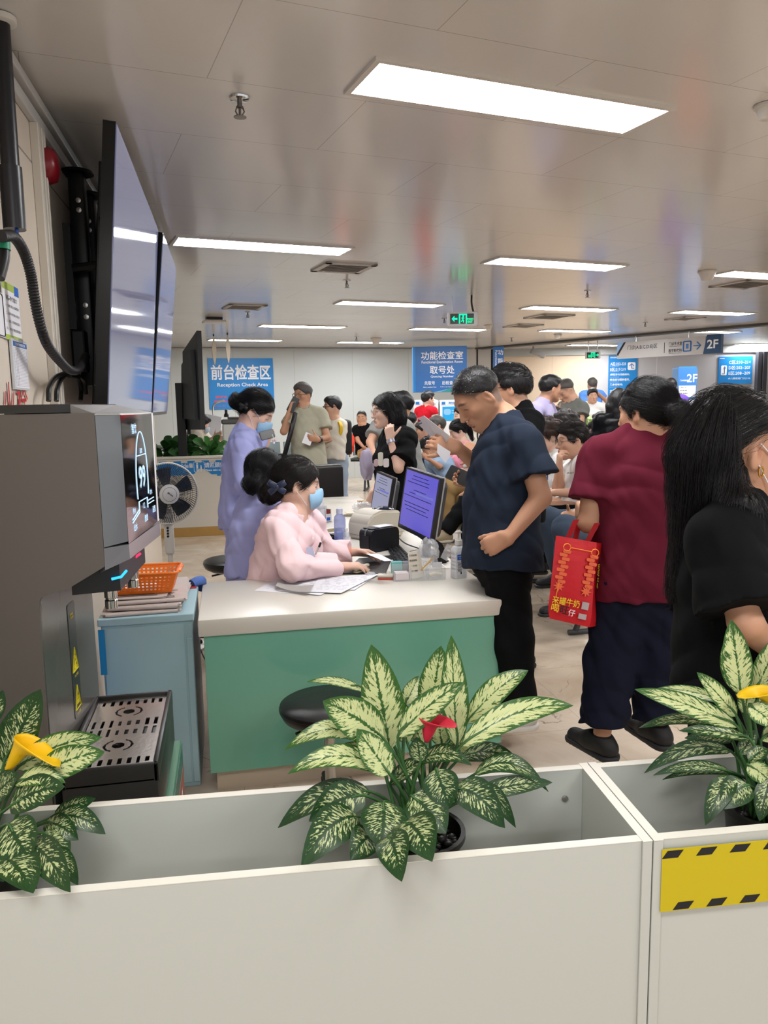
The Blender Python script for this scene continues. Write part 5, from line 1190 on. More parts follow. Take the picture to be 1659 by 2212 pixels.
class Head:
    def __init__(h, c, R, s=1.0): h.c = npv(c); h.R = R; h.s = s
    def P(h, x, y, z): return h.c+(h.R[0]*x+h.R[1]*y+h.R[2]*z)*h.s
    def loc(h, Vt): return (Vt-h.c) @ h.R.T/h.s
    def ops(h, S, detail=True, fem=False, full=0.0):
        P, s = h.P, h.s; R = h.R; fu = full
        def e(c, r, k=0.02, sub=False): S.ell(P(*c), [v*s for v in r], R, k*s, sub)
        def cn(a, b, ra, rb, k=0.02, sub=False): S.cone(P(*a), P(*b), ra*s, rb*s, k*s, sub=sub)
        e((-0.012, 0, 0.030), (0.097, 0.076, 0.084)); e((0.018, 0, -0.028), (0.070, 0.062+fu, 0.082), 0.03)
        for q in (1, -1):
            cn((-0.01, 0.054*q, -0.048), (0.062, 0.014*q, -0.096), 0.020+fu, 0.017, 0.04)
            e((0.058, 0.042*q, -0.022), (0.024, 0.020, 0.022), 0.025)
        e((0.070, 0, -0.094), (0.020, 0.021 if fem else 0.024, 0.018), 0.03)
        if detail:
            cn((0.080, 0.034, 0.022), (0.080, -0.034, 0.022), 0.011, 0.011, 0.022)
            for q in (1, -1): e((0.094, 0.032*q, 0.002), (0.014, 0.016, 0.010), 0.022, True)
            for q in (1, -1): e((0.074, 0.031*q, 0.001), (0.0135, 0.0155, 0.010), 0.008)
            cn((0.090, 0, 0.010), (0.1085, 0, -0.032), 0.0065, 0.0115, 0.014); e((0.106, 0, -0.035), (0.011, 0.010, 0.009), 0.008)
            for q in (1, -1): e((0.096, 0.0115*q, -0.037), (0.010, 0.0075, 0.0075), 0.007)
            e((0.086, 0, -0.064), (0.014, 0.022, 0.013), 0.014)
            e((0.0955, 0, -0.061), (0.008, 0.020, 0.0052), 0.006); e((0.0945, 0, -0.0715), (0.008, 0.017, 0.0060), 0.006)
            e((0.105, 0, -0.0662), (0.012, 0.023, 0.0016), 0.004, True)
            e((0.086, 0, -0.083), (0.012, 0.014, 0.005), 0.012, True)
        for q in (1, -1):
            Re = np.array([R[0]*0.94+R[2]*-0.2, R[1], R[2]]); Re[0] = unit(R[0]*0.95-R[2]*0.2+R[1]*0.3*q*-1); Re[2] = unit(R[2]*0.95+R[0]*-0.25); Re[1] = np.cross(Re[2], Re[0])
            S.ell(P(-0.010, 0.076*q, -0.004), (0.018*s, 0.0085*s, 0.031*s), Re, 0.008*s)
            if detail:
                S.ell(P(-0.004, 0.0855*q, 0.000), (0.0085*s, 0.007*s, 0.018*s), Re, 0.004*s, True); S.ell(P(-0.008, 0.078*q, -0.026), (0.0075*s, 0.006*s, 0.009*s), Re, 0.006*s)
    def paint(h, base, hair=(0.03, 0.028, 0.028), buzz=0.0, lips=(0.60, 0.30, 0.28), brow=0.8, grey=0.0, bald=False):
        b = lin(base)[:3] if not isinstance(base, str) else lin(SKT[base])[:3]; lp = lin(lips)[:3]
        def f(Vt):
            q = h.loc(Vt); C = np.ones((len(Vt), 4)); C[:, :3] = b
            x, y, z = q[:, 0], q[:, 1], q[:, 2]; ay = np.abs(y); near = (np.abs(q).max(1) < 0.16)
            def mix(mask, col, a):
                w_ = (np.clip(mask, 0, 1)*a)[:, None]; C[:, :3] = C[:, :3]*(1-w_)+np.array(col)*w_
            lipm = 1-np.sqrt(((x-0.096)/0.018)**2+(y/0.023)**2+((z+0.0662)/0.0115)**2); mix(np.where(near & (x > 0.07), lipm*3, 0), lp, 0.75)
            blush = 1-np.sqrt(((x-0.07)/0.04)**2+((ay-0.04)/0.025)**2+((z+0.025)/0.025)**2); mix(np.where(near, blush, 0), (b[0]*1.02, b[1]*0.8, b[2]*0.78), 0.5)
            zb = 0.0245+0.006*np.clip(1-((ay-0.030)/0.02)**2, 0, 1); bm_ = (1-np.abs(z-zb)/0.006)*np.clip((ay-0.010)/0.008, 0, 1)*np.clip((0.052-ay)/0.008, 0, 1); mix(np.where(near & (x > 0.04), bm_*2, 0), hair, brow)
            lm = (1-np.abs(z-(-0.001+0.004*np.clip(1-((ay-0.031)/0.018)**2, 0, 1)))/0.0032)*np.clip((ay-0.014)/0.004, 0, 1)*np.clip((0.050-ay)/0.004, 0, 1); mix(np.where(near & (x > 0.05), lm*2, 0), hair, 0.85)
            nm = 1-np.sqrt(((x-0.1)/0.012)**2+((ay-0.008)/0.005)**2+((z+0.0435)/0.004)**2); mix(np.where(near, nm*2, 0), (0.12, 0.05, 0.04), 0.7)
            em = 1-np.sqrt(((x+0.004)/0.012)**2+((ay-0.082)/0.012)**2+((z)/0.018)**2); mix(np.where(near, em*1.5, 0), (b[0]*0.7, b[1]*0.5, b[2]*0.45), 0.55)
            if buzz > 0:
                hl = (0.75*(x-0.028)-0.66*(z+0.004)); hm = np.clip(-hl/0.02, 0, 1)*np.clip((z+0.085)/0.03, 0, 1)*(ay < 0.083)*np.clip(1-np.clip((x+0.03)/0.02, 0, 1)*np.clip((0.03-z)/0.01, 0, 1)*(ay > 0.07), 0, 1)
                mix(np.where(near, hm, 0), hair, buzz)
            return C
        return f
def hand_ops(S, wr, d, n, side, s=1.0, curl=0.5, spread=1.0, thumb=(0.6, 0.75, 0.35), k=0.010, curls=None):
    """five fingers; d points along the fingers, n out of the palm, side 1 = left hand, -1 = right"""
    d = unit(d); n = unit(npv(n)-d*np.dot(npv(n), d)); t = np.cross(d, n)*(-side); wr = npv(wr)
    B = []
    for off, ln, rad, adv in ((0.030, 0.072, 0.0088, 0.090), (0.0105, 0.080, 0.0090, 0.094), (-0.0095, 0.074, 0.0086, 0.090), (-0.028, 0.058, 0.0076, 0.082)):
        base = wr+(d*adv+t*off*spread)*s; B.append((base, ln, rad, off))
        S.cone(wr+(d*0.012+t*off*0.55)*s, base, 0.0155*s, 0.0125*s, 0.016*s)
    for i, (base, ln, rad, off) in enumerate(B):
        c = curl if curls is None else curls[i]; dd = unit(d+t*off*1.2*spread); p = base; ang = 0.0
        for frac, m, r0, r1 in ((0.46, 1.0, 1.08, 1.0), (0.30, 1.15, 1.0, 0.92), (0.24, 0.8, 0.92, 0.78)):
            ang += c*m; v = dd*math.cos(ang)+n*math.sin(ang); q = p+v*ln*frac*s; S.cone(p, q, rad*r0*s, rad*r1*s, 0.004*s); p = q
    p = wr+(d*0.026+t*0.024)*s; v = unit(d*thumb[0]+t*thumb[1]+n*thumb[2]); S.cone(wr+d*0.01*s, p, 0.016*s, 0.0155*s, k*s)
    for ln, r0, r1, cv in ((0.044, 0.0140, 0.0108, 0.0), (0.032, 0.0108, 0.0098, 0.35), (0.026, 0.0098, 0.0078, 0.3)):
        v = unit(v+cv*(d*0.6+n*0.5)); q = p+v*ln*s; S.cone(p, q, r0*s, r1*s, 0.005*s); p = q
# ------------------------------------------------------------------ a person
PEOPLE = []
def person(label, dep, head, phi, hphi=None, pitch=0.0, roll=0.0, kind='stand', s=1.0, hs=None, vox=0.012, skin='mid', J=None, lean=0.0, width=1.0, fat=1.0, fem=False,
           hair=('short', 'black'), top=None, bottom=None, shoes=('#1a1a1c',), hands=None, mask=None, glasses=None, group=None, detail=None, buzz=0.0, full=0.0, noise=0.004, seed=0, extras=None, seat=True, name='person', lift=0.0, strand=None):
    """joints come from a standing or sitting stance below the head; J overrides them with (x, y, depth offset) seen in the photograph"""
    hphi = phi if hphi is None else hphi; hs = (0.97 if fem else 1.02)*s if hs is None else hs
    Rh = head_frame(hphi, pitch, roll); hc = npv(atD(head[0], head[1], dep)); a = math.radians(phi)
    Fd = math.cos(a)*RH+math.sin(a)*FH; Lf = np.cross(Zup, Fd); j = {}
    up = unit(Zup*math.cos(lean)+Fd*math.sin(lean))
    j['neck'] = hc-Rh[0]*0.035*hs-up*0.135*hs-Fd*0.01
    sw = (0.165 if fem else 0.185)*s*width; 
    for q, k in ((1, 'L'), (-1, 'R')): j['sh'+k] = j['neck']-up*0.055*s+Lf*q*sw
    j['pel'] = j['neck']-up*0.50*s
    fl = 0.0+lift
    if kind == 'stand':
        j['pel'][2] = max(j['pel'][2], 0.5); H = j['pel'][2]
        for q, k in ((1, 'L'), (-1, 'R')):
            j['hip'+k] = j['pel']+Lf*q*0.088*s-Zup*0.02; b0 = j['hip'+k].copy(); b0[2] = fl
            j['kn'+k] = b0+Zup*(0.27*H/0.5*0.98)+Fd*0.02+Lf*q*0.02; j['an'+k] = b0+Zup*0.085*s-Fd*0.02+Lf*q*0.03
    else:
        for q, k in ((1, 'L'), (-1, 'R')):
            j['hip'+k] = j['pel']+Lf*q*0.09*s; j['kn'+k] = j['hip'+k]+Fd*0.43*s+Lf*q*0.06*s-Zup*0.0; b0 = j['kn'+k].copy(); b0[2] = fl+0.085*s; j['an'+k] = b0-Fd*0.02
    for q, k in ((1, 'L'), (-1, 'R')):
        j['el'+k] = j['sh'+k]-up*0.285*s+Lf*q*0.045-Fd*0.02
        j['wr'+k] = j['el'+k]+(Fd*0.10-Zup*0.225)*s if kind == 'stand' else j['el'+k]+Fd*0.20*s-Zup*0.10*s-Lf*q*0.06*s
    fixed = set()
    for kx, v in (J or {}).items():
        j[kx] = npv(atD(v[0], v[1], dep+v[2])) if len(v) == 3 else npv(atZ(v[0], v[1], v[3])); fixed.add(kx)
    if 'neck' in fixed and 'pel' not in fixed: pass
    t = thing(name, label, 'person', (float(j['pel'][0]), float(j['pel'][1]), 0.0), 0, group)
    if detail is None: detail = vox < 0.009
    upv = unit(j['neck']-j['pel']); rt = unit(j['shL']-j['shR']); fw_ = unit(np.cross(rt, upv))
    if np.dot(fw_, Fd) < 0: fw_ = -fw_
    rt = np.cross(upv, fw_); TR = np.array([rt, fw_, upv])
    def lv(f): return j['pel']*(1-f)+j['neck']*f
    TL_ = np.linalg.norm(j['neck']-j['pel']); ts = TL_/0.50
    w_ = width
    def torso(S, inf=0.0, k=0.05, low=True):
        S.ell(lv(0.02), (0.155*s*w_+inf, 0.110*s*fat+inf, 0.13*ts+inf), TR, k); S.ell(lv(0.36)+fw_*0.012*(fat-1)*8*s, (0.140*s*w_*(0.9 if fem else 1)+inf, 0.104*s*fat+inf, 0.17*ts+inf), TR, k)
        S.ell(lv(0.68)-fw_*0.005, (0.150*s*w_+inf, 0.108*s*(0.5+0.5*fat)+inf, 0.16*ts+inf), TR, k)
        m = (j['shL']+j['shR'])/2
        S.cone(j['shL']*0.88+m*0.12, j['shR']*0.88+m*0.12, 0.056*s+inf, 0.056*s+inf, k)
        for q in 'LR': S.cone(j['neck']+upv*0.015*s, j['sh'+q]*0.85+m*0.15+upv*0.005*s, 0.050*s+inf*0.6, 0.050*s+inf, k*0.8)
        if fem:
            for q in (1, -1): S.ell(lv(0.60)+fw_*0.085*s+rt*q*0.07*s, (0.06*s+inf, 0.05*s+inf, 0.06*s+inf), TR, k)
    # ---- body
    hd = Head(hc, Rh, hs); S = Sdf(); hd.ops(S, detail, fem, full); 
    S.cone(hd.P(-0.022, 0, -0.055), j['neck']-upv*0.02*s, (0.048 if fem else 0.056)*hs, (0.052 if fem else 0.062)*s, 0.035)
    torso(S, -0.004 if top else 0.0)
    ka = 1.0 if not fem else 0.88
    hands = hands or {}
    for q, sd in (('L', 1), ('R', -1)):
        S.cone(j['sh'+q], j['el'+q], 0.047*s*ka*(0.6+0.4*fat), 0.038*s*ka*(0.6+0.4*fat), 0.02); S.cone(j['el'+q], j['wr'+q], 0.039*s*ka*(0.6+0.4*fat), 0.026*s*ka, 0.015)
        hn = hands.get(q, {})
        d0 = unit(j['wr'+q]-j['el'+q])
        if 'dir' in hn: dd = unit(npv(hn['dir'][0])*1.0) if np.ndim(hn['dir'][0]) else unit(RH*hn['dir'][0]+Zup*hn['dir'][1]+FH*hn['dir'][2])
        else: dd = d0
        nn = unit(RH*hn['palm'][0]+Zup*hn['palm'][1]+FH*hn['palm'][2]) if 'palm' in hn else -Lf*sd
        hand_ops(S, j['wr'+q], dd, nn, sd, s*(0.92 if fem else 1.0), hn.get('curl', 0.4), curls=hn.get('curls'), thumb=hn.get('thumb', (0.6, 0.75, 0.35)))
        S.cone(j['hip'+q], j['kn'+q], 0.078*s, 0.052*s, 0.03); S.cone(j['kn'+q], j['an'+q], 0.053*s, 0.034*s, 0.02)
        fdir = hands.get('foot'+q); fdv = unit(RH*fdir[0]+Zup*0+FH*fdir[1]) if fdir else Fd
        j['fd'+q] = fdv; S.cone(j['an'+q]-Zup*0.035*s-fdv*0.02, j['an'+q]-Zup*0.05*s+fdv*0.14*s, 0.035*s, 0.028*s, 0.02)
    hcol = lin({'black': '#151314', 'brown': '#3a2720', 'soft': '#1d1817', 'grey': '#55504c', 'red': '#6d3d25'}.get(hair[1], '#151314'))[:3]
    sdf_obj('body', S, vox, M_SKIN, t, color=hd.paint(skin, hcol, buzz, lips=(0.66, 0.38, 0.35) if fem else (0.62, 0.37, 0.33)))
    # ---- garments
    vc = vox*1.05
    if top:
        S = Sdf(); inf = top.get('inf', 0.012); hem = top.get('hem', 0.10); torso(S, inf, 0.05)
        hp = lv(0.0)-upv*hem*s if kind == 'stand' else lv(0.0)-upv*0.03*s
        S.cone(lv(0.5), hp, 0.158*s*w_+inf+top.get('flare', 0.0)*0.3, 0.165*s*w_+inf+top.get('flare', 0.0), 0.05, flat=(fw_, 0.72*(0.6+0.4*fat)), cutb=True)
        S.plane(hp-upv*0.0, -upv)
        for q in 'LR':
            sl = top.get('sleeve', 0.62); sr = top.get('sr', 0.0)
            if sl <= 1.0:
                e = j['sh'+q]+(j['el'+q]-j['sh'+q])*sl; S.cone(j['sh'+q], e, 0.060*s*ka+inf*0.6, (0.057*s+0.008+sr)*(0.6+0.4*fat), 0.03, cutb=True)
            else:
                S.cone(j['sh'+q], j['el'+q], 0.056*s*ka+inf*0.6, 0.050*s+0.004+sr, 0.03); e = j['el'+q]+(j['wr'+q]-j['el'+q])*(sl-1.0); S.cone(j['el'+q], e, 0.050*s+0.004+sr, 0.038*s+0.006+sr, 0.02, cutb=True)
        nr = top.get('neck', 0.070)*s
        S.cone(j['neck']+upv*0.035*s+fw_*0.012, j['neck']+upv*0.2*s+fw_*0.03, nr, nr*1.15, 0.012, sub=True)
        if top.get('vneck'): S.cone(j['neck']+fw_*0.09*s+upv*0.03*s, lv(0.80)+fw_*0.13*s, 0.05*s, 0.012, 0.01, sub=True)
        if hem and kind == 'stand':
            pass
        sdf_obj(top.get('name', 'shirt'), S, vc, top['m'], t, noise*top.get('wr', 1.0), 2.0/s, seed+1)
        if top.get('collar'):
            S = Sdf(); S.cone(j['neck']-upv*0.012*s+fw_*0.005, j['neck']+upv*0.035*s+fw_*0.012, 0.079*s, 0.068*s, 0.0, cuta=True, cutb=True); S.cone(j['neck']-upv*0.03*s+fw_*0.005, j['neck']+upv*0.05*s+fw_*0.012, 0.066*s, 0.060*s, 0.004, sub=True)
            S.cone(j['neck']+fw_*0.06*s+upv*0.03*s, j['neck']+fw_*0.10*s-upv*0.06*s, 0.022*s, 0.02*s, 0.004, sub=True)
            sdf_obj('collar', S, min(vc, 0.008), top['m'], t)
        for nm, f in (top.get('parts') or {}).items(): f(t, dict(j=j, lv=lv, rt=rt, fw=fw_, up=upv, s=s, TR=TR, torso=torso, inf=inf))
    if bottom:
        S = Sdf(); bi = bottom.get('inf', 0.014); S.ell(lv(0.0), (0.152*s*w_+bi, 0.106*s*(0.35+0.65*fat)+bi*0.6, 0.13*ts), TR, 0.05)
        for q in 'LR':
            ln = bottom.get('len', 1.0); r1 = bottom.get('knee', 0.068)*s; r2 = bottom.get('hem', 0.058)*s
            if ln <= 0.6:
                e = j['hip'+q]+(j['kn'+q]-j['hip'+q])*ln*1.7; S.cone(j['hip'+q], e, 0.082*s*(0.5+0.5*w_)+bi, r1+bi+0.01, 0.04, cutb=True)
            else:
                S.cone(j['hip'+q], j['kn'+q], 0.080*s*(0.4+0.6*w_)+bi, r1+bi*0.6, 0.045); e = j['kn'+q]+(j['an'+q]-j['kn'+q])*bottom.get('cut', 0.98); S.cone(j['kn'+q], e, r1+bi*0.6, r2+0.006, 0.03, cutb=True)
        S.plane(lv(0.12), upv)
        sdf_obj(bottom.get('name', 'trousers'), S, vc, bottom['m'], t, noise*bottom.get('wr', 1.1), 1.7/s, seed+2)
    if shoes:
        for q in 'LR':
            if abs(j['an'+q][2]) > 0.5 and kind == 'stand': continue
            fdv = j['fd'+q]; an = j['an'+q].copy(); z0 = an[2]-0.085*s; g = an-Zup*(an[2]-z0)
            S = Sdf(); S.cone(g+Zup*0.045*s-fdv*0.035*s, g+Zup*0.032*s+fdv*0.15*s, 0.042*s, 0.034*s, 0.02); S.cone(an-Zup*0.01, g+Zup*0.05*s+fdv*0.05*s, 0.043*s, 0.043*s, 0.03); S.plane(an+Zup*0.01, Zup); S.plane(g+Zup*0.022*s, -Zup)
            sdf_obj('shoe', S, min(vc, 0.009), mat('shoe_'+shoes[0], shoes[0], 0.6), t)
            S = Sdf(); S.cone(g+Zup*0.02*s-fdv*0.035*s, g+Zup*0.02*s+fdv*0.155*s, 0.047*s, 0.039*s, 0.0); S.plane(g+Zup*0.026*s, Zup); S.plane(g+Zup*0.001, -Zup)
            sdf_obj('sole', S, min(vc, 0.009), mat('sole_'+shoes[-1], shoes[-1], 0.6), t)
    # ---- hair
    hm = HAIR[hair[1]]; style = hair[0]; vh = min(vox, 0.011); P = hd.P; hsz = hd.s
    def HE(S, c, r, k=0.02, sub=False): S.ell(P(*c), [v*hsz for v in r], Rh, k*hsz, sub)
    if style != 'bald':
        S = Sdf(); th = {'short': 0.012, 'buzz': 0.006, 'fluffy': 0.024, 'crew': 0.014}.get(style, 0.012)
        HE(S, (-0.012, 0, 0.032), (0.097+th*0.7, 0.077+th*0.55, 0.083+th))
        if style in ('short', 'fluffy', 'crew'): HE(S, (0.02, 0, 0.072), (0.075+th*0.4, 0.062+th*0.3, 0.040+th), 0.02)
        if style == 'buzz': S.plane(P(0.045, 0, 0.056), Rh[0]*0.62-Rh[2]*0.78); S.plane(P(-0.06, 0, 0.0), -Rh[2]*0.95-Rh[0]*0.1)
        elif style == 'longback': S.plane(P(-0.02, 0, 0.036), Rh[0]*0.36-Rh[2]*0.93)
        elif style == 'crew': S.plane(P(0.036, 0, 0.028), Rh[0]*0.70-Rh[2]*0.71); S.plane(P(-0.06, 0, -0.035), -Rh[2]*0.95-Rh[0]*0.1)
        elif style == 'receding': S.plane(P(0.0, 0, 0.03), Rh[0]*0.72-Rh[2]*0.69+0*Rh[1]); HE(S, (0.085, 0, 0.09), (0.07, 0.05, 0.06), 0.01, True); S.plane(P(-0.06, 0, -0.06), -Rh[2])
        else: S.plane(P(0.034, 0, 0.0 if fem else 0.004), Rh[0]*0.76-Rh[2]*0.65); S.plane(P(-0.06, 0, -0.075), -Rh[2])
        if style == 'fringe': HE(S, (0.072, 0.0, 0.055), (0.03, 0.065, 0.035), 0.02)
        if style not in ('buzz', 'receding'):
            for q in (1, -1): HE(S, (-0.002, 0.088*q, -0.012), (0.022, 0.02, 0.03), 0.006, True)
        if style in ('bun', 'bunlow'):
            bz = -0.005 if style == 'bun' else -0.05
            HE(S, (-0.115, 0, bz), (0.045, 0.05, 0.045), 0.025)
            if style == 'bunlow': HE(S, (-0.09, 0, -0.03), (0.04, 0.045, 0.04), 0.03)
        if style == 'ponytail': S.cone(P(-0.10, 0, 0.02), P(-0.135, 0, -0.02), 0.03*hsz, 0.034*hsz, 0.02); S.cone(P(-0.135, 0, -0.02), P(-0.12, 0, -0.17), 0.034*hsz, 0.014*hsz, 0.02)
        if style == 'longback':
            for q in (1, -1): S.cone(P(-0.070, 0.045*q, 0.02), P(-0.078, 0.055*q, -0.06)-Zup*(hair[2]-0.05)*hsz, 0.036*hsz, 0.03*hsz, 0.03)
            S.cone(P(-0.085, 0, 0.0), P(-0.09, 0, -0.05)-Zup*(hair[2]-0.05)*hsz, 0.055*hsz, 0.04*hsz, 0.03)
        if style in ('long', 'bob'):
            L_ = hair[2] if len(hair) > 2 else (0.16 if style == 'bob' else 0.40)
            for q in (1, -1):
                for xx, rr in ((-0.06, 0.040), (-0.015, 0.030)):
                    S.cone(P(xx, 0.06*q, 0.02), P(xx-0.01, 0.072*q, -0.05), rr*hsz, rr*hsz, 0.03); S.cone(P(xx-0.01, 0.072*q, -0.05), P(xx-0.01, 0.072*q, -0.05)-Zup*(L_-0.05)*hsz, rr*hsz, rr*0.75*hsz, 0.03)
            S.cone(P(-0.085, 0, 0.0), P(-0.09, 0, -0.05)-Zup*(L_-0.05)*hsz, 0.055*hsz, 0.045*hsz, 0.03)
        for (a_, b_, r0, r1) in (hair[3] if len(hair) > 3 else []): S.cone(npv(atD(a_[0], a_[1], dep+a_[2])), npv(atD(b_[0], b_[1], dep+b_[2])), r0, r1, 0.03)
        ho = sdf_obj('hair', S, vh, hm, t, noise={'fluffy': 0.008, 'short': 0.004, 'buzz': 0.001}.get(style, 0.0025), nfreq=3.0/hsz, seed=seed)
        ns = strand if strand is not None else (int(1900*(0.0095/vox)**1.2) if vox < 0.0098 else 0)
        if ns and ho:
            tgt = {'bun': (-0.125, 0, 0.0), 'bunlow': (-0.12, 0, -0.06), 'ponytail': (-0.12, 0, 0.01)}.get(style)
            if tgt: fl_ = lambda l: (tgt[0]-l[0], tgt[1]-l[1], tgt[2]-l[2])
            elif style == 'longback': fl_ = lambda l: (-1.0, 0.25*l[1]/0.08, -0.45) if l[2] > -0.03 and l[0] > -0.06 else (-0.05, 0, -1.0)
            elif style in ('long', 'bob'): fl_ = lambda l: (-0.25+0.3*min(0, l[2]), 0.6*l[1]/0.08 if l[2] > 0.06 else 0.0, -0.4 if l[2] > 0.06 else -1.0)
            elif style == 'buzz': fl_ = lambda l: (0.6, 0.0, 0.2)
            else: fl_ = lambda l: (0.8 if l[2] > 0.05 else 0.15, 0.2*l[1], -0.1 if l[2] > 0.05 else -1.0)
            sl_ = {'buzz': 0.007, 'crew': 0.018, 'short': 0.032, 'fluffy': 0.05, 'long': 0.16, 'longback': 0.16, 'bob': 0.10}.get(style, 0.09)
            strands('hair_strands', ho, hd, hm, t, ns, fl_, sl_*hsz, 0.00062 if vox < 0.007 else 0.0010, lift={'buzz': 1.2, 'crew': 0.22, 'short': 0.15, 'fluffy': 0.3}.get(style, 0.04), seed=seed, seg=3 if style in ('buzz', 'crew') else 6, m2=HAIR['silver'] if buzz > 0.7 and vox < 0.006 else None, frac2=0.12)
    # ---- mask and glasses
    if mask:
        S = Sdf(); HE(S, (0.036, 0, -0.052), (0.082, 0.070, 0.074)); HE(S, (0.092, 0, -0.035), (0.030, 0.030, 0.05), 0.03); S.plane(P(0.038, 0, 0), -Rh[0]*0.95-Rh[2]*0.3); S.plane(P(0.1, 0, -0.008), Rh[2]*0.95+Rh[0]*-0.35)
        sdf_obj('face_mask', S, min(vox, 0.008), mat('mask_'+mask, mask, 0.7, bump=0.05, bscale=200), t, smooth=2)
        b = BM()
        for q in (1, -1):
            for z0, z1 in ((-0.015, 0.020), (-0.085, -0.025)): tube(b, smoothpath([P(0.05, 0.066*q, z0), P(0.02, 0.075*q, (z0+z1)/2), P(-0.010, 0.088*q, z1)], 4), 0.0016*hsz if vox < 0.009 else 0.0028, 5)
        obj('ear_loops', b, PAPER, t, world=True)
    if glasses:
        b = BM(); rr = 0.0016 if vox < 0.009 else 0.0026
        for q in (1, -1):
            tube(b, [P(0.104-0.25*(abs(y)-0.0)**1.0*0.5, q*y, z) for y, z in [(0.033+0.024*math.cos(a)*1.05, -0.002+0.019*math.sin(a)) for a in np.linspace(0, 2*PI, 20, endpoint=False)]], rr, 6, closed=True)
            tube(b, [P(0.096, 0.058*q, 0.006), P(0.05, 0.079*q, 0.008), P(-0.012, 0.082*q, 0.006), P(-0.026, 0.080*q, -0.012)], rr, 6)
        tube(b, [P(0.103, 0.010, 0.002), P(0.108, 0, 0.005), P(0.103, -0.010, 0.002)], rr, 6)
        obj('glasses', b, mat('glasses_'+glasses, glasses, 0.3), t, world=True)
    rec = dict(t=t, j=j, hd=hd, lv=lv, fw=fw_, rt=rt, up=upv, F=Fd, L=Lf, s=s, kind=kind, label=label, dep=dep, seat=seat)
    if extras: extras(t, rec)
    PEOPLE.append(rec); return rec
# ================================================================== the people
C_NAVY = cloth('cotton_navy', '#222a38'); C_BLACK = cloth('cotton_black', '#0e0e10'); C_TROUS = cloth('trousers_black', '#0f1012'); C_LAV = cloth('uniform_lavender', '#aeb2e6', 0.8)
C_PINK = cloth('uniform_pink', '#f2d3d6', 0.8); C_POLO = cloth('polo_sage', '#a9a693'); C_WHITE = cloth('cotton_white', '#e4e2e0'); C_MAR = cloth('cotton_maroon', '#5e1b2c')
C_INDIGO = cloth('trousers_dark_indigo', '#171a2a'); C_GREY = cloth('cotton_grey', '#8b8b88'); C_SLATE = cloth('cotton_slate', '#6f716c'); C_LILAC = cloth('polo_lilac', '#b3abd0'); C_BLUE = cloth('tee_blue', '#5b8ddb')
C_KHAKI = cloth('trousers_khaki', '#a98a5c'); C_DENIM = cloth('denim', '#434f5f'); C_LTDENIM = cloth('denim_light', '#98a5b5'); C_CREAM = cloth('cotton_cream', '#d8d0c2'); C_RED = cloth('vest_red', '#c8202e'); C_PURP = cloth('tee_purple', '#6b4fae')
C_ORANGE = cloth('top_orange', '#e8693e'); C_DKNAVY = cloth('vest_navy', '#2b3a55'); C_SKY = cloth('tee_sky', '#93aac6'); C_ROSE = cloth('vest_rose', '#ef9bb0')

# --- the man reading papers
NAVY = person('man in a navy t-shirt and black trousers reading papers beside the desk', 3.35, (1032, 858), 183, hphi=196, pitch=38, s=1.03, hs=1.06, vox=0.0052, skin='tan', buzz=0.75, fat=1.22, full=0.004,
    hair=('buzz', 'black'), shoes=('#cfcac4', '#e8e4de'), noise=0.004, seed=3,
    J=dict(neck=(1090, 912, 0.02), shL=(1136, 962, -0.17), shR=(1075, 958, 0.19), elL=(1168, 1075, -0.20), wrL=(1100, 1160, -0.23), elR=(1048, 1020, 0.24), wrR=(990, 968, 0.14), pel=(1085, 1205, 0.0),
           hipL=(1094, 1212, -0.09), hipR=(1080, 1208, 0.09), knL=(1108, 1385, -0.10), knR=(1085, 1370, 0.12), anL=(1122, 1532, -0.08, 0.10)[:3], anR=(1098, 1522, 0.12)),
    hands={'L': dict(dir=(-0.90, -0.5, 0.25), palm=(0.1, -0.3, 0.9), curl=0.8, thumb=(0.9, 0.35, 0.3)), 'R': dict(dir=(-0.86, 0.32, -0.1), palm=(0.1, -0.25, 0.95), curls=(0.5, 0.6, 0.65, 0.7), thumb=(0.8, 0.55, 0.1)), 'footL': (-1, -0.15), 'footR': (-1, 0.0)},
    top=dict(m=C_NAVY, hem=0.045, sleeve=0.60, sr=0.022, flare=0.022, neck=0.066, inf=0.017), bottom=dict(m=C_TROUS, inf=0.012, knee=0.074, hem=0.066))
# --- the man with glasses behind him
GLASS = person('man with glasses in a black t-shirt standing behind the navy t-shirt man', 4.15, (1101, 840), 165, pitch=4, s=1.02, hs=1.04, vox=0.0075, skin='tan', buzz=0.55, hair=('crew', 'black'), glasses='#241c1a', seed=5,
    J=dict(neck=(1118, 884, 0.0), shL=(1145, 915, -0.14), shR=(1085, 912, 0.2), elR=(1068, 975, 0.05), wrR=(1042, 975, -0.05), elL=(1095, 1030, -0.30), wrL=(1040, 1036, -0.42)),
    hands={'R': dict(dir=(-0.9, 0.25, 0.1), palm=(0, -0.6, 0.6), curl=0.7), 'L': dict(dir=(-0.92, 0.0, 0.1), palm=(-0.1, 0.45, -0.85), curls=(0.55, 0.6, 0.6, 0.6), thumb=(0.7, 0.7, 0.1))},
    top=dict(m=C_BLACK, hem=0.06, sleeve=0.66, sr=0.02), bottom=dict(m=C_TROUS))
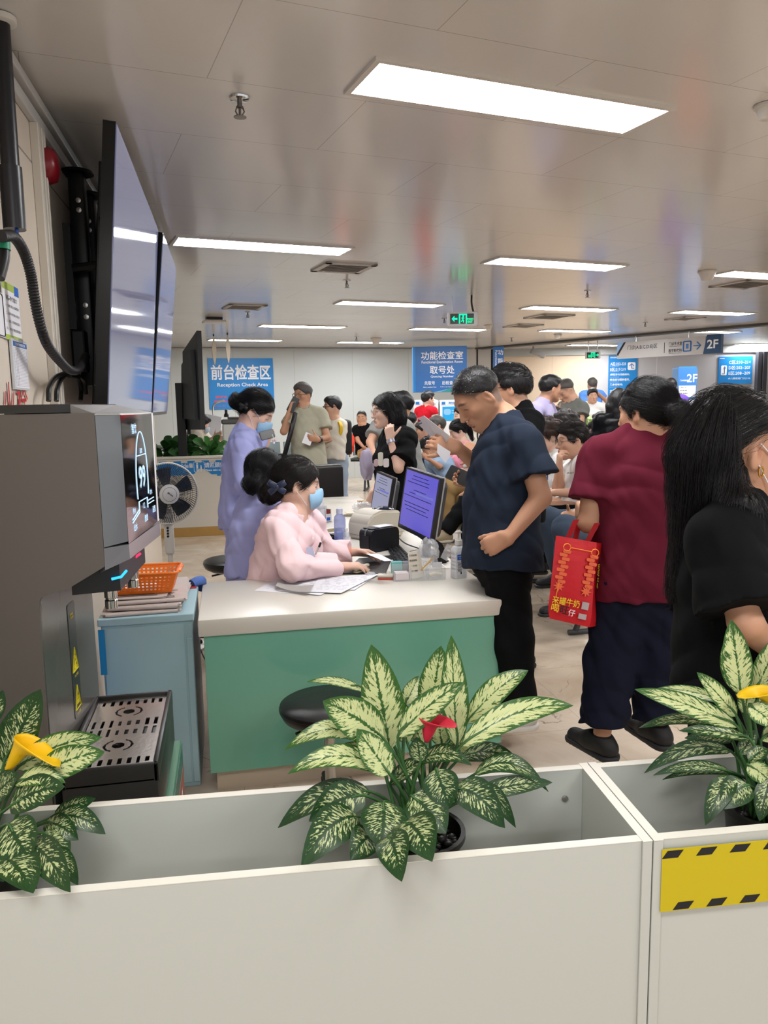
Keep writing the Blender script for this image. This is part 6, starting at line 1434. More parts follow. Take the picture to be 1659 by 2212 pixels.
# --- nurses
NST = person('standing nurse in a lavender uniform looking at her phone, hair clipped in a bun', 4.5, (553, 890), -2, pitch=33, s=0.97, hs=1.0, vox=0.0068, skin='fair', fem=True, hair=('bun', 'black'), mask='#9ec8e8', seed=7,
    width=0.9, fat=0.92, J=dict(neck=(531, 933, 0.0), shR=(522, 962, -0.15), shL=(552, 955, 0.17), elR=(530, 1050, -0.18), wrR=(560, 1078, -0.12), elL=(560, 1010, 0.22), wrL=(572, 962, 0.16), pel=(521, 1112, 0.0), hipR=(518, 1120, -0.08), hipL=(524, 1120, 0.09), knR=(518, 1280, -0.06), knL=(524, 1275, 0.1)),
    hands={'L': dict(dir=(0.25, 0.85, -0.2), palm=(0.5, 0, -0.8), curl=0.5), 'R': dict(dir=(0.9, -0.2, 0.2), curl=0.4)}, shoes=('#e2e2e2',),
    top=dict(m=C_LAV, hem=0.09, sleeve=1.62, sr=0.006, flare=0.012, collar=True, name='tunic', wr=1.3), bottom=dict(m=C_LAV, inf=0.012))
NBK = person('seated nurse in lavender seen from behind between her two colleagues', 3.98, (572, 1026), 72, pitch=12, kind='sit', s=0.95, hs=1.03, vox=0.0072, skin='fair', fem=True, hair=('bunlow', 'black'), seed=9, seat=False,
    width=0.95, fat=0.95, J=dict(neck=(570, 1078, 0.0), shL=(540, 1094, 0.03), shR=(602, 1096, 0.02), elL=(536, 1165, 0.05), elR=(590, 1160, 0.15), wrL=(560, 1185, 0.3), wrR=(620, 1175, 0.3), pel=(556, 1240, -0.03), hipL=(544, 1240, 0), hipR=(570, 1240, 0), knL=(585, 1235, 0.35), knR=(615, 1238, 0.33), anL=(590, 1395, 0.35), anR=(615, 1400, 0.33)),
    shoes=('#e2e2e2',), top=dict(m=C_LAV, sleeve=1.7, collar=True, name='tunic', wr=1.2), bottom=dict(m=C_LAV))
NPK = person('seated nurse in a pink uniform and blue mask working at the desk', 3.72, (643, 1046), 12, pitch=10, kind='sit', s=0.97, hs=1.04, vox=0.0056, skin='fair', fem=True, hair=('bunlow', 'soft'), mask='#9fcbec', seed=11, seat=False,
    J=dict(neck=(633, 1114, 0.0), shR=(598, 1138, -0.13), shL=(672, 1134, 0.18), elR=(630, 1225, -0.22), wrR=(738, 1224, 'z', 0.752), elL=(705, 1196, 0.22), wrL=(762, 1192, 'z', 0.775), pel=(600, 1252, 0.05), hipR=(592, 1256, -0.05), hipL=(606, 1250, 0.12), knR=(720, 1262, -0.02), knL=(730, 1252, 0.2), anR=(715, 1400, 0.0), anL=(725, 1395, 0.2)),
    hands={'R': dict(dir=(0.95, 0.02, 0.12), palm=(0.1, -1, 0.1), curl=0.42), 'L': dict(dir=(0.95, -0.12, 0.05), palm=(0.1, -0.8, -0.5), curl=0.3)}, shoes=('#e2e2e2',),
    top=dict(m=C_PINK, sleeve=1.86, sr=0.010, name='tunic', wr=1.6, vneck=True, inf=0.016, collar=True), bottom=dict(m=C_PINK))
# --- the man on the phone and the boy
PHN = person('man in a sage polo shirt talking on a phone by the back benches', 8.0, (654, 852), 258, hphi=235, pitch=4, s=0.98, vox=0.011, skin='tan', hair=('short', 'grey'), glasses='#6d6a66', seed=13,
    J=dict(neck=(656, 884, 0.0), shR=(637, 895, 0.0), shL=(694, 895, 0.02), elR=(613, 932, -0.1), wrR=(625, 888, -0.12), elL=(706, 944, -0.05), wrL=(688, 950, -0.2), pel=(668, 990, 0.0)),
    hands={'R': dict(dir=(0.25, 0.9, 0.1), palm=(0.9, 0, 0.2), curl=0.7), 'L': dict(dir=(-0.9, 0.2, -0.1), palm=(0, 0.2, 0.9), curl=0.6)}, detail=True,
    top=dict(m=C_POLO, hem=0.10, sleeve=0.66, sr=0.02, collar=True, name='polo_shirt'), bottom=dict(m=cloth('trousers_grey', '#3a3b40')))
BOY = person('boy with glasses in a white raglan shirt with red sleeves and a backpack', 8.5, (718, 879), 215, hphi=200, pitch=2, s=0.86, hs=0.95, vox=0.011, skin='mid', hair=('short', 'black'), glasses='#222222', seed=15, detail=True,
    J=dict(neck=(722, 908, 0.0), shR=(704, 920, 0.08), shL=(738, 920, 0.0), elL=(738, 948, 0.0), wrL=(712, 950, -0.12), elR=(700, 945, 0.1), wrR=(704, 960, 0.0), pel=(716, 984, 0.0)),
    top=dict(m=C_CREAM, hem=0.05, sleeve=0.5, name='raglan_shirt', parts={'sl': lambda t, g: [sdf_obj('raglan_sleeve', Sdf().cone(g['j']['neck']*0.55+g['j']['sh'+q]*0.45, g['j']['sh'+q], 0.052, 0.064, 0.02).cone(g['j']['sh'+q], g['j']['sh'+q]*0.22+g['j']['el'+q]*0.78, 0.064, 0.060, 0.02, cutb=True), 0.011, cloth('sleeve_red', '#8e2a2a'), t, label='dark red sleeve') for q in 'LR']}), bottom=dict(m=C_LTDENIM))
BKM = person('man in a black t-shirt and shorts sitting on the bench by the back wall', 13.6, (781, 903), 262, pitch=2, kind='sit', s=1.0, hs=1.1, vox=0.014, skin='tan', buzz=0.7, hair=('buzz', 'black'), seed=17, detail=False,
    J=dict(neck=(784, 920, 0.0), shR=(768, 928, 0.0), shL=(802, 926, 0.0), elR=(773, 952, -0.1), wrR=(786, 967, -0.3), elL=(803, 950, -0.05), wrL=(797, 970, -0.3), pel=(790, 974, 0.1), hipR=(784, 976, 0.05), hipL=(798, 976, 0.05), knR=(784, 982, -0.4), knL=(812, 980, -0.3), anR=(788, 1013, -0.45), anL=(815, 1012, -0.3)),
    top=dict(m=C_BLACK, sleeve=0.7), bottom=dict(m=C_KHAKI, len=0.55), shoes=('#2a2a2c', '#d8d8d8'))
# --- the girl at the desk and who stands behind her
GIRL = person('woman with glasses and chin length black hair in a black t-shirt touching her ear', 5.7, (834, 887), 190, hphi=197, pitch=6, s=0.98, hs=1.02, vox=0.0078, skin='fair', fem=True, hair=('bob', 'black', 0.17), glasses='#8d7f7a', seed=19,
    J=dict(neck=(855, 928, 0.0), shL=(880, 950, -0.13), shR=(840, 948, 0.18), elL=(861, 1012, -0.28), wrL=(843, 950, -0.24), elR=(828, 1020, 0.22), wrR=(806, 1062, 0.1), pel=(858, 1090, 0.0)),
    hands={'L': dict(dir=(-0.1, 0.9, 0.1), palm=(0.2, 0.1, 0.9), curl=0.75), 'R': dict(dir=(-0.3, -0.9, 0.0), palm=(0, 0, 1), curl=0.3)},
    top=dict(m=C_BLACK, hem=0.05, sleeve=0.78, sr=0.03, inf=0.02, flare=0.01), bottom=dict(m=C_LTDENIM))
person('person in a light grey t-shirt standing hidden behind the woman with glasses', 6.7, (866, 876), 165, s=0.98, vox=0.011, skin='mid', hair=('short', 'black'), seed=21,
    J=dict(neck=(852, 906, 0.0), shR=(815, 925, 0.1), shL=(876, 925, 0.0), elR=(800, 955, 0.0), wrR=(806, 978, -0.1), elL=(880, 980, 0)), top=dict(m=C_GREY, sleeve=0.6, sr=0.015), bottom=dict(m=cloth('trousers_lilac', '#a39aae')))
# --- people waiting on the left side rows
person('seated person with short dark hair just right of the woman with glasses', 10.3, (882, 909), 150, kind='sit', s=0.98, vox=0.012, skin='tan', buzz=0.5, hair=('crew', 'black'), top=dict(m=C_SKY), bottom=dict(m=C_TROUS), seed=23)
CAP = person('seated woman in a dark cap and navy vest with papers on her lap', 9.2, (911, 929), 195, pitch=8, kind='sit', s=0.95, vox=0.011, skin='mid', fem=True, hair=('bunlow', 'black'), seed=25,
    J=dict(elR=(902, 985, 0.1), wrR=(900, 992, -0.1)), top=dict(m=C_DKNAVY, sleeve=0.4, name='vest'), bottom=dict(m=C_TROUS))
person('seated grey haired man behind the held up papers', 9.95, (944, 920), 190, kind='sit', s=1.0, vox=0.011, skin='tan', hair=('short', 'grey'), top=dict(m=C_NAVY), bottom=dict(m=C_TROUS), seed=27, J=dict(wrL=(912, 1002, -0.3), elL=(950, 990, -0.1)))
CHILD = person('small boy in a pale blue t-shirt bending over his hands on a seat', 7.75, (930, 968), 192, pitch=38, kind='sit', s=0.72, hs=0.94, vox=0.0095, skin='tan', buzz=0.7, hair=('crew', 'black'), top=dict(m=C_SKY, inf=0.016), bottom=dict(m=C_LTDENIM), shoes=('#cccccc',), seed=29, lift=0.15,
    J=dict(neck=(948, 984, 0.0), pel=(972, 1036, 0.0), elL=(950, 1008, -0.15), wrL=(930, 994, -0.2)))
PINKW = person('seated woman in a pink vest with a ponytail looking down at her phone', 8.3, (989, 931), 192, pitch=24, kind='sit', s=0.96, vox=0.0095, skin='fair', fem=True, hair=('ponytail', 'black'), seed=31, detail=True,
    J=dict(neck=(1001, 960, 0.0), shL=(1010, 976, -0.12), shR=(990, 972, 0.15), elL=(1012, 1020, -0.15), wrL=(972, 1012, -0.2)), top=dict(m=C_ROSE, sleeve=0.35, name='vest', parts={'sl': lambda t, g: [sdf_obj('white_sleeve', Sdf().cone(g['j']['sh'+q]*0.8+g['j']['el'+q]*0.2, g['j']['el'+q]*0.8+g['j']['sh'+q]*0.2, 0.056, 0.056, 0.02, cutb=True), 0.011, C_WHITE, t, label='white sleeve') for q in 'LR']}), bottom=dict(m=C_WHITE))
KHAKI = person('seated person in khaki trousers hidden behind the navy t-shirt man', 7.3, (1060, 935), 190, kind='sit', s=1.0, vox=0.012, skin='tan', hair=('short', 'black'), top=dict(m=C_SLATE), bottom=dict(m=C_KHAKI, inf=0.022), shoes=('#b4a68c', '#d9d2c4'), seed=33,
    J=dict(pel=(1055, 1040, 0.0), hipL=(1050, 1045, -0.1), hipR=(1050, 1040, 0.1), knL=(972, 1050, -0.1), knR=(985, 1042, 0.15), anL=(962, 1130, -0.1), anR=(985, 1125, 0.15)))
DLEG = person('seated person in black trousers with beige sneakers behind the desk monitor', 6.7, (1090, 945), 195, kind='sit', s=1.0, vox=0.012, skin='tan', hair=('short', 'black'), top=dict(m=C_BLACK), bottom=dict(m=C_TROUS), shoes=('#a39478', '#d6cfc0'), seed=35,
    J=dict(pel=(1080, 1065, 0.0), hipL=(1075, 1070, -0.1), hipR=(1075, 1068, 0.1), knL=(1012, 1082, -0.1), knR=(1020, 1078, 0.12), anL=(960, 1150, -0.15), anR=(1010, 1170, 0.2)))
person('seated person with a black cap behind the face of the navy t-shirt man', 9.9, (996, 899), 200, kind='sit', s=1.0, vox=0.013, skin='fair', hair=('short', 'black'), top=dict(m=C_CREAM), bottom=dict(m=C_TROUS), seed=37)
VOL = person('volunteer in a red vest and white mask standing at the kiosks', 12.4, (925, 862), 50, hphi=25, s=0.95, hs=1.05, vox=0.013, skin='fair', fem=True, hair=('short', 'black'), mask='#e6e6ea', seed=39, detail=False,
    top=dict(m=C_RED, sleeve=0.2, name='vest', hem=0.06, parts={'sl': lambda t, g: [sdf_obj('cream_sleeve', Sdf().cone(g['j']['sh'+q]*0.9+g['j']['el'+q]*0.1, g['j']['el'+q], 0.055, 0.05, 0.02).cone(g['j']['el'+q], g['j']['wr'+q], 0.05, 0.04, 0.02, cutb=True), 0.013, C_CREAM, t, label='cream sleeve') for q in 'LR']}), bottom=dict(m=C_TROUS))
# --- people beyond, right of the column
LIL = person('man in a lilac polo shirt standing at the right of the column facing right', 7.7, (1189, 839), 18, pitch=6, s=1.0, hs=1.08, vox=0.0105, skin='tan', buzz=0.5, hair=('crew', 'black'), seed=41, detail=True, lean=0.06,
    J=dict(neck=(1174, 868, 0.0), shR=(1156, 886, -0.17), shL=(1185, 884, 0.17), elR=(1158, 938, -0.18), wrR=(1185, 950, -0.05), elL=(1198, 925, 0.2), wrL=(1212, 905, 0.12)), hands={'L': dict(dir=(0.9, 0.2, 0), curl=0.6)},
    top=dict(m=C_LILAC, sleeve=0.66, sr=0.02, collar=True, name='polo_shirt'), bottom=dict(m=C_TROUS))
GRY = person('man in a grey t-shirt with a backpack strap bending over a phone', 8.5, (1222, 843), 225, hphi=205, pitch=38, s=1.0, hs=1.05, vox=0.0105, skin='mid', buzz=0.6, hair=('buzz', 'grey'), seed=43, detail=True,
    J=dict(neck=(1238, 866, 0.0), shR=(1218, 880, 0.12), shL=(1258, 882, -0.06), elL=(1254, 908, -0.1), wrL=(1218, 904, -0.3), elR=(1215, 910, 0.05), wrR=(1206, 898, -0.1)), hands={'L': dict(dir=(-0.95, 0.1, 0), palm=(0, 0.9, -0.3), curl=0.5), 'R': dict(dir=(-0.5, 0.6, -0.3), curl=0.7)},
    top=dict(m=C_SLATE, sleeve=0.6, sr=0.02), bottom=dict(m=C_TROUS))
BLU = person('balding man in a blue t-shirt in the lobby, hand on his neck', 14.0, (1279, 831), 92, s=1.0, hs=1.05, vox=0.014, skin='tan', buzz=0.5, hair=('receding', 'grey'), seed=45, detail=False,
    J=dict(shR=(1298, 852, 0.0), shL=(1259, 853, 0), elR=(1310, 866, 0.0), wrR=(1291, 849, -0.15), elL=(1256, 885, 0)), top=dict(m=C_BLUE, sleeve=0.6), bottom=dict(m=C_TROUS))
WSH = person('person in a white shirt with a black shoulder bag facing the camera in the lobby', 11.6, (1280, 855), 268, s=0.95, vox=0.0125, skin='mid', fem=True, hair=('short', 'black'), seed=47, detail=True, top=dict(m=C_WHITE, sleeve=0.9, collar=True), bottom=dict(m=C_TROUS))
YNG = person('young man with brown hair and round glasses in a white t-shirt, seated', 6.35, (1186, 942), 184, pitch=0, kind='sit', s=1.0, hs=1.08, vox=0.0085, skin='fair', hair=('fluffy', 'brown'), glasses='#3a3033', seed=49, detail=True,
    J=dict(neck=(1204, 975, 0.0), shL=(1212, 1000, -0.15), shR=(1190, 995, 0.17), elL=(1218, 1060, -0.22), wrL=(1180, 1062, -0.25)), top=dict(m=C_WHITE, sleeve=0.7, sr=0.02), bottom=dict(m=C_TROUS))
CHN = person('man with glasses in a white t-shirt holding his chin, seated', 5.75, (1236, 952), 188, pitch=4, kind='sit', s=1.04, hs=1.12, vox=0.0078, skin='mid', hair=('short', 'soft'), glasses='#5d5654', seed=51, detail=True, fat=1.15, full=0.004,
    J=dict(neck=(1262, 990, 0.0), shL=(1272, 1015, -0.18), shR=(1244, 1008, 0.18), elR=(1205, 1052, -0.02), wrR=(1208, 1012, -0.12), elL=(1262, 1066, -0.25), wrL=(1200, 1064, -0.25), pel=(1262, 1106, 0.0), hipL=(1256, 1108, -0.1), hipR=(1256, 1104, 0.1), knL=(1166, 1094, -0.15), knR=(1172, 1086, 0.1), anL=(1160, 1215, -0.1), anR=(1168, 1205, 0.1)),
    hands={'R': dict(dir=(0.0, 0.95, -0.15), palm=(0.9, 0, 0.1), curl=0.75), 'L': dict(dir=(-1, 0, 0), palm=(0, -1, 0), curl=0.3)}, top=dict(m=C_WHITE, sleeve=0.62, sr=0.02, inf=0.016), bottom=dict(m=C_TROUS, inf=0.02))
JEAN = person('seated person in blue jeans hidden behind the woman in maroon', 4.9, (1385, 930), 190, kind='sit', s=1.0, vox=0.0105, skin='tan', hair=('short', 'black'), top=dict(m=C_DKNAVY), bottom=dict(m=C_DENIM, inf=0.018), seed=53,
    J=dict(neck=(1372, 985, 0.1), pel=(1310, 1140, 0.1), hipL=(1300, 1150, 0.0), hipR=(1300, 1140, 0.2), knL=(1222, 1142, -0.12), knR=(1178, 1122, 0.2), anL=(1225, 1300, -0.05), anR=(1215, 1240, 0.2), wrR=(1236, 1112, 0.0), elR=(1300, 1090, 0.2)))
person('old man with a grey moustache and dark skin seated in the second row', 7.9, (1292, 938), 190, kind='sit', s=1.0, hs=1.05, vox=0.009, skin='dark', hair=('short', 'soft'), detail=True, top=dict(m=cloth('top_dark_green', '#20352c'), collar=True), bottom=dict(m=C_TROUS), seed=55)
person('elderly person with swept back grey hair beside the bun of the woman in maroon', 8.3, (1333, 929), 212, kind='sit', s=0.98, hs=1.05, vox=0.0095, skin='tan', hair=('receding', 'soft'), detail=True, top=dict(m=C_BLACK), bottom=dict(m=C_TROUS), seed=57)
person('woman with long black hair in black sequins standing behind the woman in maroon', 7.0, (1336, 866), 70, s=0.97, vox=0.0105, skin='fair', fem=True, hair=('long', 'black', 0.42), top=dict(m=cloth('sequin_black', '#0d0d10', 0.35), sleeve=1.8), bottom=dict(m=C_TROUS), seed=59)
for lb, dp, hx, ph, kd, hr, tp, sk in (
  ('seated man with black hair leaning forward behind the chin holding man', 9.4, (1247, 911), 235, 'sit', ('short', 'black'), C_SLATE, 'tan'),
  ('seated person with brown black hair just behind the young man with round glasses', 7.0, (1222, 918), 170, 'sit', ('fluffy', 'soft'), C_GREY, 'mid'),
  ('seated woman with a black hair cap beside the lobby plants', 9.8, (1296, 909), 185, 'sit', ('fringe', 'black'), C_CREAM, 'mid'),
  ('seated woman with long black hair right behind the navy t-shirt man', 7.2, (1158, 938), 178, 'sit', ('long', 'black', 0.25), C_LILAC, 'mid'),
  ('seated person with red brown hair and an orange top behind the woman in maroon', 8.0, (1462, 929), 120, 'sit', ('ponytail', 'red'), C_ORANGE, 'mid'),
  ('seated person with ruffled black hair in front of the directory totem', 9.5, (1512, 906), 175, 'sit', ('fluffy', 'black'), C_BLACK, 'tan'),
  ('man in a purple t-shirt standing beside the directory totem', 11.2, (1449, 836), 70, 'stand', ('short', 'soft'), C_PURP, 'mid')):
    person(lb, dp, hx, ph, kind=kd, s=0.98, vox=0.0125, skin=sk, hair=hr, top=dict(m=tp), bottom=dict(m=C_TROUS), seed=int(dp*10), fem=('woman' in lb), detail=False)
BALD = person('seated man with a receding hairline in profile beside the right hand woman', 5.5, (1503, 938), 186, pitch=2, kind='sit', s=1.03, hs=1.15, vox=0.0085, skin='tan', hair=('receding', 'soft'), detail=True, seed=61, fat=1.1, top=dict(m=C_BLACK), bottom=dict(m=C_TROUS), shoes=('#1d1a18',),
    J=dict(anL=(1492, 1340, 0.0), anR=(1505, 1330, 0.2)))
WORK = person('reception worker in a cream top and mask lying back behind the far counter', 10.1, (436, 915), 20, pitch=25, kind='sit', s=0.95, hs=1.0, vox=0.0125, skin='fair', fem=True, hair=('short', 'black'), mask='#b9cfe2', seed=63, detail=False, lean=0.5,
    J=dict(neck=(428, 930, 0.0), shR=(424, 940, -0.1), shL=(440, 938, 0.15), elR=(440, 958, -0.1), wrR=(462, 945, -0.1), elL=(455, 955, 0.15), wrL=(470, 950, 0.1), pel=(405, 985, 0.1)), top=dict(m=C_CREAM, sleeve=1.6), bottom=dict(m=C_CREAM))
# --- the woman in maroon and the woman at the right edge
MAR = person('woman in a maroon t-shirt seen from behind with her hair in a bun', 3.05, (1395, 893), 112, hphi=128, pitch=4, s=0.98, hs=1.06, vox=0.0056, skin='tan', fem=False, hair=('bun', 'black'), width=1.10, fat=1.28, seed=65, noise=0.005,
    J=dict(neck=(1388, 948, 0.0), shL=(1292, 985, 0.0), shR=(1486, 985, 0.02), elL=(1272, 1128, -0.02), wrL=(1264, 1112, 0.24), elR=(1500, 1125, 0.05), wrR=(1490, 1210, 0.12), pel=(1386, 1262, 0.0), hipL=(1335, 1275, 0.0), hipR=(1432, 1275, 0.0), knL=(1318, 1430, 0.02), knR=(1418, 1430, 0.03), anL=(1300, 1590, -0.02), anR=(1420, 1566, 0.04)),
    hands={'L': dict(dir=(-0.1, 0.1, 1.0), curl=0.8), 'footL': (-0.45, 0.8), 'footR': (-0.3, 0.85)}, shoes=('#171719', '#242428'),
    top=dict(m=C_MAR, hem=0.06, sleeve=0.66, sr=0.018, inf=0.018, neck=0.066, wr=0.75), bottom=dict(m=C_INDIGO, inf=0.022, knee=0.082, hem=0.086, cut=0.86, wr=1.3))
RW = person('woman with long black hair and a white mask cut off by the right edge', 1.76, (1592, 975), 12, pitch=3, s=0.95, hs=1.04, vox=0.0056, skin='tan', fem=True, seed=67, noise=0.0035, mask='#d9dee2',
    hair=('longback', 'black', 0.30, [((1545, 950, 0.0), (1530, 1120, 0.02), 0.036, 0.045), ((1530, 1120, 0.02), (1500, 1250, 0.05), 0.045, 0.015), ((1556, 1020, -0.06), (1600, 1095, -0.11), 0.022, 0.03), ((1600, 1095, -0.11), (1652, 1180, -0.15), 0.03, 0.012)]),
    J=dict(neck=(1590, 1090, 0.02), shR=(1560, 1178, -0.16), shL=(1640, 1170, 0.20), elR=(1612, 1350, -0.22), wrR=(1690, 1420, -0.15), elL=(1700, 1380, 0.2), wrL=(1740, 1400, 0.0), pel=(1590, 1480, 0.04), hipR=(1572, 1500, -0.06), hipL=(1610, 1490, 0.14), knR=(1580, 1800, -0.02), knL=(1640, 1700, 0.2)),
    top=dict(m=cloth('tee_soft_black', '#0f1012'), hem=0.05, sleeve=0.80, sr=0.03, inf=0.02, flare=0.01, neck=0.066), bottom=dict(m=C_TROUS), shoes=('#22305a',), strand=5200)
# ================================================================== plants
def leaf_mat(name, cream, green, dark, thr, sc=1.0):
    m = mat(name, green, 0.35, spec=0.4); nt, N, L, b = nodes_of(m)
    uv = N.new('ShaderNodeUVMap'); sx = N.new('ShaderNodeSeparateXYZ'); L.new(uv.outputs[0], sx.inputs[0])
    def mth(op, a, b_=None, c=None):
        q = N.new('ShaderNodeMath'); q.operation = op
        for i, v in enumerate((a, b_, c)):
            if v is None: continue
            if isinstance(v, (int, float)): q.inputs[i].default_value = v
            else: L.new(v, q.inputs[i])
        return q.outputs[0]
    u = mth('ABSOLUTE', mth('SUBTRACT', mth('MULTIPLY', sx.outputs[0], 2.0), 1.0)); v = sx.outputs[1]
    oi = N.new('ShaderNodeObjectInfo'); s = mth('SUBTRACT', v, mth('MULTIPLY', u, 0.22))
    cb = N.new('ShaderNodeCombineXYZ'); L.new(mth('MULTIPLY', sx.outputs[0], 5.0*sc), cb.inputs[0]); L.new(mth('MULTIPLY', s, 22.0*sc), cb.inputs[1]); L.new(mth('MULTIPLY', oi.outputs['Random'], 40.0), cb.inputs[2])
    n = N.new('ShaderNodeTexNoise'); n.inputs['Scale'].default_value = 1.0; n.inputs['Detail'].default_value = 4; n.inputs['Roughness'].default_value = 0.62; L.new(cb.outputs[0], n.inputs['Vector'])
    # more green along the rim and the midrib
    edge = mth('MULTIPLY', mth('POWER', u, 5.0), 0.30); rib = mth('MULTIPLY', mth('SUBTRACT', 1.0, mth('MINIMUM', mth('MULTIPLY', u, 9.0), 1.0)), 0.22)
    tip = mth('MULTIPLY', mth('POWER', v, 7.0), 0.35)
    f = mth('SUBTRACT', mth('SUBTRACT', mth('SUBTRACT', n.outputs['Fac'], edge), rib), tip)
    mr = N.new('ShaderNodeMapRange'); mr.inputs['From Min'].default_value = thr-0.03; mr.inputs['From Max'].default_value = thr+0.03; L.new(f, mr.inputs[0])
    g = N.new('ShaderNodeMix'); g.data_type = 'RGBA'; n2 = N.new('ShaderNodeTexNoise'); n2.inputs['Scale'].default_value = 0.6; L.new(cb.outputs[0], n2.inputs['Vector']); L.new(n2.outputs['Fac'], g.inputs[0]); g.inputs[6].default_value = lin(dark); g.inputs[7].default_value = lin(green)
    mx = N.new('ShaderNodeMix'); mx.data_type = 'RGBA'; L.new(mr.outputs[0], mx.inputs[0]); L.new(g.outputs[2], mx.inputs[6]); mx.inputs[7].default_value = lin(cream); L.new(mx.outputs[2], b.inputs['Base Color'])
    return m
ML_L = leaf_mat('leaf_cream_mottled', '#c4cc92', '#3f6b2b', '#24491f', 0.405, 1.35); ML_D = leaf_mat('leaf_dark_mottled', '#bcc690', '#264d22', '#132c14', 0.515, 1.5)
ML_G = mat('leaf_plain_green', '#2d5a2a', 0.35, var=0.3, vscale=20); M_STEM = mat('stem_green', '#3c6434', 0.4)
def leaf_bm(base, tip, W, bend, side, nrm, nv=14, nu=6, fold=0.16, wave=0.05, seed=0):
    """a pointed leaf from base to tip; bend pushes its middle, side is its width direction"""
    b = BM(); uvl = b.loops.layers.uv.new('UVMap'); base, tip, bend, side, nrm = map(Vector, (base, tip, bend, side, nrm)); G = []
    rr = random.Random(seed); ph = rr.random()*6
    for i in range(nv+1):
        t = i/nv; c = base.lerp(tip, t)+bend*(4*t*(1-t)); w_ = W*2.15*(t**0.60)*((1-t)**0.85)+0.0004
        row = []
        for k in range(nu+1):
            u = k/nu*2-1; h = fold*abs(u)*w_+wave*w_*math.sin(9*t+ph+(1 if u > 0 else 2.2))*abs(u)**2
            row.append((b.verts.new(c+side*(u*w_)+nrm*h), k/nu, t))
        G.append(row)
    for i in range(nv):
        for k in range(nu):
            q = (G[i][k], G[i][k+1], G[i+1][k+1], G[i+1][k]); f = b.faces.new([x[0] for x in q])
            for lp, x in zip(f.loops, q): lp[uvl].uv = (x[1], x[2])
    return b
def put_leaf(t, b3, t3, W, bend, roll, m, seed, name='leaf'):
    b3, t3 = Vector(b3), Vector(t3); d = (t3-b3).normalized(); vw = (Vector(CPOS)-(b3+t3)/2).normalized(); vw = (vw+Vector((0, 0, 0.35))).normalized()
    side = d.cross(vw).normalized(); nrm = side.cross(d).normalized(); Rm = Matrix.Rotation(roll, 3, d); side = Rm @ side; nrm = Rm @ nrm
    return obj(name, leaf_bm(b3, t3, W, bend, side, nrm, seed=seed), m, t, world=True, smooth=True)
def calla(t, b3, top3, lip3, m, s, name='flower'):
    """trumpet flower: a rolled spathe that flares into a pointed lip"""
    b3, top3, lip3 = Vector(b3), Vector(top3), Vector(lip3); ax = (top3-b3); L_ = ax.length; ax.normalize(); fl = (lip3-top3); fl = (fl-ax*fl.dot(ax)); fn = fl.normalized(); sd = ax.cross(fn)
    b = BM(); G = []
    for i in range(13):
        t_ = i/12; r = s*(0.16+0.62*t_**0.8+0.9*max(0, t_-0.78)); row = []
        for k in range(17):
            a = -PI+2*PI*k/16; e = 0.5+0.5*math.cos(a); up = L_*t_*(0.80+0.20*e)
            p = b3+ax*up+(fn*math.cos(a)+sd*math.sin(a))*r*(0.75+0.25*e)+fn*(fl.length*e**2.2*max(0, t_-0.6)**1.3*2.6)-ax*(fl.length*0.16*e**4*max(0, t_-0.8)*4)
            row.append(b.verts.new(p))
        G.append(row)
    for i in range(12):
        for k in range(16): b.faces.new((G[i][k], G[i][k+1], G[i+1][k+1], G[i+1][k]))
    bmesh.ops.remove_doubles(b, verts=b.verts, dist=1e-5); bmesh.ops.solidify(b, geom=b.faces[:], thickness=0.0012)
    return obj(name, b, m, t, world=True, smooth=True)
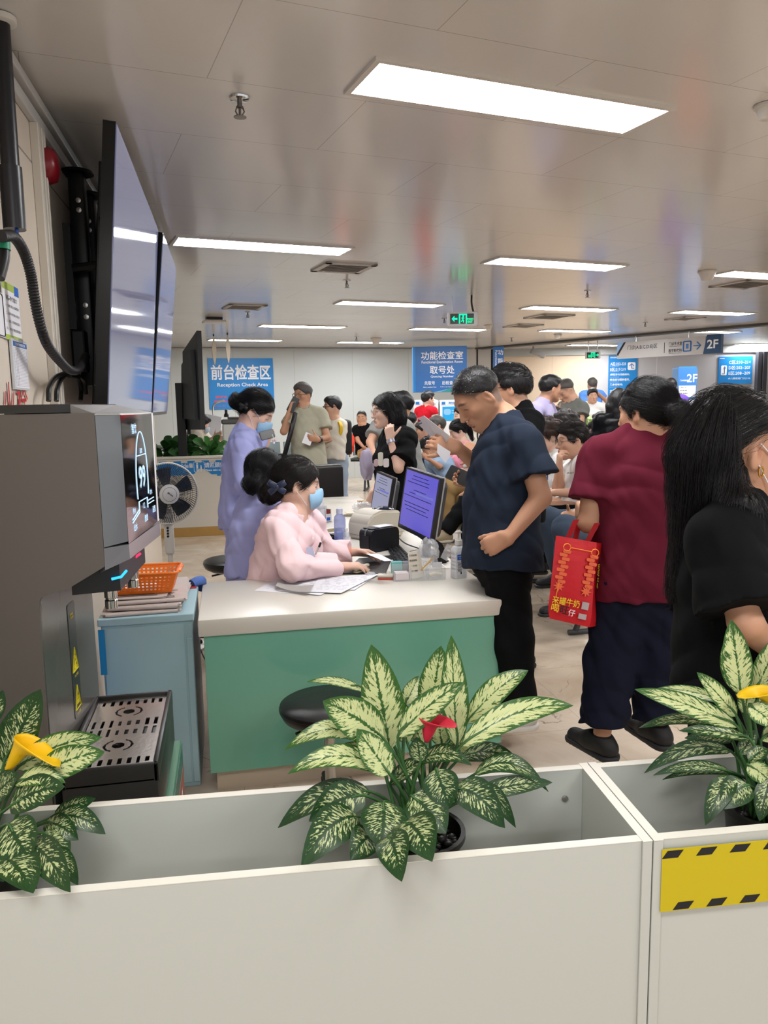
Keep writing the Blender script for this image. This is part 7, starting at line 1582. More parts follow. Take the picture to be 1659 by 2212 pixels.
def aglaonema(label, ox, oy, sc, specs, pot_px, pot_r, flowers, seed):
    pz = PZ-0.055; pc = Vector(atZ(pot_px[0], pot_px[1], pz)); Dp = float(np.dot(np.array(pc)-CPOS, FW)); rr = random.Random(seed)
    t = thing('potted_plant', label, 'plant', (pc.x, pc.y, PZ-0.245), 0, 'mottled leaf plants in the planter boxes')
    b = BM(); z0 = PZ-0.244-pz; lathe(b, [(0, z0), (pot_r*0.72, z0), (pot_r*0.95, -0.012), (pot_r*1.04, -0.01), (pot_r*1.04, 0.0), (pot_r*0.94, 0.0), (pot_r*0.90, -0.03), (0, -0.03)], 36, c=pc); obj('pot', b, mat('pot_black', '#1c1a19', 0.3), t, world=True, smooth=35)
    b = BM()
    for i in range(70):
        a = rr.random()*2*PI; r = pot_r*0.82*math.sqrt(rr.random()); k = 0.006+0.005*rr.random(); bmesh.ops.create_icosphere(b, subdivisions=1, radius=k, matrix=Matrix.Translation(pc+Vector((r*math.cos(a), r*math.sin(a), -0.026+0.006*rr.random()))) @ Matrix.Diagonal((1, 0.8, 0.7, 1)))
    o = obj('pebbles', b, mat('pebble_black', '#262322', 0.5), t, world=True, smooth=60); o['kind'] = 'stuff'
    for i, sp in enumerate(specs):
        bx, by, tx, ty, wp, d0, d1, bend, kd = sp; fx_ = lambda x, y: (ox+x/sc, oy+y/sc)
        B3 = Vector(atD(*fx_(bx, by), Dp+d0)); T3 = Vector(atD(*fx_(tx, ty), Dp+d1)); W = wp/sc*Dp/FPX*0.68
        bd = Vector((0, 0, 1))*(bend/sc*Dp/FPX); roll = (rr.random()-0.5)*0.8
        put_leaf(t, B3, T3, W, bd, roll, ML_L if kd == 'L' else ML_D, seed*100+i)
        s0 = pc+Vector(((rr.random()-0.5)*pot_r*0.8, (rr.random()-0.5)*pot_r*0.8, -0.03)); mid = (s0+B3)/2+Vector((0, 0, 0.02))
        b = BM(); tube(b, smoothpath([s0, mid, B3, B3.lerp(T3, 0.25)+bd*0.7], 5), [0.0042*(1-0.6*k/15) for k in range(16)], 7); obj('stem', b, M_STEM, t, world=True, smooth=True)
    for (x0, y0, x1, y1, x2, y2, col, fs) in flowers:
        fx_ = lambda x, y: (ox+x/sc, oy+y/sc)
        p0, p1, p2 = (Vector(atD(*fx_(x0, y0), Dp-0.03)), Vector(atD(*fx_(x1, y1), Dp-0.04)), Vector(atD(*fx_(x2, y2), Dp-0.06)))
        calla(t, p0, p1, p2, mat('calla_'+col, col, 0.45, var=0.08, vscale=25), fs*Dp/FPX/sc)
        b = BM(); tube(b, smoothpath([pc+Vector((0.01, 0, -0.03)), (pc+p0)/2+Vector((0, 0, 0.03)), p0], 6), 0.0035, 8); obj('flower_stem', b, M_STEM, t, world=True, smooth=True)
    return t
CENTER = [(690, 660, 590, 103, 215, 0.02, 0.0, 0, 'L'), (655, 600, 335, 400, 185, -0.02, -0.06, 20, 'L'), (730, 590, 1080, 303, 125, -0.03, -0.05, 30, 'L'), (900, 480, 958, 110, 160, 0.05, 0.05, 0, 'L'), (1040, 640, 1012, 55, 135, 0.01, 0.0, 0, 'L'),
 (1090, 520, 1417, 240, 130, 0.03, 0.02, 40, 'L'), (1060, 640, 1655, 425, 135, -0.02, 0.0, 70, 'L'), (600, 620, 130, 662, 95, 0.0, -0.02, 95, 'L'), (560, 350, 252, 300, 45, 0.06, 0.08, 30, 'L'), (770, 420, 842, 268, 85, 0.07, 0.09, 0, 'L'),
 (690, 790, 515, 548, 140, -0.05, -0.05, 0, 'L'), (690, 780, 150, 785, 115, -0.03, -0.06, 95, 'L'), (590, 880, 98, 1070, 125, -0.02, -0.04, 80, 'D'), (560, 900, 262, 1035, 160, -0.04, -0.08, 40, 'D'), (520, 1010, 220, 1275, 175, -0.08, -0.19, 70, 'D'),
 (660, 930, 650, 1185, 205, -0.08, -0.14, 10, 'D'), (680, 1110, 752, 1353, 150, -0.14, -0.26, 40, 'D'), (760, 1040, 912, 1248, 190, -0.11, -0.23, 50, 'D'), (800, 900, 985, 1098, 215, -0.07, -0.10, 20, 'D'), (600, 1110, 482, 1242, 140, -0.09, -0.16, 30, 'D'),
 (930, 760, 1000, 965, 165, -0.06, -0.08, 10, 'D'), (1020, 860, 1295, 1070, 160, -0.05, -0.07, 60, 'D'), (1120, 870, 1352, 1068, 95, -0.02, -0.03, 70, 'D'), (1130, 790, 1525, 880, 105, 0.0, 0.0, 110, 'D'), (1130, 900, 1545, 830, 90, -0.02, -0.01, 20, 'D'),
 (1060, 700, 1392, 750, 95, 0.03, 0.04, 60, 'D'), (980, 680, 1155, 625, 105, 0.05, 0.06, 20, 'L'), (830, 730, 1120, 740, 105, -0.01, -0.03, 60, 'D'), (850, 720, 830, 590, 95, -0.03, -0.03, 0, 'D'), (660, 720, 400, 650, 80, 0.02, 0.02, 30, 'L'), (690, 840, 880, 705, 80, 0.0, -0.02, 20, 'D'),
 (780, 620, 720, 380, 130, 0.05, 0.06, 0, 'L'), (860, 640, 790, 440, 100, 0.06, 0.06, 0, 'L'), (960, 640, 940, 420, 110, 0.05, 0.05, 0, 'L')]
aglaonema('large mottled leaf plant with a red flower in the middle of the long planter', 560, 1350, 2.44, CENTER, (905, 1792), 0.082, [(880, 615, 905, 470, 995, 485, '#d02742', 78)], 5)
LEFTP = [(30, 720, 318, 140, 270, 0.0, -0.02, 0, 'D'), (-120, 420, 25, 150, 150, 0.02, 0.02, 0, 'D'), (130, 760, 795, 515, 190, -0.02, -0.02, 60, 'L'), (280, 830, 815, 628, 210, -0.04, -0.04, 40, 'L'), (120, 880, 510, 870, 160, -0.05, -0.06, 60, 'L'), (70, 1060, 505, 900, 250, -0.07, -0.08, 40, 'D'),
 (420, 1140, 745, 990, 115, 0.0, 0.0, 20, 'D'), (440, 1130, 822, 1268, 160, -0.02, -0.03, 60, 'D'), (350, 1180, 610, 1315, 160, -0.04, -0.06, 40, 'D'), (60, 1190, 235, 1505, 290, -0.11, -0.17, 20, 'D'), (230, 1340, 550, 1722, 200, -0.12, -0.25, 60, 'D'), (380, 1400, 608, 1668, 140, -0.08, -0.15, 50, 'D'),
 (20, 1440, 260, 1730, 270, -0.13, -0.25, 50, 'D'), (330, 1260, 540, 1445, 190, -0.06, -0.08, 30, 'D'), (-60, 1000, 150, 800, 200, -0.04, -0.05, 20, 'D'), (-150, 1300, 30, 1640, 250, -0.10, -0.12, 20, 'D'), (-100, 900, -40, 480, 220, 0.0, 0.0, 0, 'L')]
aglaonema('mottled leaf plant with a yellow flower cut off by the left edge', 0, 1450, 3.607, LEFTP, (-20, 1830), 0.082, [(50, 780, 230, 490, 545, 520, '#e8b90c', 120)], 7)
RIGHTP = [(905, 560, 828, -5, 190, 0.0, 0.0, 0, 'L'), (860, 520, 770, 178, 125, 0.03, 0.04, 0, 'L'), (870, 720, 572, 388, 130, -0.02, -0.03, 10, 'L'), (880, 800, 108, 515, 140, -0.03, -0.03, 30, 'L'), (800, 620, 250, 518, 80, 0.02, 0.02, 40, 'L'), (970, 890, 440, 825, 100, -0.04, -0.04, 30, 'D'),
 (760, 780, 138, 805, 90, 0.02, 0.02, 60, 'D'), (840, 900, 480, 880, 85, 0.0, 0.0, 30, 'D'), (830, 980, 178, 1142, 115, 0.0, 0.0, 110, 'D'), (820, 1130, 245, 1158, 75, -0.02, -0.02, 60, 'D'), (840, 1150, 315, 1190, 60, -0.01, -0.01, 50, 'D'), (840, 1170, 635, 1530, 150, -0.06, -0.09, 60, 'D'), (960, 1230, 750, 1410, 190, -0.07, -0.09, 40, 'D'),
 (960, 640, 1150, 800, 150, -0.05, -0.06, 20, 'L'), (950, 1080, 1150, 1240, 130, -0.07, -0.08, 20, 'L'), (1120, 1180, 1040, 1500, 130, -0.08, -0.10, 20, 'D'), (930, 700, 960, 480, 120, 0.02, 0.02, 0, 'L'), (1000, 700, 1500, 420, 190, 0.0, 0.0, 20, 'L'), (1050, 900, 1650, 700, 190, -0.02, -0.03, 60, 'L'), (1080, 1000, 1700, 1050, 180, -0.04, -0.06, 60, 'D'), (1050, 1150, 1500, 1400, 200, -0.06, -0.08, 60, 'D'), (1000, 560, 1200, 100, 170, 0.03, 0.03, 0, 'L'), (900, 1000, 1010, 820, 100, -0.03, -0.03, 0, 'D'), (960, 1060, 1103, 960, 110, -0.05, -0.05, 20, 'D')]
aglaonema('mottled leaf plant with a yellow flower in the right hand planter box', 1340, 1340, 3.457, RIGHTP, (1660, 1738), 0.082, [(1120, 720, 1100, 480, 920, 440, '#e8bf14', 110)], 9)
# leafy pots on the far counter
def leafy(label, px0, px1, y0, y1, dep, n, m, group, seed, W=0.035, name='leafy_plant', up=0.3, pot=True):
    rr = random.Random(seed); c = Vector(atD((px0+px1)/2, y1, dep)); t = thing(name, label, 'plant', tuple(c), 0, group)
    if pot: b = BM(); lathe(b, [(0, 0.0), (0.07, 0.0), (0.09, 0.12), (0.08, 0.12), (0, 0.10)], 20, c=c-Vector((0, 0, 0.115))); obj('pot', b, M_WHITE, t, world=True, smooth=40)
    for i in range(n):
        x = px0+(px1-px0)*rr.random(); y = y0+(y1-y0)*rr.random()**0.8; d = (rr.random()-0.5)*0.22; T3 = Vector(atD(x, y, dep+d)); dr = (T3-c); dr.z *= 0.3
        dr = (dr.normalized()+Vector((0, 0, up*(rr.random()*2-0.9)))).normalized(); L_ = W*(2.2+rr.random()*1.2)
        put_leaf(t, T3-dr*L_*0.5, T3+dr*L_*0.5, W*(0.8+0.5*rr.random()), Vector((0, 0, 0.012)), (rr.random()-0.5)*1.6, m, seed*50+i)
    for i in range(6):
        b = BM(); T3 = Vector(atD(px0+(px1-px0)*rr.random(), y0+(y1-y0)*0.5, dep)); tube(b, smoothpath([c, (c+T3)/2+Vector((0, 0, 0.03)), T3], 4), 0.004, 5); obj('stem', b, M_STEM, t, world=True, smooth=True)
    return t
PG = 'green trailing plants on the far counter'
leafy('dark green leafy plant at the left end of the far counter ledge', 330, 385, 948, 990, 9.45, 34, ML_G, PG, 21, W=0.055, pot=False)
leafy('dark leafy plant on the counter beside the black screen pole', 375, 425, 945, 985, 9.5, 30, ML_G, PG, 22, W=0.055, pot=False)
leafy('bright green leafy plant on the counter left of the standing nurse', 420, 488, 948, 992, 9.42, 40, mat('leaf_fresh_green', '#3d7034', 0.35, var=0.3, vscale=20), PG, 23, W=0.05, pot=False)
t = thing('planter_box', 'white planter box with pale plants between the lobby and the waiting rows', 'planter box', tuple(atD(1376, 1000, 10.75)[:2])+(0.0,), 0, None)
_a, _b = Vector(atD(1240, 930, 10.5)), Vector(atD(1520, 935, 10.9)); _h = min(_a.z, _b.z)-0.03
b = BM(); wallbox(b, _a, _b, 0.3, 0, _h); obj('planter_body', b, M_PW, t, world=True)
LG = 'pale striped plants in the lobby'
leafy('pale green spiky plant in the lobby below the white shirt person', 1258, 1292, 900, 934, 10.62, 40, mat('leaf_pale_green', '#a9bf7e', 0.4, var=0.35, vscale=30), LG, 24, W=0.03, up=0.8)
leafy('pale green spiky plant in front of the directory totem', 1448, 1492, 898, 938, 11.0, 40, mat('leaf_pale_green'), LG, 25, W=0.035, up=0.8)

# ================================================================== things on the desk
DT = DZ+0.0008
def dz(x, y, z=DT): return Vector(atZ(x, y, z))
# sanitizer bottle
p = dz(991, 1247); t = thing('sanitizer_bottle', 'white pump bottle with a blue label on the right end of the desk', 'bottle', tuple(p), 0.25)
M_BOT = mat('bottle_translucent', '#e6e8ec', 0.2, alpha=0.9)
b = BM(); prev = None
def ribbed(b, w, d, prof, cx=0.0):
    prev = None
    for z, k in prof:
        ring = [b.verts.new((x*k, y*k, z)) for x, y in rrect(w, d, min(w, d)*0.28, 4)]
        if prev:
            for i in range(len(ring)): b.faces.new((prev[i], prev[(i+1) % len(ring)], ring[(i+1) % len(ring)], ring[i]))
        else: b.faces.new(ring[::-1])
        prev = ring
    b.faces.new(prev)
prof = [(0, 0.95), (0.004, 1.0), (0.03, 1.0)]
for i in range(5): z = 0.036+i*0.017; prof += [(z, 1.0), (z+0.004, 0.955), (z+0.007, 0.955), (z+0.011, 1.0)]
prof += [(0.132, 1.0), (0.146, 0.75), (0.150, 0.42), (0.156, 0.40)]
ribbed(b, 0.068, 0.055, prof); obj('bottle_body', b, M_BOT, t, smooth=35)
b = BM(); lathe(b, [(0.0175, 0.154), (0.0185, 0.158), (0.0185, 0.176), (0.012, 0.178), (0.012, 0.184), (0, 0.184)], 24); obj('cap', b, M_WHITE, t, smooth=35)
b = BM(); tube(b, [(0, 0, 0.182), (0, 0, 0.210)], 0.0048, 10); box(b, -0.016, 0.014, -0.008, 0.008, 0.207, 0.218, 0.004); tube(b, smoothpath([(0.006, 0, 0.214), (0.024, 0, 0.207), (0.031, 0, 0.201), (0.032, 0, 0.184)], 5), 0.0042, 8); obj('pump', b, M_WHITE, t, smooth=50)
lp = Pane(p+Vector((-0.016, -0.0278, 0.075)), (1, -0.0, 0), (0, 0, 1)); lp = Pane(Matrix.Rotation(0.25, 3, 'Z') @ Vector((-0.012, -0.0276, 0.07))+p, Matrix.Rotation(0.25, 3, 'Z') @ Vector((1, 0, 0)), (0, 0, 1))
lp.part(t, 'label', PAPER, 0.038, 0.105, 0, 0.0004); lp.part(t, 'label_block', mat('label_blue', '#2a5fc4', 0.4), 0.030, 0.026, 0.0004, 0.0008, cu=0.003, cv=0.03)
lp.text(t, '手消毒液', 0.003, 0.034, 0.006, PAPER, lift=0.0012); lp.text(t, '免洗', 0.003, 0.025, 0.005, PAPER, lift=0.0012)
b = BM()
for i in range(9): lp.slab(b, 0.026-0.004*(i % 3), 0.0022, 0.0004, 0.0008, cu=0.001, cv=0.008-i*0.0055)
lp.slab(b, 0.006, 0.012, 0.0004, 0.0008, cu=0.008, cv=-0.044); obj('label_lines', b, INK, t, world=True)
# acrylic organiser
A0 = dz(851, 1257); A1 = dz(963, 1252); e = (A1-A0); L_ = e.length; rz = math.atan2(e.y, e.x); Dd = 0.085
t = thing('desk_organizer', 'clear acrylic organizer with three compartments at the desk edge', 'organizer', tuple(A0), rz)
M_ACR = mat('clear_acrylic', '#eef0f2', 0.05, alpha=0.20)
b = BM(); box(b, 0, L_, 0, Dd, 0.0, 0.0025); obj('base', b, M_ACR, t)
for nm, q in (('front_wall', (0, L_, 0, 0.0025, 0.045)), ('back_wall', (0, L_, Dd-0.0025, Dd, 0.065))): b = BM(); box(b, q[0], q[1], q[2], q[3], 0.0026, q[4]); obj(nm, b, M_ACR, t)
for x in (0, L_*0.335, L_*0.665, L_-0.0025): b = BM(); box(b, x, x+0.0025, 0.003, Dd-0.003, 0.0026, 0.056); obj('divider', b, M_ACR, t)
Mo = Matrix.Translation(A0) @ Matrix.Rotation(rz, 4, 'Z')
def inorg(name, label, cat, x, y, z, group=None): 
    q = Mo @ Vector((x, y, z)); return thing(name, label, cat, tuple(q), rz, group)
t = inorg('note_pad', 'pink paper slips in the left compartment of the organizer', 'papers', L_*0.17, 0.045, 0.004); b = BM(); box(b, -0.03, 0.03, -0.03, 0.03, 0, 0.03); obj('sheets', b, mat('paper_pinkish', '#e9d6d8', 0.6), t)
t = inorg('teal_box', 'small mint green box on the back corner of the organizer', 'box', L_*0.1, Dd+0.02, 0.0); b = BM(); box(b, -0.022, 0.03, -0.01, 0.018, 0, 0.072, 0.002); obj('box_body', b, mat('mint_box', '#6fb8b4', 0.4), t); b = BM(); box(b, 0.032, 0.06, -0.01, 0.018, 0, 0.07, 0.002); obj('grey_half', b, mat('grey_box', '#8b8f97', 0.4), t)
for i in range(6):
    t = inorg('swab_packet', ('paper swab packet standing %s in the middle compartment of the organizer' % ('leftmost', 'second from the left', 'third from the left', 'near the middle', 'second from the right', 'rightmost')[i]), 'packet', L_*0.42+i*0.006, 0.03+i*0.006, 0.004, 'swab packets in the organizer')
    b = BM(); box(b, -0.022, 0.022, -0.0012, 0.0012, 0, 0.125, 0.0005, M=Matrix.Rotation(-0.12-0.03*i+0.06, 4, 'Y') @ Matrix.Rotation(-0.1, 4, 'X')); obj('packet', b, mat('packet_paper', '#d8cfc0', 0.6), t)
    if i == 0:
        Mp = Matrix.Rotation(-0.06, 4, 'Y') @ Matrix.Rotation(-0.1, 4, 'X')
        for k, (z, s) in enumerate(((0.108, '使用说明'), (0.085, '医用棉签'), (0.060, '一次性'), (0.035, '无菌'))):
            q = letters(None, s, (0, -0.0014, z), (1, 0, 0), (0, 0, 1), 0.009, INK, width=0.034, world=False); q.data.transform(Mp); q.parent = t
for i in range(9):
    t = inorg('wooden_stick', 'wooden cotton stick sticking out of the organizer bundle', 'stick', L_*0.50+0.001*i, 0.05, 0.01, 'wooden sticks in the organizer')
    b = BM(); tube(b, [(0, 0, 0.02), (0.062+0.003*(i % 3), 0.004*(i % 4), 0.075+0.004*(i//3))], 0.0013, 6); obj('stick', b, mat('stick_wood', '#dcb878', 0.6), t)
M_FILM = mat('clear_film', '#f2f3f7', 0.10, alpha=0.30, bump=0.5, bscale=60, spec=0.9)
def crumple(name, label, c, r, m, seed, cat='bag', k=0.35, group=None):
    rr = random.Random(seed); t = thing(name, label, cat, tuple(Vector(c)-Vector((0, 0, r[2]))), 0, group); b = BM(); bmesh.ops.create_icosphere(b, subdivisions=4, radius=1.0)
    for v in b.verts:
        n = v.co.normalized(); f = 1+k*(math.sin(7*n.x+3*n.y+seed)*0.4+math.sin(11*n.y-6*n.z+seed*2)*0.35+abs(math.sin(9*n.z+8*n.x+seed))*0.5-0.3); v.co = Vector((n.x*r[0]*f, n.y*r[1]*f, max(-r[2]*0.995, n.z*r[2]*f)))+Vector(c)
    obj('film', b, m, t, world=True, smooth=True); return t
crumple('plastic_bag', 'crumpled clear plastic bag of cotton swabs standing in the organizer', dz(925, 1195, DT+0.085), (0.045, 0.035, 0.065), M_FILM, 3)
t = thing('swab_bag', 'clear packet leaning over the black phone stand behind the organizer', 'packet', tuple(dz(947, 1232)), 0.3)
b = BM(); box(b, -0.022, 0.022, -0.001, 0.001, 0.06, 0.135, M=Matrix.Rotation(0.55, 4, 'Y')); obj('film', b, M_FILM, t)
t = thing('phone_stand', 'black curved device standing behind the organizer', 'device', tuple(dz(945, 1215)), 0.0)
b = BM(); prism(b, [(-0.03, 0), (0.045, 0), (0.042, 0.05), (0.02, 0.10), (-0.015, 0.125), (-0.04, 0.12), (-0.012, 0.09), (0.005, 0.05)], -0.03, 0.03, frame_of((0, 0, 0), (1, 0, 0), (0, 0, 1), (0, -1, 0))); bmesh.ops.recalc_face_normals(b, faces=b.faces); bmesh.ops.bevel(b, geom=b.edges[:], offset=0.005, segments=2, affect='EDGES'); obj('stand_body', b, M_BLACK, t, smooth=50)
t = inorg('cotton_roll', 'rolled cotton wool in the right compartment of the organizer', 'cotton', L_*0.83, 0.04, 0.004); b = BM(); tube(b, smoothpath([(-0.028, 0, 0.01), (0, 0.005, 0.016), (0.03, -0.004, 0.012)], 5), 0.0085, 10); obj('roll', b, mat('cotton_roll', '#e6dcc4', 0.8), t, smooth=60)
t = inorg('label_card', 'small white card clipped on the right side of the organizer', 'card', L_*0.88, 0.075, 0.045); b = BM(); box(b, -0.02, 0.025, -0.001, 0.001, 0, 0.022); obj('card', b, PAPER, t)
# tin, papers, white slip
p = dz(833, 1250); t = thing('ink_pad', 'small cream ink pad tin left of the organizer on the desk', 'ink pad', tuple(p), -0.25)
b = BM(); box(b, -0.036, 0.036, -0.026, 0.026, 0.010, 0.022, 0.004); obj('lid', b, mat('tin_cream', '#c9c3b3', 0.3), t, smooth=40); b = BM(); box(b, -0.035, 0.035, -0.025, 0.025, 0, 0.0098, 0.002); obj('base', b, mat('tin_red', '#b2463f', 0.4), t)
letters(t, '印台', p+Vector((-0.005, 0, 0.0225)), (math.cos(-0.25), math.sin(-0.25), 0), (-math.sin(-0.25), math.cos(-0.25), 0), 0.011, INK)
def sheet(label, pts, z, lines, seed, group='papers on the desk', text=None):
    P = [dz(x, y, z) for x, y in pts]; c = sum(P, Vector())/4; t = thing('paper_sheet', label, 'paper', tuple(c), 0, group)
    b = BM(); a = [b.verts.new(q) for q in P]; f = b.faces.new(a); bmesh.ops.subdivide_edges(b, edges=b.edges[:], cuts=6, use_grid_fill=True); rr = random.Random(seed)
    for v in b.verts: v.co.z += 0.0006*(1+math.sin(v.co.x*40+seed)*math.cos(v.co.y*31+seed))
    r = bmesh.ops.extrude_face_region(b, geom=b.faces[:]); bmesh.ops.translate(b, vec=(0, 0, -0.0006), verts=[v for v in r['geom'] if isinstance(v, bmesh.types.BMVert)]); bmesh.ops.recalc_face_normals(b, faces=b.faces)
    obj('sheet', b, PAPER, t, world=True)
    b = BM(); A_, B_, C_, D_ = P
    def q(u, v): return (A_.lerp(B_, u)).lerp(D_.lerp(C_, u), v)+Vector((0, 0, 0.0018))
    for i in range(lines):
        v = 0.12+0.78*i/lines; u = 0.08+0.1*rr.random()
        while u < 0.88:
            l = 0.03+0.14*rr.random(); quad(b, q(u, v), q(min(u+l, 0.93), v), q(min(u+l, 0.93), v+0.009), q(u, v+0.009)); u += l+0.03+0.12*rr.random()
    obj('printed_lines', b, mat('print_mid', '#83838f', 0.6), t, world=True)
    return t
sheet('printed sheet lying leftmost on the front desk under the white slip', [(601, 1249), (700, 1247), (688, 1286), (549, 1276)], DT, 9, 1)
sheet('printed form lying in the centre of the pile on the front desk', [(640, 1250), (775, 1242), (692, 1286), (600, 1276)], DT+0.003, 14, 2)
sheet('printed form with a bold heading lying at the right of the paper pile', [(690, 1246), (820, 1240), (737, 1281), (668, 1279)], DT+0.006, 12, 3)
sheet('half covered printed sheet at the far right of the paper pile', [(745, 1246), (815, 1242), (765, 1275), (715, 1270)], DT+0.0015, 8, 4)
t = thing('white_slip', 'curved white printed slip lying on top of the papers on the desk', 'slip', tuple(dz(635, 1270))); P = [dz(x, y, DT+0.011) for x, y in ((600, 1262), (680, 1267), (668, 1283), (596, 1270))]
b = BM(); G = []
for i in range(9):
    u = i/8; G.append([b.verts.new(P[0].lerp(P[1], u)+Vector((0, 0, 0.010*(2*u-1)**2))), b.verts.new(P[3].lerp(P[2], u)+Vector((0, 0, 0.010*(2*u-1)**2)))])
for i in range(8): b.faces.new((G[i][0], G[i][1], G[i+1][1], G[i+1][0]))
bmesh.ops.solidify(b, geom=b.faces[:], thickness=0.005); obj('slip', b, mat('slip_paper', '#e8e2dd', 0.5), t, world=True, smooth=50)
# mouse pad, keyboard, stapler
def flatbox(name, label, cat, pts, z0, th, m, part, bev=0.002):
    P = [dz(x, y, z0) for x, y in pts]; c = sum(P, Vector())/4; t = thing(name, label, cat, tuple(c)); b = BM()
    a = [b.verts.new(q) for q in P]; d = [b.verts.new(q+Vector((0, 0, th))) for q in P]; b.faces.new(a); b.faces.new(d)
    for i in range(4): b.faces.new((a[i], a[(i+1) % 4], d[(i+1) % 4], d[i]))
    bmesh.ops.recalc_face_normals(b, faces=b.faces)
    if bev: bmesh.ops.bevel(b, geom=b.edges[:], offset=bev, segments=2, affect='EDGES')
    obj(part, b, m, t, world=True, smooth=40); return t, P
flatbox('mouse_pad', 'black mouse pad under the hands of the pink nurse', 'mouse pad', [(775, 1207), (850, 1200), (832, 1242), (738, 1240)], DT, 0.004, M_BLACK, 'pad')
t, P = flatbox('keyboard', 'black keyboard between the pink nurse and the right monitor', 'keyboard', [(836, 1184), (862, 1180), (903, 1222), (858, 1228)], DT, 0.012, M_BLACK, 'keyboard_base')
for r_ in range(4):
    b = BM()
    for c_ in range(13):
        u0, v0 = (c_+0.12)/13.5+0.02, (r_+0.14)/4.4+0.04; q = (P[0].lerp(P[3], u0)).lerp(P[1].lerp(P[2], u0), v0)
        ex = (P[3]-P[0]).normalized(); ey = (P[1]-P[0]); ey = (ey-ex*ey.dot(ex)).normalized(); M = frame_of(q+Vector((0, 0, 0.0125)), ex, ey, ex.cross(ey) if ex.cross(ey).z > 0 else -ex.cross(ey)); box(b, 0, 0.011, 0, 0.011, 0, 0.004, 0.001, M=M, seg=1)
    o = obj('key_row', b, mat('key_black', '#1e1e20', 0.45), t, world=True)
p = dz(782, 1237); t = thing('stapler', 'beige stapler on the mouse pad below the hand of the pink nurse', 'stapler', tuple(p+Vector((0, 0, 0.005))), 0.55)
b = BM(); box(b, -0.045, 0.045, -0.012, 0.012, 0, 0.008, 0.003); obj('base', b, mat('stapler_beige', '#cbbfa8', 0.35), t, smooth=40)
b = BM(); box(b, -0.045, 0.045, -0.010, 0.010, 0.016, 0.030, 0.004, M=Matrix.Rotation(-0.12, 4, 'Y')); obj('arm', b, mat('stapler_beige'), t, smooth=40); b = BM(); box(b, -0.042, 0.04, -0.008, 0.008, 0.009, 0.016); obj('magazine', b, M_STEEL, t)
crumple('candy_wrapper', 'crumpled clear wrapper right of the stapler', dz(800, 1240, DT+0.010), (0.02, 0.013, 0.010), M_FILM, 8, 'wrapper')
# printers
def turned(name, label, cat, px, py, rz): return thing(name, label, cat, tuple(dz(px, py)), rz)
t = turned('label_printer', 'black label printer on the desk in front of the beige one', 'printer', 820, 1187, 0.52)
prof_ = rrect(0.205, 0.125, 0.028, 5, cy=0.0625)
b = BM(); prism(b, prof_, -0.05, 0.05, frame_of((0, 0, 0), (1, 0, 0), (0, 0, 1), (0, -1, 0))); obj('printer_body', b, mat('printer_black', '#17171a', 0.45), t, smooth=40)
b = BM(); prism(b, rrect(0.209, 0.129, 0.03, 5, cy=0.0645), -0.004, 0.004, frame_of((0, 0, 0), (1, 0, 0), (0, 0, 1), (0, -1, 0))); obj('trim_band', b, mat('printer_grey', '#6c6d70', 0.4), t, smooth=40)
b = BM(); box(b, -0.085, -0.03, -0.04, 0.04, 0.125, 0.130, 0.002); obj('control_panel', b, M_DARK, t); b = BM(); box(b, -0.02, 0.085, -0.025, 0.045, 0.1285, 0.1305); obj('paper', b, PAPER, t)
b = BM(); box(b, -0.108, -0.1, -0.035, 0.035, 0.02, 0.09); obj('paper_slot', b, M_DARK, t)
t = turned('barcode_printer', 'beige barcode printer with a dark round lid window on the desk', 'printer', 812, 1160, 0.5)
b = BM(); prism(b, [(-0.14, 0.0), (0.14, 0.0), (0.14, 0.13), (0.12, 0.16), (-0.03, 0.175), (-0.10, 0.155), (-0.14, 0.10)], -0.10, 0.10, frame_of((0, 0, 0), (1, 0, 0), (0, 0, 1), (0, -1, 0))); bmesh.ops.recalc_face_normals(b, faces=b.faces); bmesh.ops.bevel(b, geom=b.edges[:], offset=0.012, segments=3, affect='EDGES'); obj('printer_body', b, mat('printer_beige', '#cbc3b3', 0.4), t, smooth=40)
b = BM(); lathe(b, [(0, 0.012), (0.03, 0.011), (0.055, 0.004), (0.062, -0.004), (0, -0.004)], 24, M=Matrix.Translation((0.05, -0.01, 0.172)) @ Matrix.Diagonal((1.2, 1, 1, 1))); obj('lid_window', b, mat('window_navy', '#1b2434', 0.1), t, smooth=50)
b = BM(); lathe(b, [(0.012, 0), (0.012, 0.003), (0, 0.004)], 16, M=frame_of((-0.10, -0.1005, 0.05), (1, 0, 0), (0, 0, 1), (0, -1, 0))); obj('button', b, mat('button_blue', '#34708f', 0.3), t); b = BM(); box(b, -0.142, 0.142, -0.102, 0.102, 0.028, 0.031); obj('seam', b, mat('seam_beige', '#9d9587', 0.5), t)
# bottles
M_PET = mat('bottle_blue_clear', '#8e9ee0', 0.06, alpha=0.55)
def bottle(px, py, r, h, label, m, cap, capm, lab=None, name='bottle'):
    t = thing(name, label, 'bottle', tuple(dz(px, py)), 0.2)
    b = BM(); lathe(b, [(0, 0), (r*0.94, 0.001), (r, 0.006), (r, h*0.70), (r*0.96, h*0.72), (r*0.9, h*0.78), (r*0.45, h*0.86), (r*0.42, h*0.88), (0, h*0.885)], 28); obj('bottle_body', b, m, t, smooth=40)
    b = BM(); lathe(b, [(r*cap, h*0.865), (r*cap, h*0.99), (r*cap*0.9, h), (0, h)], 20); obj('cap', b, capm, t, smooth=40)
    if lab: b = BM(); lathe(b, [(r*1.01, h*0.18), (r*1.01, h*0.55)], 28, cap=False); obj('label', b, lab, t, smooth=60)
    return t
bottle(735, 1178, 0.034, 0.215, 'tall clear blue water bottle beside the pink nurse', M_PET, 0.55, mat('cap_clear', '#d9dcf0', 0.2))
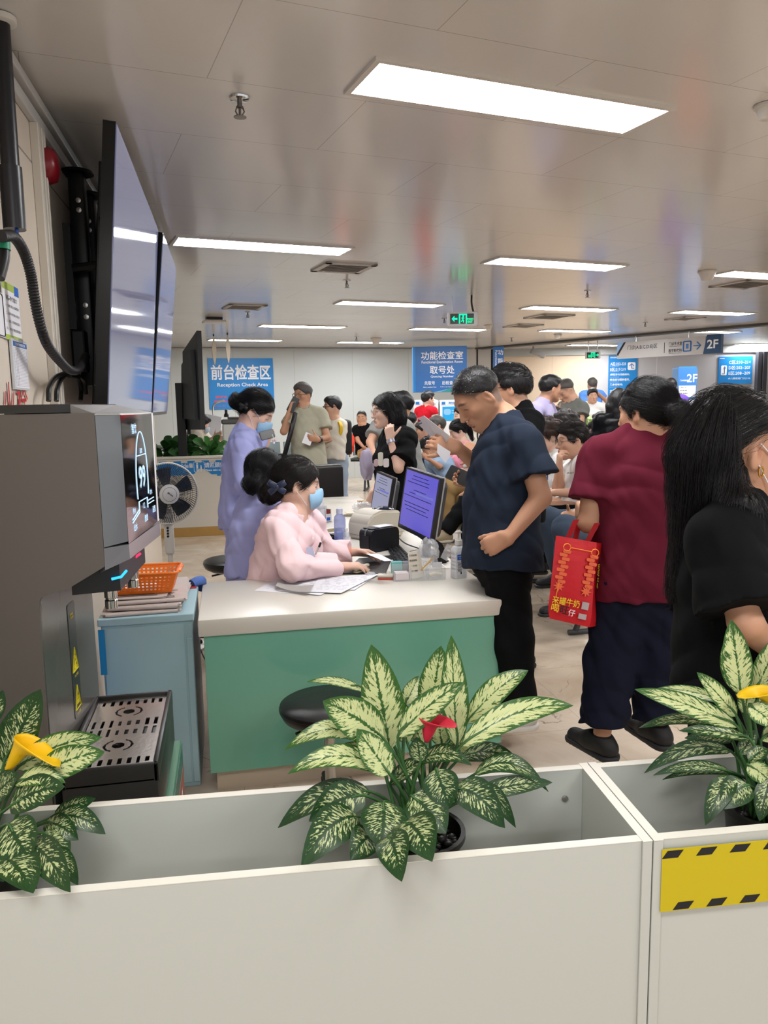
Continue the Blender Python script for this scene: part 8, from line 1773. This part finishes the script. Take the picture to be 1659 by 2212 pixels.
bottle(749, 1184, 0.019, 0.115, 'small clear spray bottle in front of the water bottle', mat('bottle_clear', '#e9ecf2', 0.06, alpha=0.4), 0.5, M_WHITE, PAPER, 'spray_bottle')
bottle(694, 1128, 0.026, 0.17, 'white spray bottle with a green banded label by the mask of the pink nurse', mat('bottle_clear'), 0.45, M_WHITE, PAPER, 'spray_bottle')
t = thing('medicine_box', 'small white medicine box with a dark red top and blue mark on the desk', 'box', tuple(dz(708, 1126)), 0.3); b = BM(); box(b, -0.022, 0.022, -0.02, 0.02, 0, 0.085, 0.003); obj('box_body', b, PAPER, t); b = BM(); box(b, -0.018, 0.014, -0.021, 0.02, 0.055, 0.085); obj('red_mark', b, mat('mark_dark_red', '#7d2b26', 0.4), t); b = BM(); box(b, -0.016, 0.01, -0.021, -0.0195, 0.008, 0.03); obj('blue_mark', b, mat('label_blue'), t)
t = thing('tissue_box', 'white tissue box on the back part of the desk behind the pink nurse', 'box', tuple(dz(680, 1110)), 0.2); b = BM(); box(b, -0.07, 0.08, -0.05, 0.05, 0, 0.065, 0.004); obj('box_body', b, PAPER, t); b = BM(); lathe(b, [(0, 0.0), (0.02, 0), (0.006, 0.012), (0, 0.012)], 12, M=Matrix.Translation((0.02, 0, 0.0655)) @ Matrix.Diagonal((1.6, 0.7, 1, 1))); obj('opening', b, M_DARK, t)
crumple('plastic_bag', 'clear plastic bag of packed tubes on the desk left of the left monitor', dz(785, 1098, DT+0.045), (0.075, 0.06, 0.045), M_FILM, 12)
t = thing('packet_bundle', 'bundle of beige packets inside the clear bag on the desk', 'packets', tuple(dz(787, 1096))); 
b = BM()
for i in range(7): box(b, -0.05+0.012*i, -0.042+0.012*i, -0.03, 0.03, 0, 0.055, 0.001, M=Matrix.Translation(dz(787, 1096)))
obj('packets', b, mat('packet_beige', '#c9b394', 0.6), t, world=True)
t = thing('paper_tray', 'cream papers piled on the desk under the left monitor', 'papers', tuple(dz(770, 1112)), -0.2)
for i in range(4): b = BM(); box(b, -0.11+0.01*i, 0.10, -0.07, 0.07-0.008*i, 0.006*i, 0.006*i+0.005, 0.001, M=Matrix.Rotation(0.12*i-0.2, 4, 'Z')); obj('sheet', b, mat('paper_cream', '#d8cfbd', 0.6), t)
t = thing('coil_cord', 'beige coiled telephone cord on the desk beside the pink nurse', 'cord', tuple(dz(712, 1150))); c0, c1 = dz(690, 1150, DT+0.012), dz(738, 1143, DT+0.012); b = BM()
tube(b, [c0.lerp(c1, i/160)+Vector((0.006*math.sin(i*0.9), 0.014*math.sin(i/160*PI)+0.004*math.cos(i*0.9), 0.010*math.cos(i*0.9))) for i in range(161)], 0.0028, 5); obj('coil', b, mat('cord_beige', '#bdb089', 0.5), t, world=True, smooth=True)
flatbox('mouse_mat', 'grey mouse mat with a black mouse behind the water bottle', 'mouse pad', [(688, 1155), (748, 1150), (746, 1170), (692, 1175)], DT, 0.004, M_DARK, 'pad')
p = dz(712, 1163, DT+0.005); t = thing('computer_mouse', 'black computer mouse on the grey mat left of the water bottle', 'mouse', tuple(p)); b = BM(); bmesh.ops.create_icosphere(b, subdivisions=3, radius=1.0)
for v in b.verts: v.co = Vector((v.co.x*0.05, v.co.y*0.03, max(0, v.co.z)*0.028))
obj('mouse_body', b, mat('mouse_black', '#101012', 0.15), t, smooth=True)
sheet('loose white printed paper behind the grey mouse mat', [(690, 1143), (735, 1138), (738, 1150), (686, 1156)], DT, 6, 9, group=None)
# monitors
M_SCRP = mat('monitor_screen_violet', '#3a3488', 0.15, emit='#5f58c4', estr=0.75); M_SCRG = mat('monitor_screen_grey', '#777a90', 0.15, emit='#9a9cb8', estr=0.55)
def monitor(label, pxs, d0, d1, scr, rows):
    TL, TR, BR, BL = [Vector(atD(x, y, d)) for (x, y), d in zip(pxs, (d0, d1, d1, d0))]
    c = (TL+TR+BR+BL)/4; ex = (TR-TL+BR-BL)/2; ey = (TL-BL+TR-BR)/2; w, h = ex.length, ey.length; pn = Pane(c, ex, ey); t = thing('desktop_monitor', label, 'monitor', (c.x, c.y, DZ), 0, 'monitors on the desk')
    b = BM(); pn.slab(b, w, h, -0.022, 0, r=0.006); obj('monitor_bezel', b, mat('bezel_dark', '#1d1d20', 0.35), t, world=True, smooth=40)
    b = BM(); pn.slab(b, w+0.004, h+0.004, -0.030, -0.022, r=0.008); obj('silver_rim', b, mat('rim_silver', '#a9a9ab', 0.3, metal=0.6), t, world=True, smooth=40)
    b = BM(); pn.slab(b, w*0.88, h*0.86, -0.062, -0.030, r=0.03); obj('rear_housing', b, mat('housing_grey', '#3b3c40', 0.45), t, world=True, smooth=40)
    pn.part(t, 'monitor_screen', scr, w*0.925, h*0.90, 0.0, 0.001, cv=h*0.015)
    b = BM(); rr = random.Random(3)
    for i in range(rows):
        v = h*(0.40-0.055*i)
        if i % 4 == 3: continue
        pn.slab(b, w*(0.35+0.45*rr.random()), h*0.008, 0.001, 0.0016, cu=-w*0.08+w*0.1*rr.random(), cv=v)
    obj('screen_lines', b, glow('screen_ink_'+scr.name, '#2b2a66' if rows > 8 else '#5b5d78', 0.25), t, world=True)
    b = BM(); pn.slab(b, w*0.5, h*0.035, 0.001, 0.0018, cu=w*0.15, cv=h*0.14); obj('screen_bar', b, glow('screen_bar_'+scr.name, '#7f86e0', 0.8), t, world=True)
    q = pn.p(0, -h*0.2, -0.06); f = Vector((q.x, q.y, DZ)); b = BM(); tube(b, [q, (f.x, f.y, DZ+0.012)], 0.022, 12); lathe(b, [(0, 0), (0.10, 0.0), (0.095, 0.008), (0, 0.014)], 28, c=(f.x, f.y, DZ+0.001)); obj('monitor_stand', b, M_BLACK, t, world=True, smooth=40)
monitor('large monitor with a violet screen beside the navy t-shirt man', ((873, 1008), (946, 1031), (936, 1176), (864, 1138)), 4.28, 3.92, M_SCRP, 12)
monitor('smaller grey screened monitor left of the violet one', ((812, 1015), (846, 1034), (836, 1131), (800, 1115)), 5.3, 5.0, M_SCRG, 7)
b = BM(); tube(b, smoothpath([dz(845, 1140, DT+0.01), dz(870, 1170, DT+0.02), dz(905, 1185, DT+0.008), dz(940, 1200, DT+0.006), dz(968, 1212, DT+0.006)], 8), 0.004, 6); tag(obj('black_cable', b, M_BLACK, smooth=True), 'black cable running along the desk under the violet monitor', 'cable')

# ================================================================== held things, bags, benches
def phone_at(label, px, py, dep, ang, w=0.072, h=0.15, tilt=(0.2, 0.0), m=None, facing=None):
    """phone with its long side at angle ang in the picture"""
    c = Vector(atD(px, py, dep)); a = math.radians(ang); ex = Vector(RH*math.cos(a)+CU*math.sin(a)); ey = Vector(-RH*math.sin(a)+CU*math.cos(a)); ez = -Vector(FW)
    if facing: ez = (ez+Vector(RH)*facing[0]+Vector((0, 0, 1))*facing[1]).normalized(); ex = (ex-ez*ex.dot(ez)).normalized(); ey = ez.cross(ex)
    t = thing('mobile_phone', label, 'phone', tuple(c)); M = frame_of(c, ex, ey, ez)
    b = BM(); prism(b, rrect(h, w, 0.009, 4), -0.004, 0.0036, M); obj('phone_case', b, m or M_DARK, t, world=True, smooth=40); b = BM(); prism(b, rrect(h-0.006, w-0.006, 0.007, 4), 0.0036, 0.0042, M); obj('phone_screen', b, M_BEZEL, t, world=True); return t
def papers_at(label, quads, m=PAPER, th=0.0008, name='paper_sheet', cat='paper', lines=0):
    P0_ = Vector(atD(*quads[0][0])); t = thing(name, label, cat, tuple(P0_))
    for q in quads:
        P = [Vector(atD(*v)) for v in q]; n = (P[1]-P[0]).cross(P[-1]-P[0]).normalized(); b = BM(); a = [b.verts.new(p) for p in P]; c = [b.verts.new(p+n*th) for p in P]; k = len(P); b.faces.new(a[::-1]); b.faces.new(c)
        for i in range(k): b.faces.new((a[i], a[(i+1) % k], c[(i+1) % k], c[i]))
        bmesh.ops.recalc_face_normals(b, faces=b.faces); obj('sheet', b, m, t, world=True)
    return t
papers_at('white medical papers held up by the navy t-shirt man', [[(903, 903, 3.62), (916, 898, 3.50), (972, 942, 3.42), (958, 968, 3.50)], [(905, 918, 3.66), (918, 912, 3.55), (968, 948, 3.45), (950, 962, 3.52)]])
t = papers_at('folded white papers hanging below the hand of the navy t-shirt man', [[(945, 958, 3.46), (973, 976, 3.40), (970, 990, 3.40), (962, 1000, 3.42), (944, 978, 3.46)]])
p_ = papers_at('red cornered leaflet behind the papers of the navy t-shirt man', [[(902, 908, 3.64), (916, 896, 3.56), (913, 903, 3.56), (904, 913, 3.63)]], RED)
phone_at('large black phone held by the man with glasses beside the navy t-shirt man', 996, 1030, 3.72, -30, 0.072, 0.145, facing=(-0.3, 0.35))
phone_at('black phone with a charm held by the standing nurse', 577, 939, 4.40, 18, 0.052, 0.085, facing=(0.4, 0.2))
t = thing('phone_charm', 'white bead charm hanging from the phone of the standing nurse', 'charm', tuple(atD(592, 950, 4.36)))
b = BM(); tube(b, [atD(588, 938, 4.36), atD(592, 950, 4.36)], 0.0012, 5); obj('cord', b, PAPER, t, world=True)
for i, (x, y, c) in enumerate(((590, 951, '#e8e0c8'), (594, 951, '#e3b7cf'), (591, 957, '#d9d6e8'))): b = BM(); bmesh.ops.create_icosphere(b, subdivisions=2, radius=0.008, matrix=Matrix.Translation(Vector(atD(x, y, 4.36)))); obj('bead', b, mat('bead_%d' % i, c, 0.4), t, world=True, smooth=True)
phone_at('black phone held to the ear of the man in the sage polo shirt', 633, 874, 7.86, 62, 0.075, 0.16)
papers_at('white printed slip held by the man in the sage polo shirt', [[(661, 933, 7.79), (678, 940, 7.79), (670, 963, 7.79), (652, 956, 7.79)]])
phone_at('dark phone held by the man in the grey t-shirt', 1207, 889, 7.95, -25, 0.075, 0.16)
papers_at('grey sheet held by the man in the lilac polo shirt', [[(1187, 891, 7.5), (1201, 893, 7.5), (1207, 908, 7.5), (1199, 905, 7.5)]], mat('paper_grey', '#a9aab2', 0.6))
papers_at('white papers on the lap of the woman in the dark cap', [[(893, 966, 9.06), (908, 962, 9.12), (918, 972, 9.1), (900, 988, 9.06)]])
papers_at('white sheet held by the seated pink nurse over the keyboard', [[(790, 1196, 3.50), (818, 1196, 3.52), (848, 1211, 3.46), (830, 1212, 3.44)]])
# shoulder bag of the man on the phone
t = thing('shoulder_bag', 'black shoulder bag with a wide strap on the man in the sage polo shirt', 'bag', tuple(atD(611, 1000, 7.8)))
b = BM(); P = [atD(638, 892, 7.83), atD(630, 925, 7.78), atD(621, 960, 7.78), atD(614, 985, 7.8)]
tube(b, smoothpath(P, 6), 0.024, 6); obj('strap', b, M_BLACK, t, world=True, smooth=60)
b = BM(); c = Vector(atD(612, 1000, 7.8)); box(b, -0.05, 0.05, -0.13, 0.13, -0.13, 0.09, 0.03, M=Matrix.Translation(c)); obj('bag_body', b, cloth('bag_black', '#15171a'), t, world=True, smooth=50)
t = thing('backpack', 'black and yellow backpack on the boy in the raglan shirt', 'backpack', tuple(atD(740, 950, 8.6)))
b = BM(); c = Vector(atD(733, 945, 8.72)); box(b, -0.12, 0.14, -0.08, 0.10, -0.2, 0.2, 0.05, M=Matrix.Translation(c), seg=4); obj('bag_body', b, mat('bag_yellow_black', '#1d1c1a', 0.6), t, world=True, smooth=50)
b = BM(); tube(b, smoothpath([atD(733, 912, 8.42), atD(737, 925, 8.38), atD(733, 945, 8.42)], 5), 0.022, 6); obj('strap', b, mat('strap_yellow', '#d9b21e', 0.6), t, world=True, smooth=60)
crumple('red_bag', 'red plastic bag standing on the bench by the back wall', atD(748, 957, 13.3), (0.14, 0.1, 0.2), mat('bag_red_film', '#e23a24', 0.3), 4, k=0.25)
crumple('mesh_bag', 'translucent lilac bag hanging beside the woman with glasses', atD(793, 1004, 6.4), (0.06, 0.06, 0.13), mat('bag_lilac', '#8f8699', 0.5), 6, k=0.15)
# the red shopping bag
def shopping_bag():
    dep = 2.93; P = lambda x, y, d=0.0: Vector(atD(x, y, dep+d))
    t = thing('shopping_bag', 'red printed shopping bag hanging from the arm of the woman in maroon', 'bag', tuple(P(1245, 1360)))
    TLf, TRf, BRf, BLf = P(1201, 1157), P(1289, 1172), P(1276, 1356), P(1182, 1335)     # front panel
    TRb = P(1312, 1176, 0.12); BRb = P(1299, 1352, 0.12); TLb = P(1222, 1160, 0.13); BLb = P(1204, 1338, 0.13)
    b = BM(); n = 14; rings = []
    for i in range(n+1):
        v = i/n; bulge = 0.012*math.sin(PI*v); c4 = [TLf.lerp(BLf, v), TRf.lerp(BRf, v), TRb.lerp(BRb, v), TLb.lerp(BLb, v)]
        if v > 0.9: cc = sum(c4, Vector())/4; k = 1-0.9*(v-0.9); c4 = [cc+(q-cc)*k for q in c4]
        row = []
        for e in range(4):
            A_, B_ = c4[e], c4[(e+1) % 4]; nn = (B_-A_).cross(Vector((0, 0, 1))).normalized()
            for k in range(6): u = k/6; row.append(b.verts.new(A_.lerp(B_, u)+nn*bulge*math.sin(PI*u)*(1 if e % 2 == 0 else -1.2)))
        rings.append(row)
    m = len(rings[0])
    for i in range(n):
        for k in range(m): b.faces.new((rings[i][k], rings[i][(k+1) % m], rings[i+1][(k+1) % m], rings[i+1][k]))
    b.faces.new(rings[-1]); bmesh.ops.recalc_face_normals(b, faces=b.faces)
    obj('bag_body', b, mat('bag_red', '#cf1d28', 0.42, bump=0.15, bscale=30), t, world=True, smooth=50)
    for (x0, y0, x1, y1, d) in ((1228, 1160, 1245, 1122, 0.02), (1270, 1168, 1290, 1130, 0.02), (1243, 1164, 1252, 1122, 0.12), (1290, 1175, 1296, 1130, 0.12)):
        A_, B_ = P(x0, y0, d), P(x1, y1, d); s = Vector(RH)*0.011; b = BM(); v = [b.verts.new(q) for q in (A_-s, A_+s, B_+s, B_-s)]; b.faces.new(v); bmesh.ops.solidify(b, geom=b.faces[:], thickness=0.002); obj('handle', b, mat('bag_red'), t, world=True)
    # print on the front panel: u right, v up, both 0..1
    c = (TLf+TRf+BRf+BLf)/4; ex = (TRf-TLf+BRf-BLf)/2; ey = (TLf-BLf+TRf-BRf)/2; w, h = ex.length, ey.length; pn = Pane(c, ex, ey); LF = 0.0155
    YG = mat('print_orange', '#f29a2e', 0.45); YW = mat('print_gold', '#f3c92c', 0.45); OR = mat('print_coral', '#ee6a42', 0.45)
    def U(u, v): return ((u-0.5)*w, (v-0.5)*h)
    for cx, cy in ((0.2, 0.88), (0.86, 0.88)):
        b = BM(); a_, c_ = U(cx, cy); tube(b, [pn.p(a_+0.014*math.cos(k*PI/4), c_+0.014*math.sin(k*PI/4), LF) for k in range(8)], 0.0018, 5, closed=True); obj('garland_knot', b, YG, t, world=True)
    for q_ in ([(0.3, 0.885), (0.78, 0.885)], [(0.17, 0.45), (0.17, 0.28)]): b = BM(); tube(b, [pn.p(*U(*q), LF) for q in q_], 0.0016, 5); obj('garland_line', b, YG, t, world=True)
    rr = random.Random(2)
    for side, cx in ((0, 0.19), (1, 0.83)):
        b = BM()
        for i in range(9):
            v = 0.83-i*0.045; a_, c_ = U(cx+0.035*(-1)**i, v); pn.slab(b, 0.03, 0.013, LF-0.004, LF-0.0005, cu=a_, cv=c_, r=0.005)
        a_, c_ = U(cx, 0.41)
        prism(b, [(a_+0.022*(1 if k % 2 == 0 else 0.45)*math.cos(k*PI/8), c_+0.022*(1 if k % 2 == 0 else 0.45)*math.sin(k*PI/8)) for k in range(16)], LF-0.004, LF-0.0005, pn.M())
        obj('firecracker_print', b, OR, t, world=True)
    pn.text(t, '来罐牛奶', *U(0.42, 0.245), 0.030, YW, width=0.105, bold=0.008, lift=LF); 
    pn.text(t, '喝', *U(0.2, 0.15), 0.030, YW, bold=0.008, lift=LF); pn.text(t, '旺', *U(0.42, 0.145), 0.030, INK, bold=0.008, lift=LF); pn.text(t, '仔', *U(0.6, 0.13), 0.026, PAPER, bold=0.008, lift=LF)
    b = BM()
    for u, v, ww, hh in ((0.88, 0.24, 0.026, 0.028), (0.86, 0.11, 0.030, 0.020)): a_, c_ = U(u, v); pn.slab(b, ww, hh, LF-0.005, LF-0.001, cu=a_, cv=c_)
    obj('grey_patch', b, mat('print_greyish', '#b9a9ab', 0.5), t, world=True)
    # gusset lettering
    c2 = (TRf+TRb+BRb+BRf)/4; p2 = Pane(c2, (TRb-TRf+BRb-BRf)/2, (TRf-BRf+TRb-BRb)/2); hw = ((TRb-TRf).length)
    for i, s in enumerate('旺旺大礼包好运来'): p2.text(t, s, hw*(0.2 if i > 3 else -0.25), h*(0.22-0.075*i) if i < 8 else 0, 0.021, YW, bold=0.01, lift=0.004)
shopping_bag()
# small things worn: bows, badge, pen, watches, print
def part_tube(t, name, pts, r, m, n=8, closed=False): b = BM(); tube(b, pts, r, n, closed=closed); return obj(name, b, m, t, world=True, smooth=60)
def bow(rec, px, py, dep, s, m):
    c = Vector(atD(px, py, dep)); b = BM()
    for a in (-2.5, -0.6, 0.5, 2.6):
        d = Vector(RH)*math.cos(a)+Vector((0, 0, 1))*math.sin(a); q = c+d*s*0.55; sd = d.cross(Vector(FW)).normalized(); M = frame_of(q, d, sd, d.cross(sd)); box(b, -s*0.5, s*0.5, -s*0.32, s*0.32, -s*0.10, s*0.10, s*0.09, M=M)
    bmesh.ops.create_icosphere(b, subdivisions=2, radius=s*0.28, matrix=Matrix.Translation(c)); obj('hair_bow', b, m, rec['t'], world=True, smooth=60, label='dark navy bow in the hair')
M_BOW = mat('satin_navy', '#15203f', 0.25, sheen=0.3)
bow(NPK, 598, 1052, 3.62, 0.045, M_BOW); bow(NBK, 557, 1056, 3.84, 0.042, mat('satin_black', '#12141c', 0.3)); bow(NST, 526, 877, 4.38, 0.026, M_BLACK)
t = NPK['t']; b = BM(); c = Vector(atD(672, 1200, 3.545)); box(b, -0.016, 0.016, -0.001, 0.001, -0.04, 0.04, M=frame_of(c, RH, FH, (0, 0, 1)) @ Matrix.Rotation(-0.2, 4, 'Y')); obj('name_badge', b, mat('badge_lilac', '#c9cfec', 0.3), t, world=True, label='pale blue name badge')
part_tube(t, 'pen', [atD(681, 1198, 3.54), atD(692, 1174, 3.55)], 0.004, M_STEEL); part_tube(t, 'pen_cap', [atD(689, 1182, 3.535), atD(693, 1172, 3.54)], 0.0052, M_BLACK)
def band(rec, jn, jm, f, r, m, name='watch', w=0.012):
    a, c = Vector(rec['j'][jn]), Vector(rec['j'][jm]); d = (c-a).normalized(); p = a.lerp(c, f); part_tube(rec['t'], name, [p-d*w, p+d*w], r, m, 16)
band(GIRL, 'wrL', 'elL', 0.06, 0.031, mat('watch_silver', '#b7b6c4', 0.25, metal=0.5), 'watch'); band(GLASS, 'wrR', 'elR', 0.2, 0.034, M_WHITE, 'watch'); band(NPK, 'wrL', 'elL', 0.10, 0.027, mat('strap_rose', '#d0937f', 0.4), 'watch', 0.009); band(PHN, 'wrL', 'elL', 0.12, 0.033, M_BLACK, 'watch', 0.014); band(CAP, 'wrL', 'elL', 0.1, 0.034, M_BLACK, 'watch')
tg = GIRL['t']
for i, (x, y, ww, hh, c) in enumerate(((812, 1000, 0.03, 0.05, '#c9a9ac'), (822, 992, 0.034, 0.095, '#d8d4c4'), (834, 1000, 0.038, 0.06, '#e3d9d6'))):
    pnn = Pane(atD(x, y, 5.405), RH*0.85+FH*-0.1, (0, 0, 1)); pnn.part(tg, 'shirt_print', mat('print_pale_%d' % i, c, 0.7), ww, hh, -0.02, 0.004, r=0.012)
part_tube(RW['t'], 'earring', [RW['hd'].P(-0.004+0.006*math.cos(a), -0.088, -0.038+0.010*math.sin(a)) for a in np.linspace(0, 2*PI, 14, endpoint=False)], 0.0018, mat('gold', '#d9a441', 0.2, metal=1.0), 6, True)
part_tube(MAR['t'], 'necklace', [MAR['j']['neck']+MAR['up']*0.045+(MAR['fw']*math.cos(a)+MAR['rt']*math.sin(a))*0.064 for a in np.linspace(0, 2*PI, 24, endpoint=False)], 0.0012, M_STEEL, 5, True)
tv = VOL['t']; cc = VOL['lv'](0.62)-VOL['fw']*0.155; letters(tv, '志愿者', cc, -VOL['rt'], (0, 0, 1), 0.07, M_SW, width=0.2, lift=0.01); letters(tv, '志愿服务队', cc-Vector((0, 0, 0.09)), -VOL['rt'], (0, 0, 1), 0.03, M_SW, width=0.18, lift=0.01)
ty = YNG['t']; letters(ty, 'ART', atD(1170, 1030, 5.98), RH, (0, 0, 1), 0.05, M_SB2, lift=0.0); letters(CHN['t'], 'SPORT', atD(1232, 1022, 5.50), RH, (0, 0, 1), 0.012, INK, lift=0.0)
# grey waiting seats under the seated people
M_SEAT = mat('seat_grey', '#5f6b6c', 0.4, metal=0.3); M_LEG = mat('seat_leg_dark', '#3b3d40', 0.4)
def seat_at(p, F, z, label, group):
    """perforated metal seat: pan, back, beam and legs; F is the facing direction"""
    F = Vector((F[0], F[1], 0)).normalized(); S_ = Vector((-F.y, F.x, 0)); t = thing('waiting_seat', label, 'seat', (p[0], p[1], 0), math.atan2(F.y, F.x), group)
    b = BM(); box(b, -0.22, 0.24, -0.24, 0.24, z-0.02, z, 0.008); obj('seat_pan', b, M_SEAT, t, smooth=40)
    b = BM(); box(b, -0.015, 0.015, -0.24, 0.24, 0, 0.40, 0.01, M=Matrix.Translation((-0.25, 0, z+0.02)) @ Matrix.Rotation(-0.18, 4, 'Y')); obj('backrest', b, M_SEAT, t, smooth=40)
    b = BM(); box(b, -0.03, 0.03, -0.27, 0.27, z-0.07, z-0.022); obj('beam', b, M_LEG, t)
    b = BM(); tube(b, [(0.0, 0.0, z-0.05), (0.2, 0, 0.03)], 0.02, 8); tube(b, [(0.0, 0.0, z-0.05), (-0.24, 0, 0.03)], 0.02, 8); tube(b, [(0.25, 0, 0.02), (-0.27, 0, 0.02)], 0.018, 8); obj('leg', b, M_LEG, t, smooth=60)
    b = BM(); tube(b, smoothpath([(-0.22, -0.255, z+0.02), (-0.2, -0.255, z+0.19), (0.1, -0.255, z+0.20), (0.2, -0.255, z+0.16), (0.2, -0.255, z+0.02)], 4), 0.012, 8); obj('armrest', b, mat('arm_steel', '#a8a9a6', 0.25, metal=0.8), t, smooth=60)
def short_label(l):
    w_ = l.replace('seated ', '').replace(',', '').split()[:11]
    while w_[-1] in ('the', 'on', 'a', 'in', 'with', 'by', 'and', 'to', 'of', 'his', 'her', 'up', 'down', 'at', 'behind', 'just', 'beside', 'right', 'over', 'sitting', 'between', 'front', 'held', 'leaning', 'bending', 'looking', 'hidden', 'black', 'navy', 'young', 'lobby', 'waiting', 'white', 'hand', 'face'): w_.pop()
    return ' '.join(w_)
for r_ in PEOPLE:
    if r_['kind'] != 'sit' or not r_['seat'] or r_ is WORK: continue
    pl = r_['j']['pel']; zz = max(0.22, float(pl[2])-0.115*r_['s']); zz = min(zz, 0.62)
    seat_at((pl[0], pl[1]), r_['F'], zz, 'grey metal seat under the '+short_label(r_['label']), 'grey waiting seats in the rows')
BD = Vector((BWD.x, BWD.y, 0)); c0 = Vector(atD(742, 985, 13.9)); c0.z = 0
for i, k in enumerate((-1.62, -1.08, -0.54, 0.0)):
    q = c0+BD*(k*1.0-0.25); seat_at((q.x, q.y), BWN, 0.46, 'empty grey seat of the bench by the back wall, %s from the man in black' % ('fourth', 'third', 'second', 'first')[i], 'seats of the back wall bench')
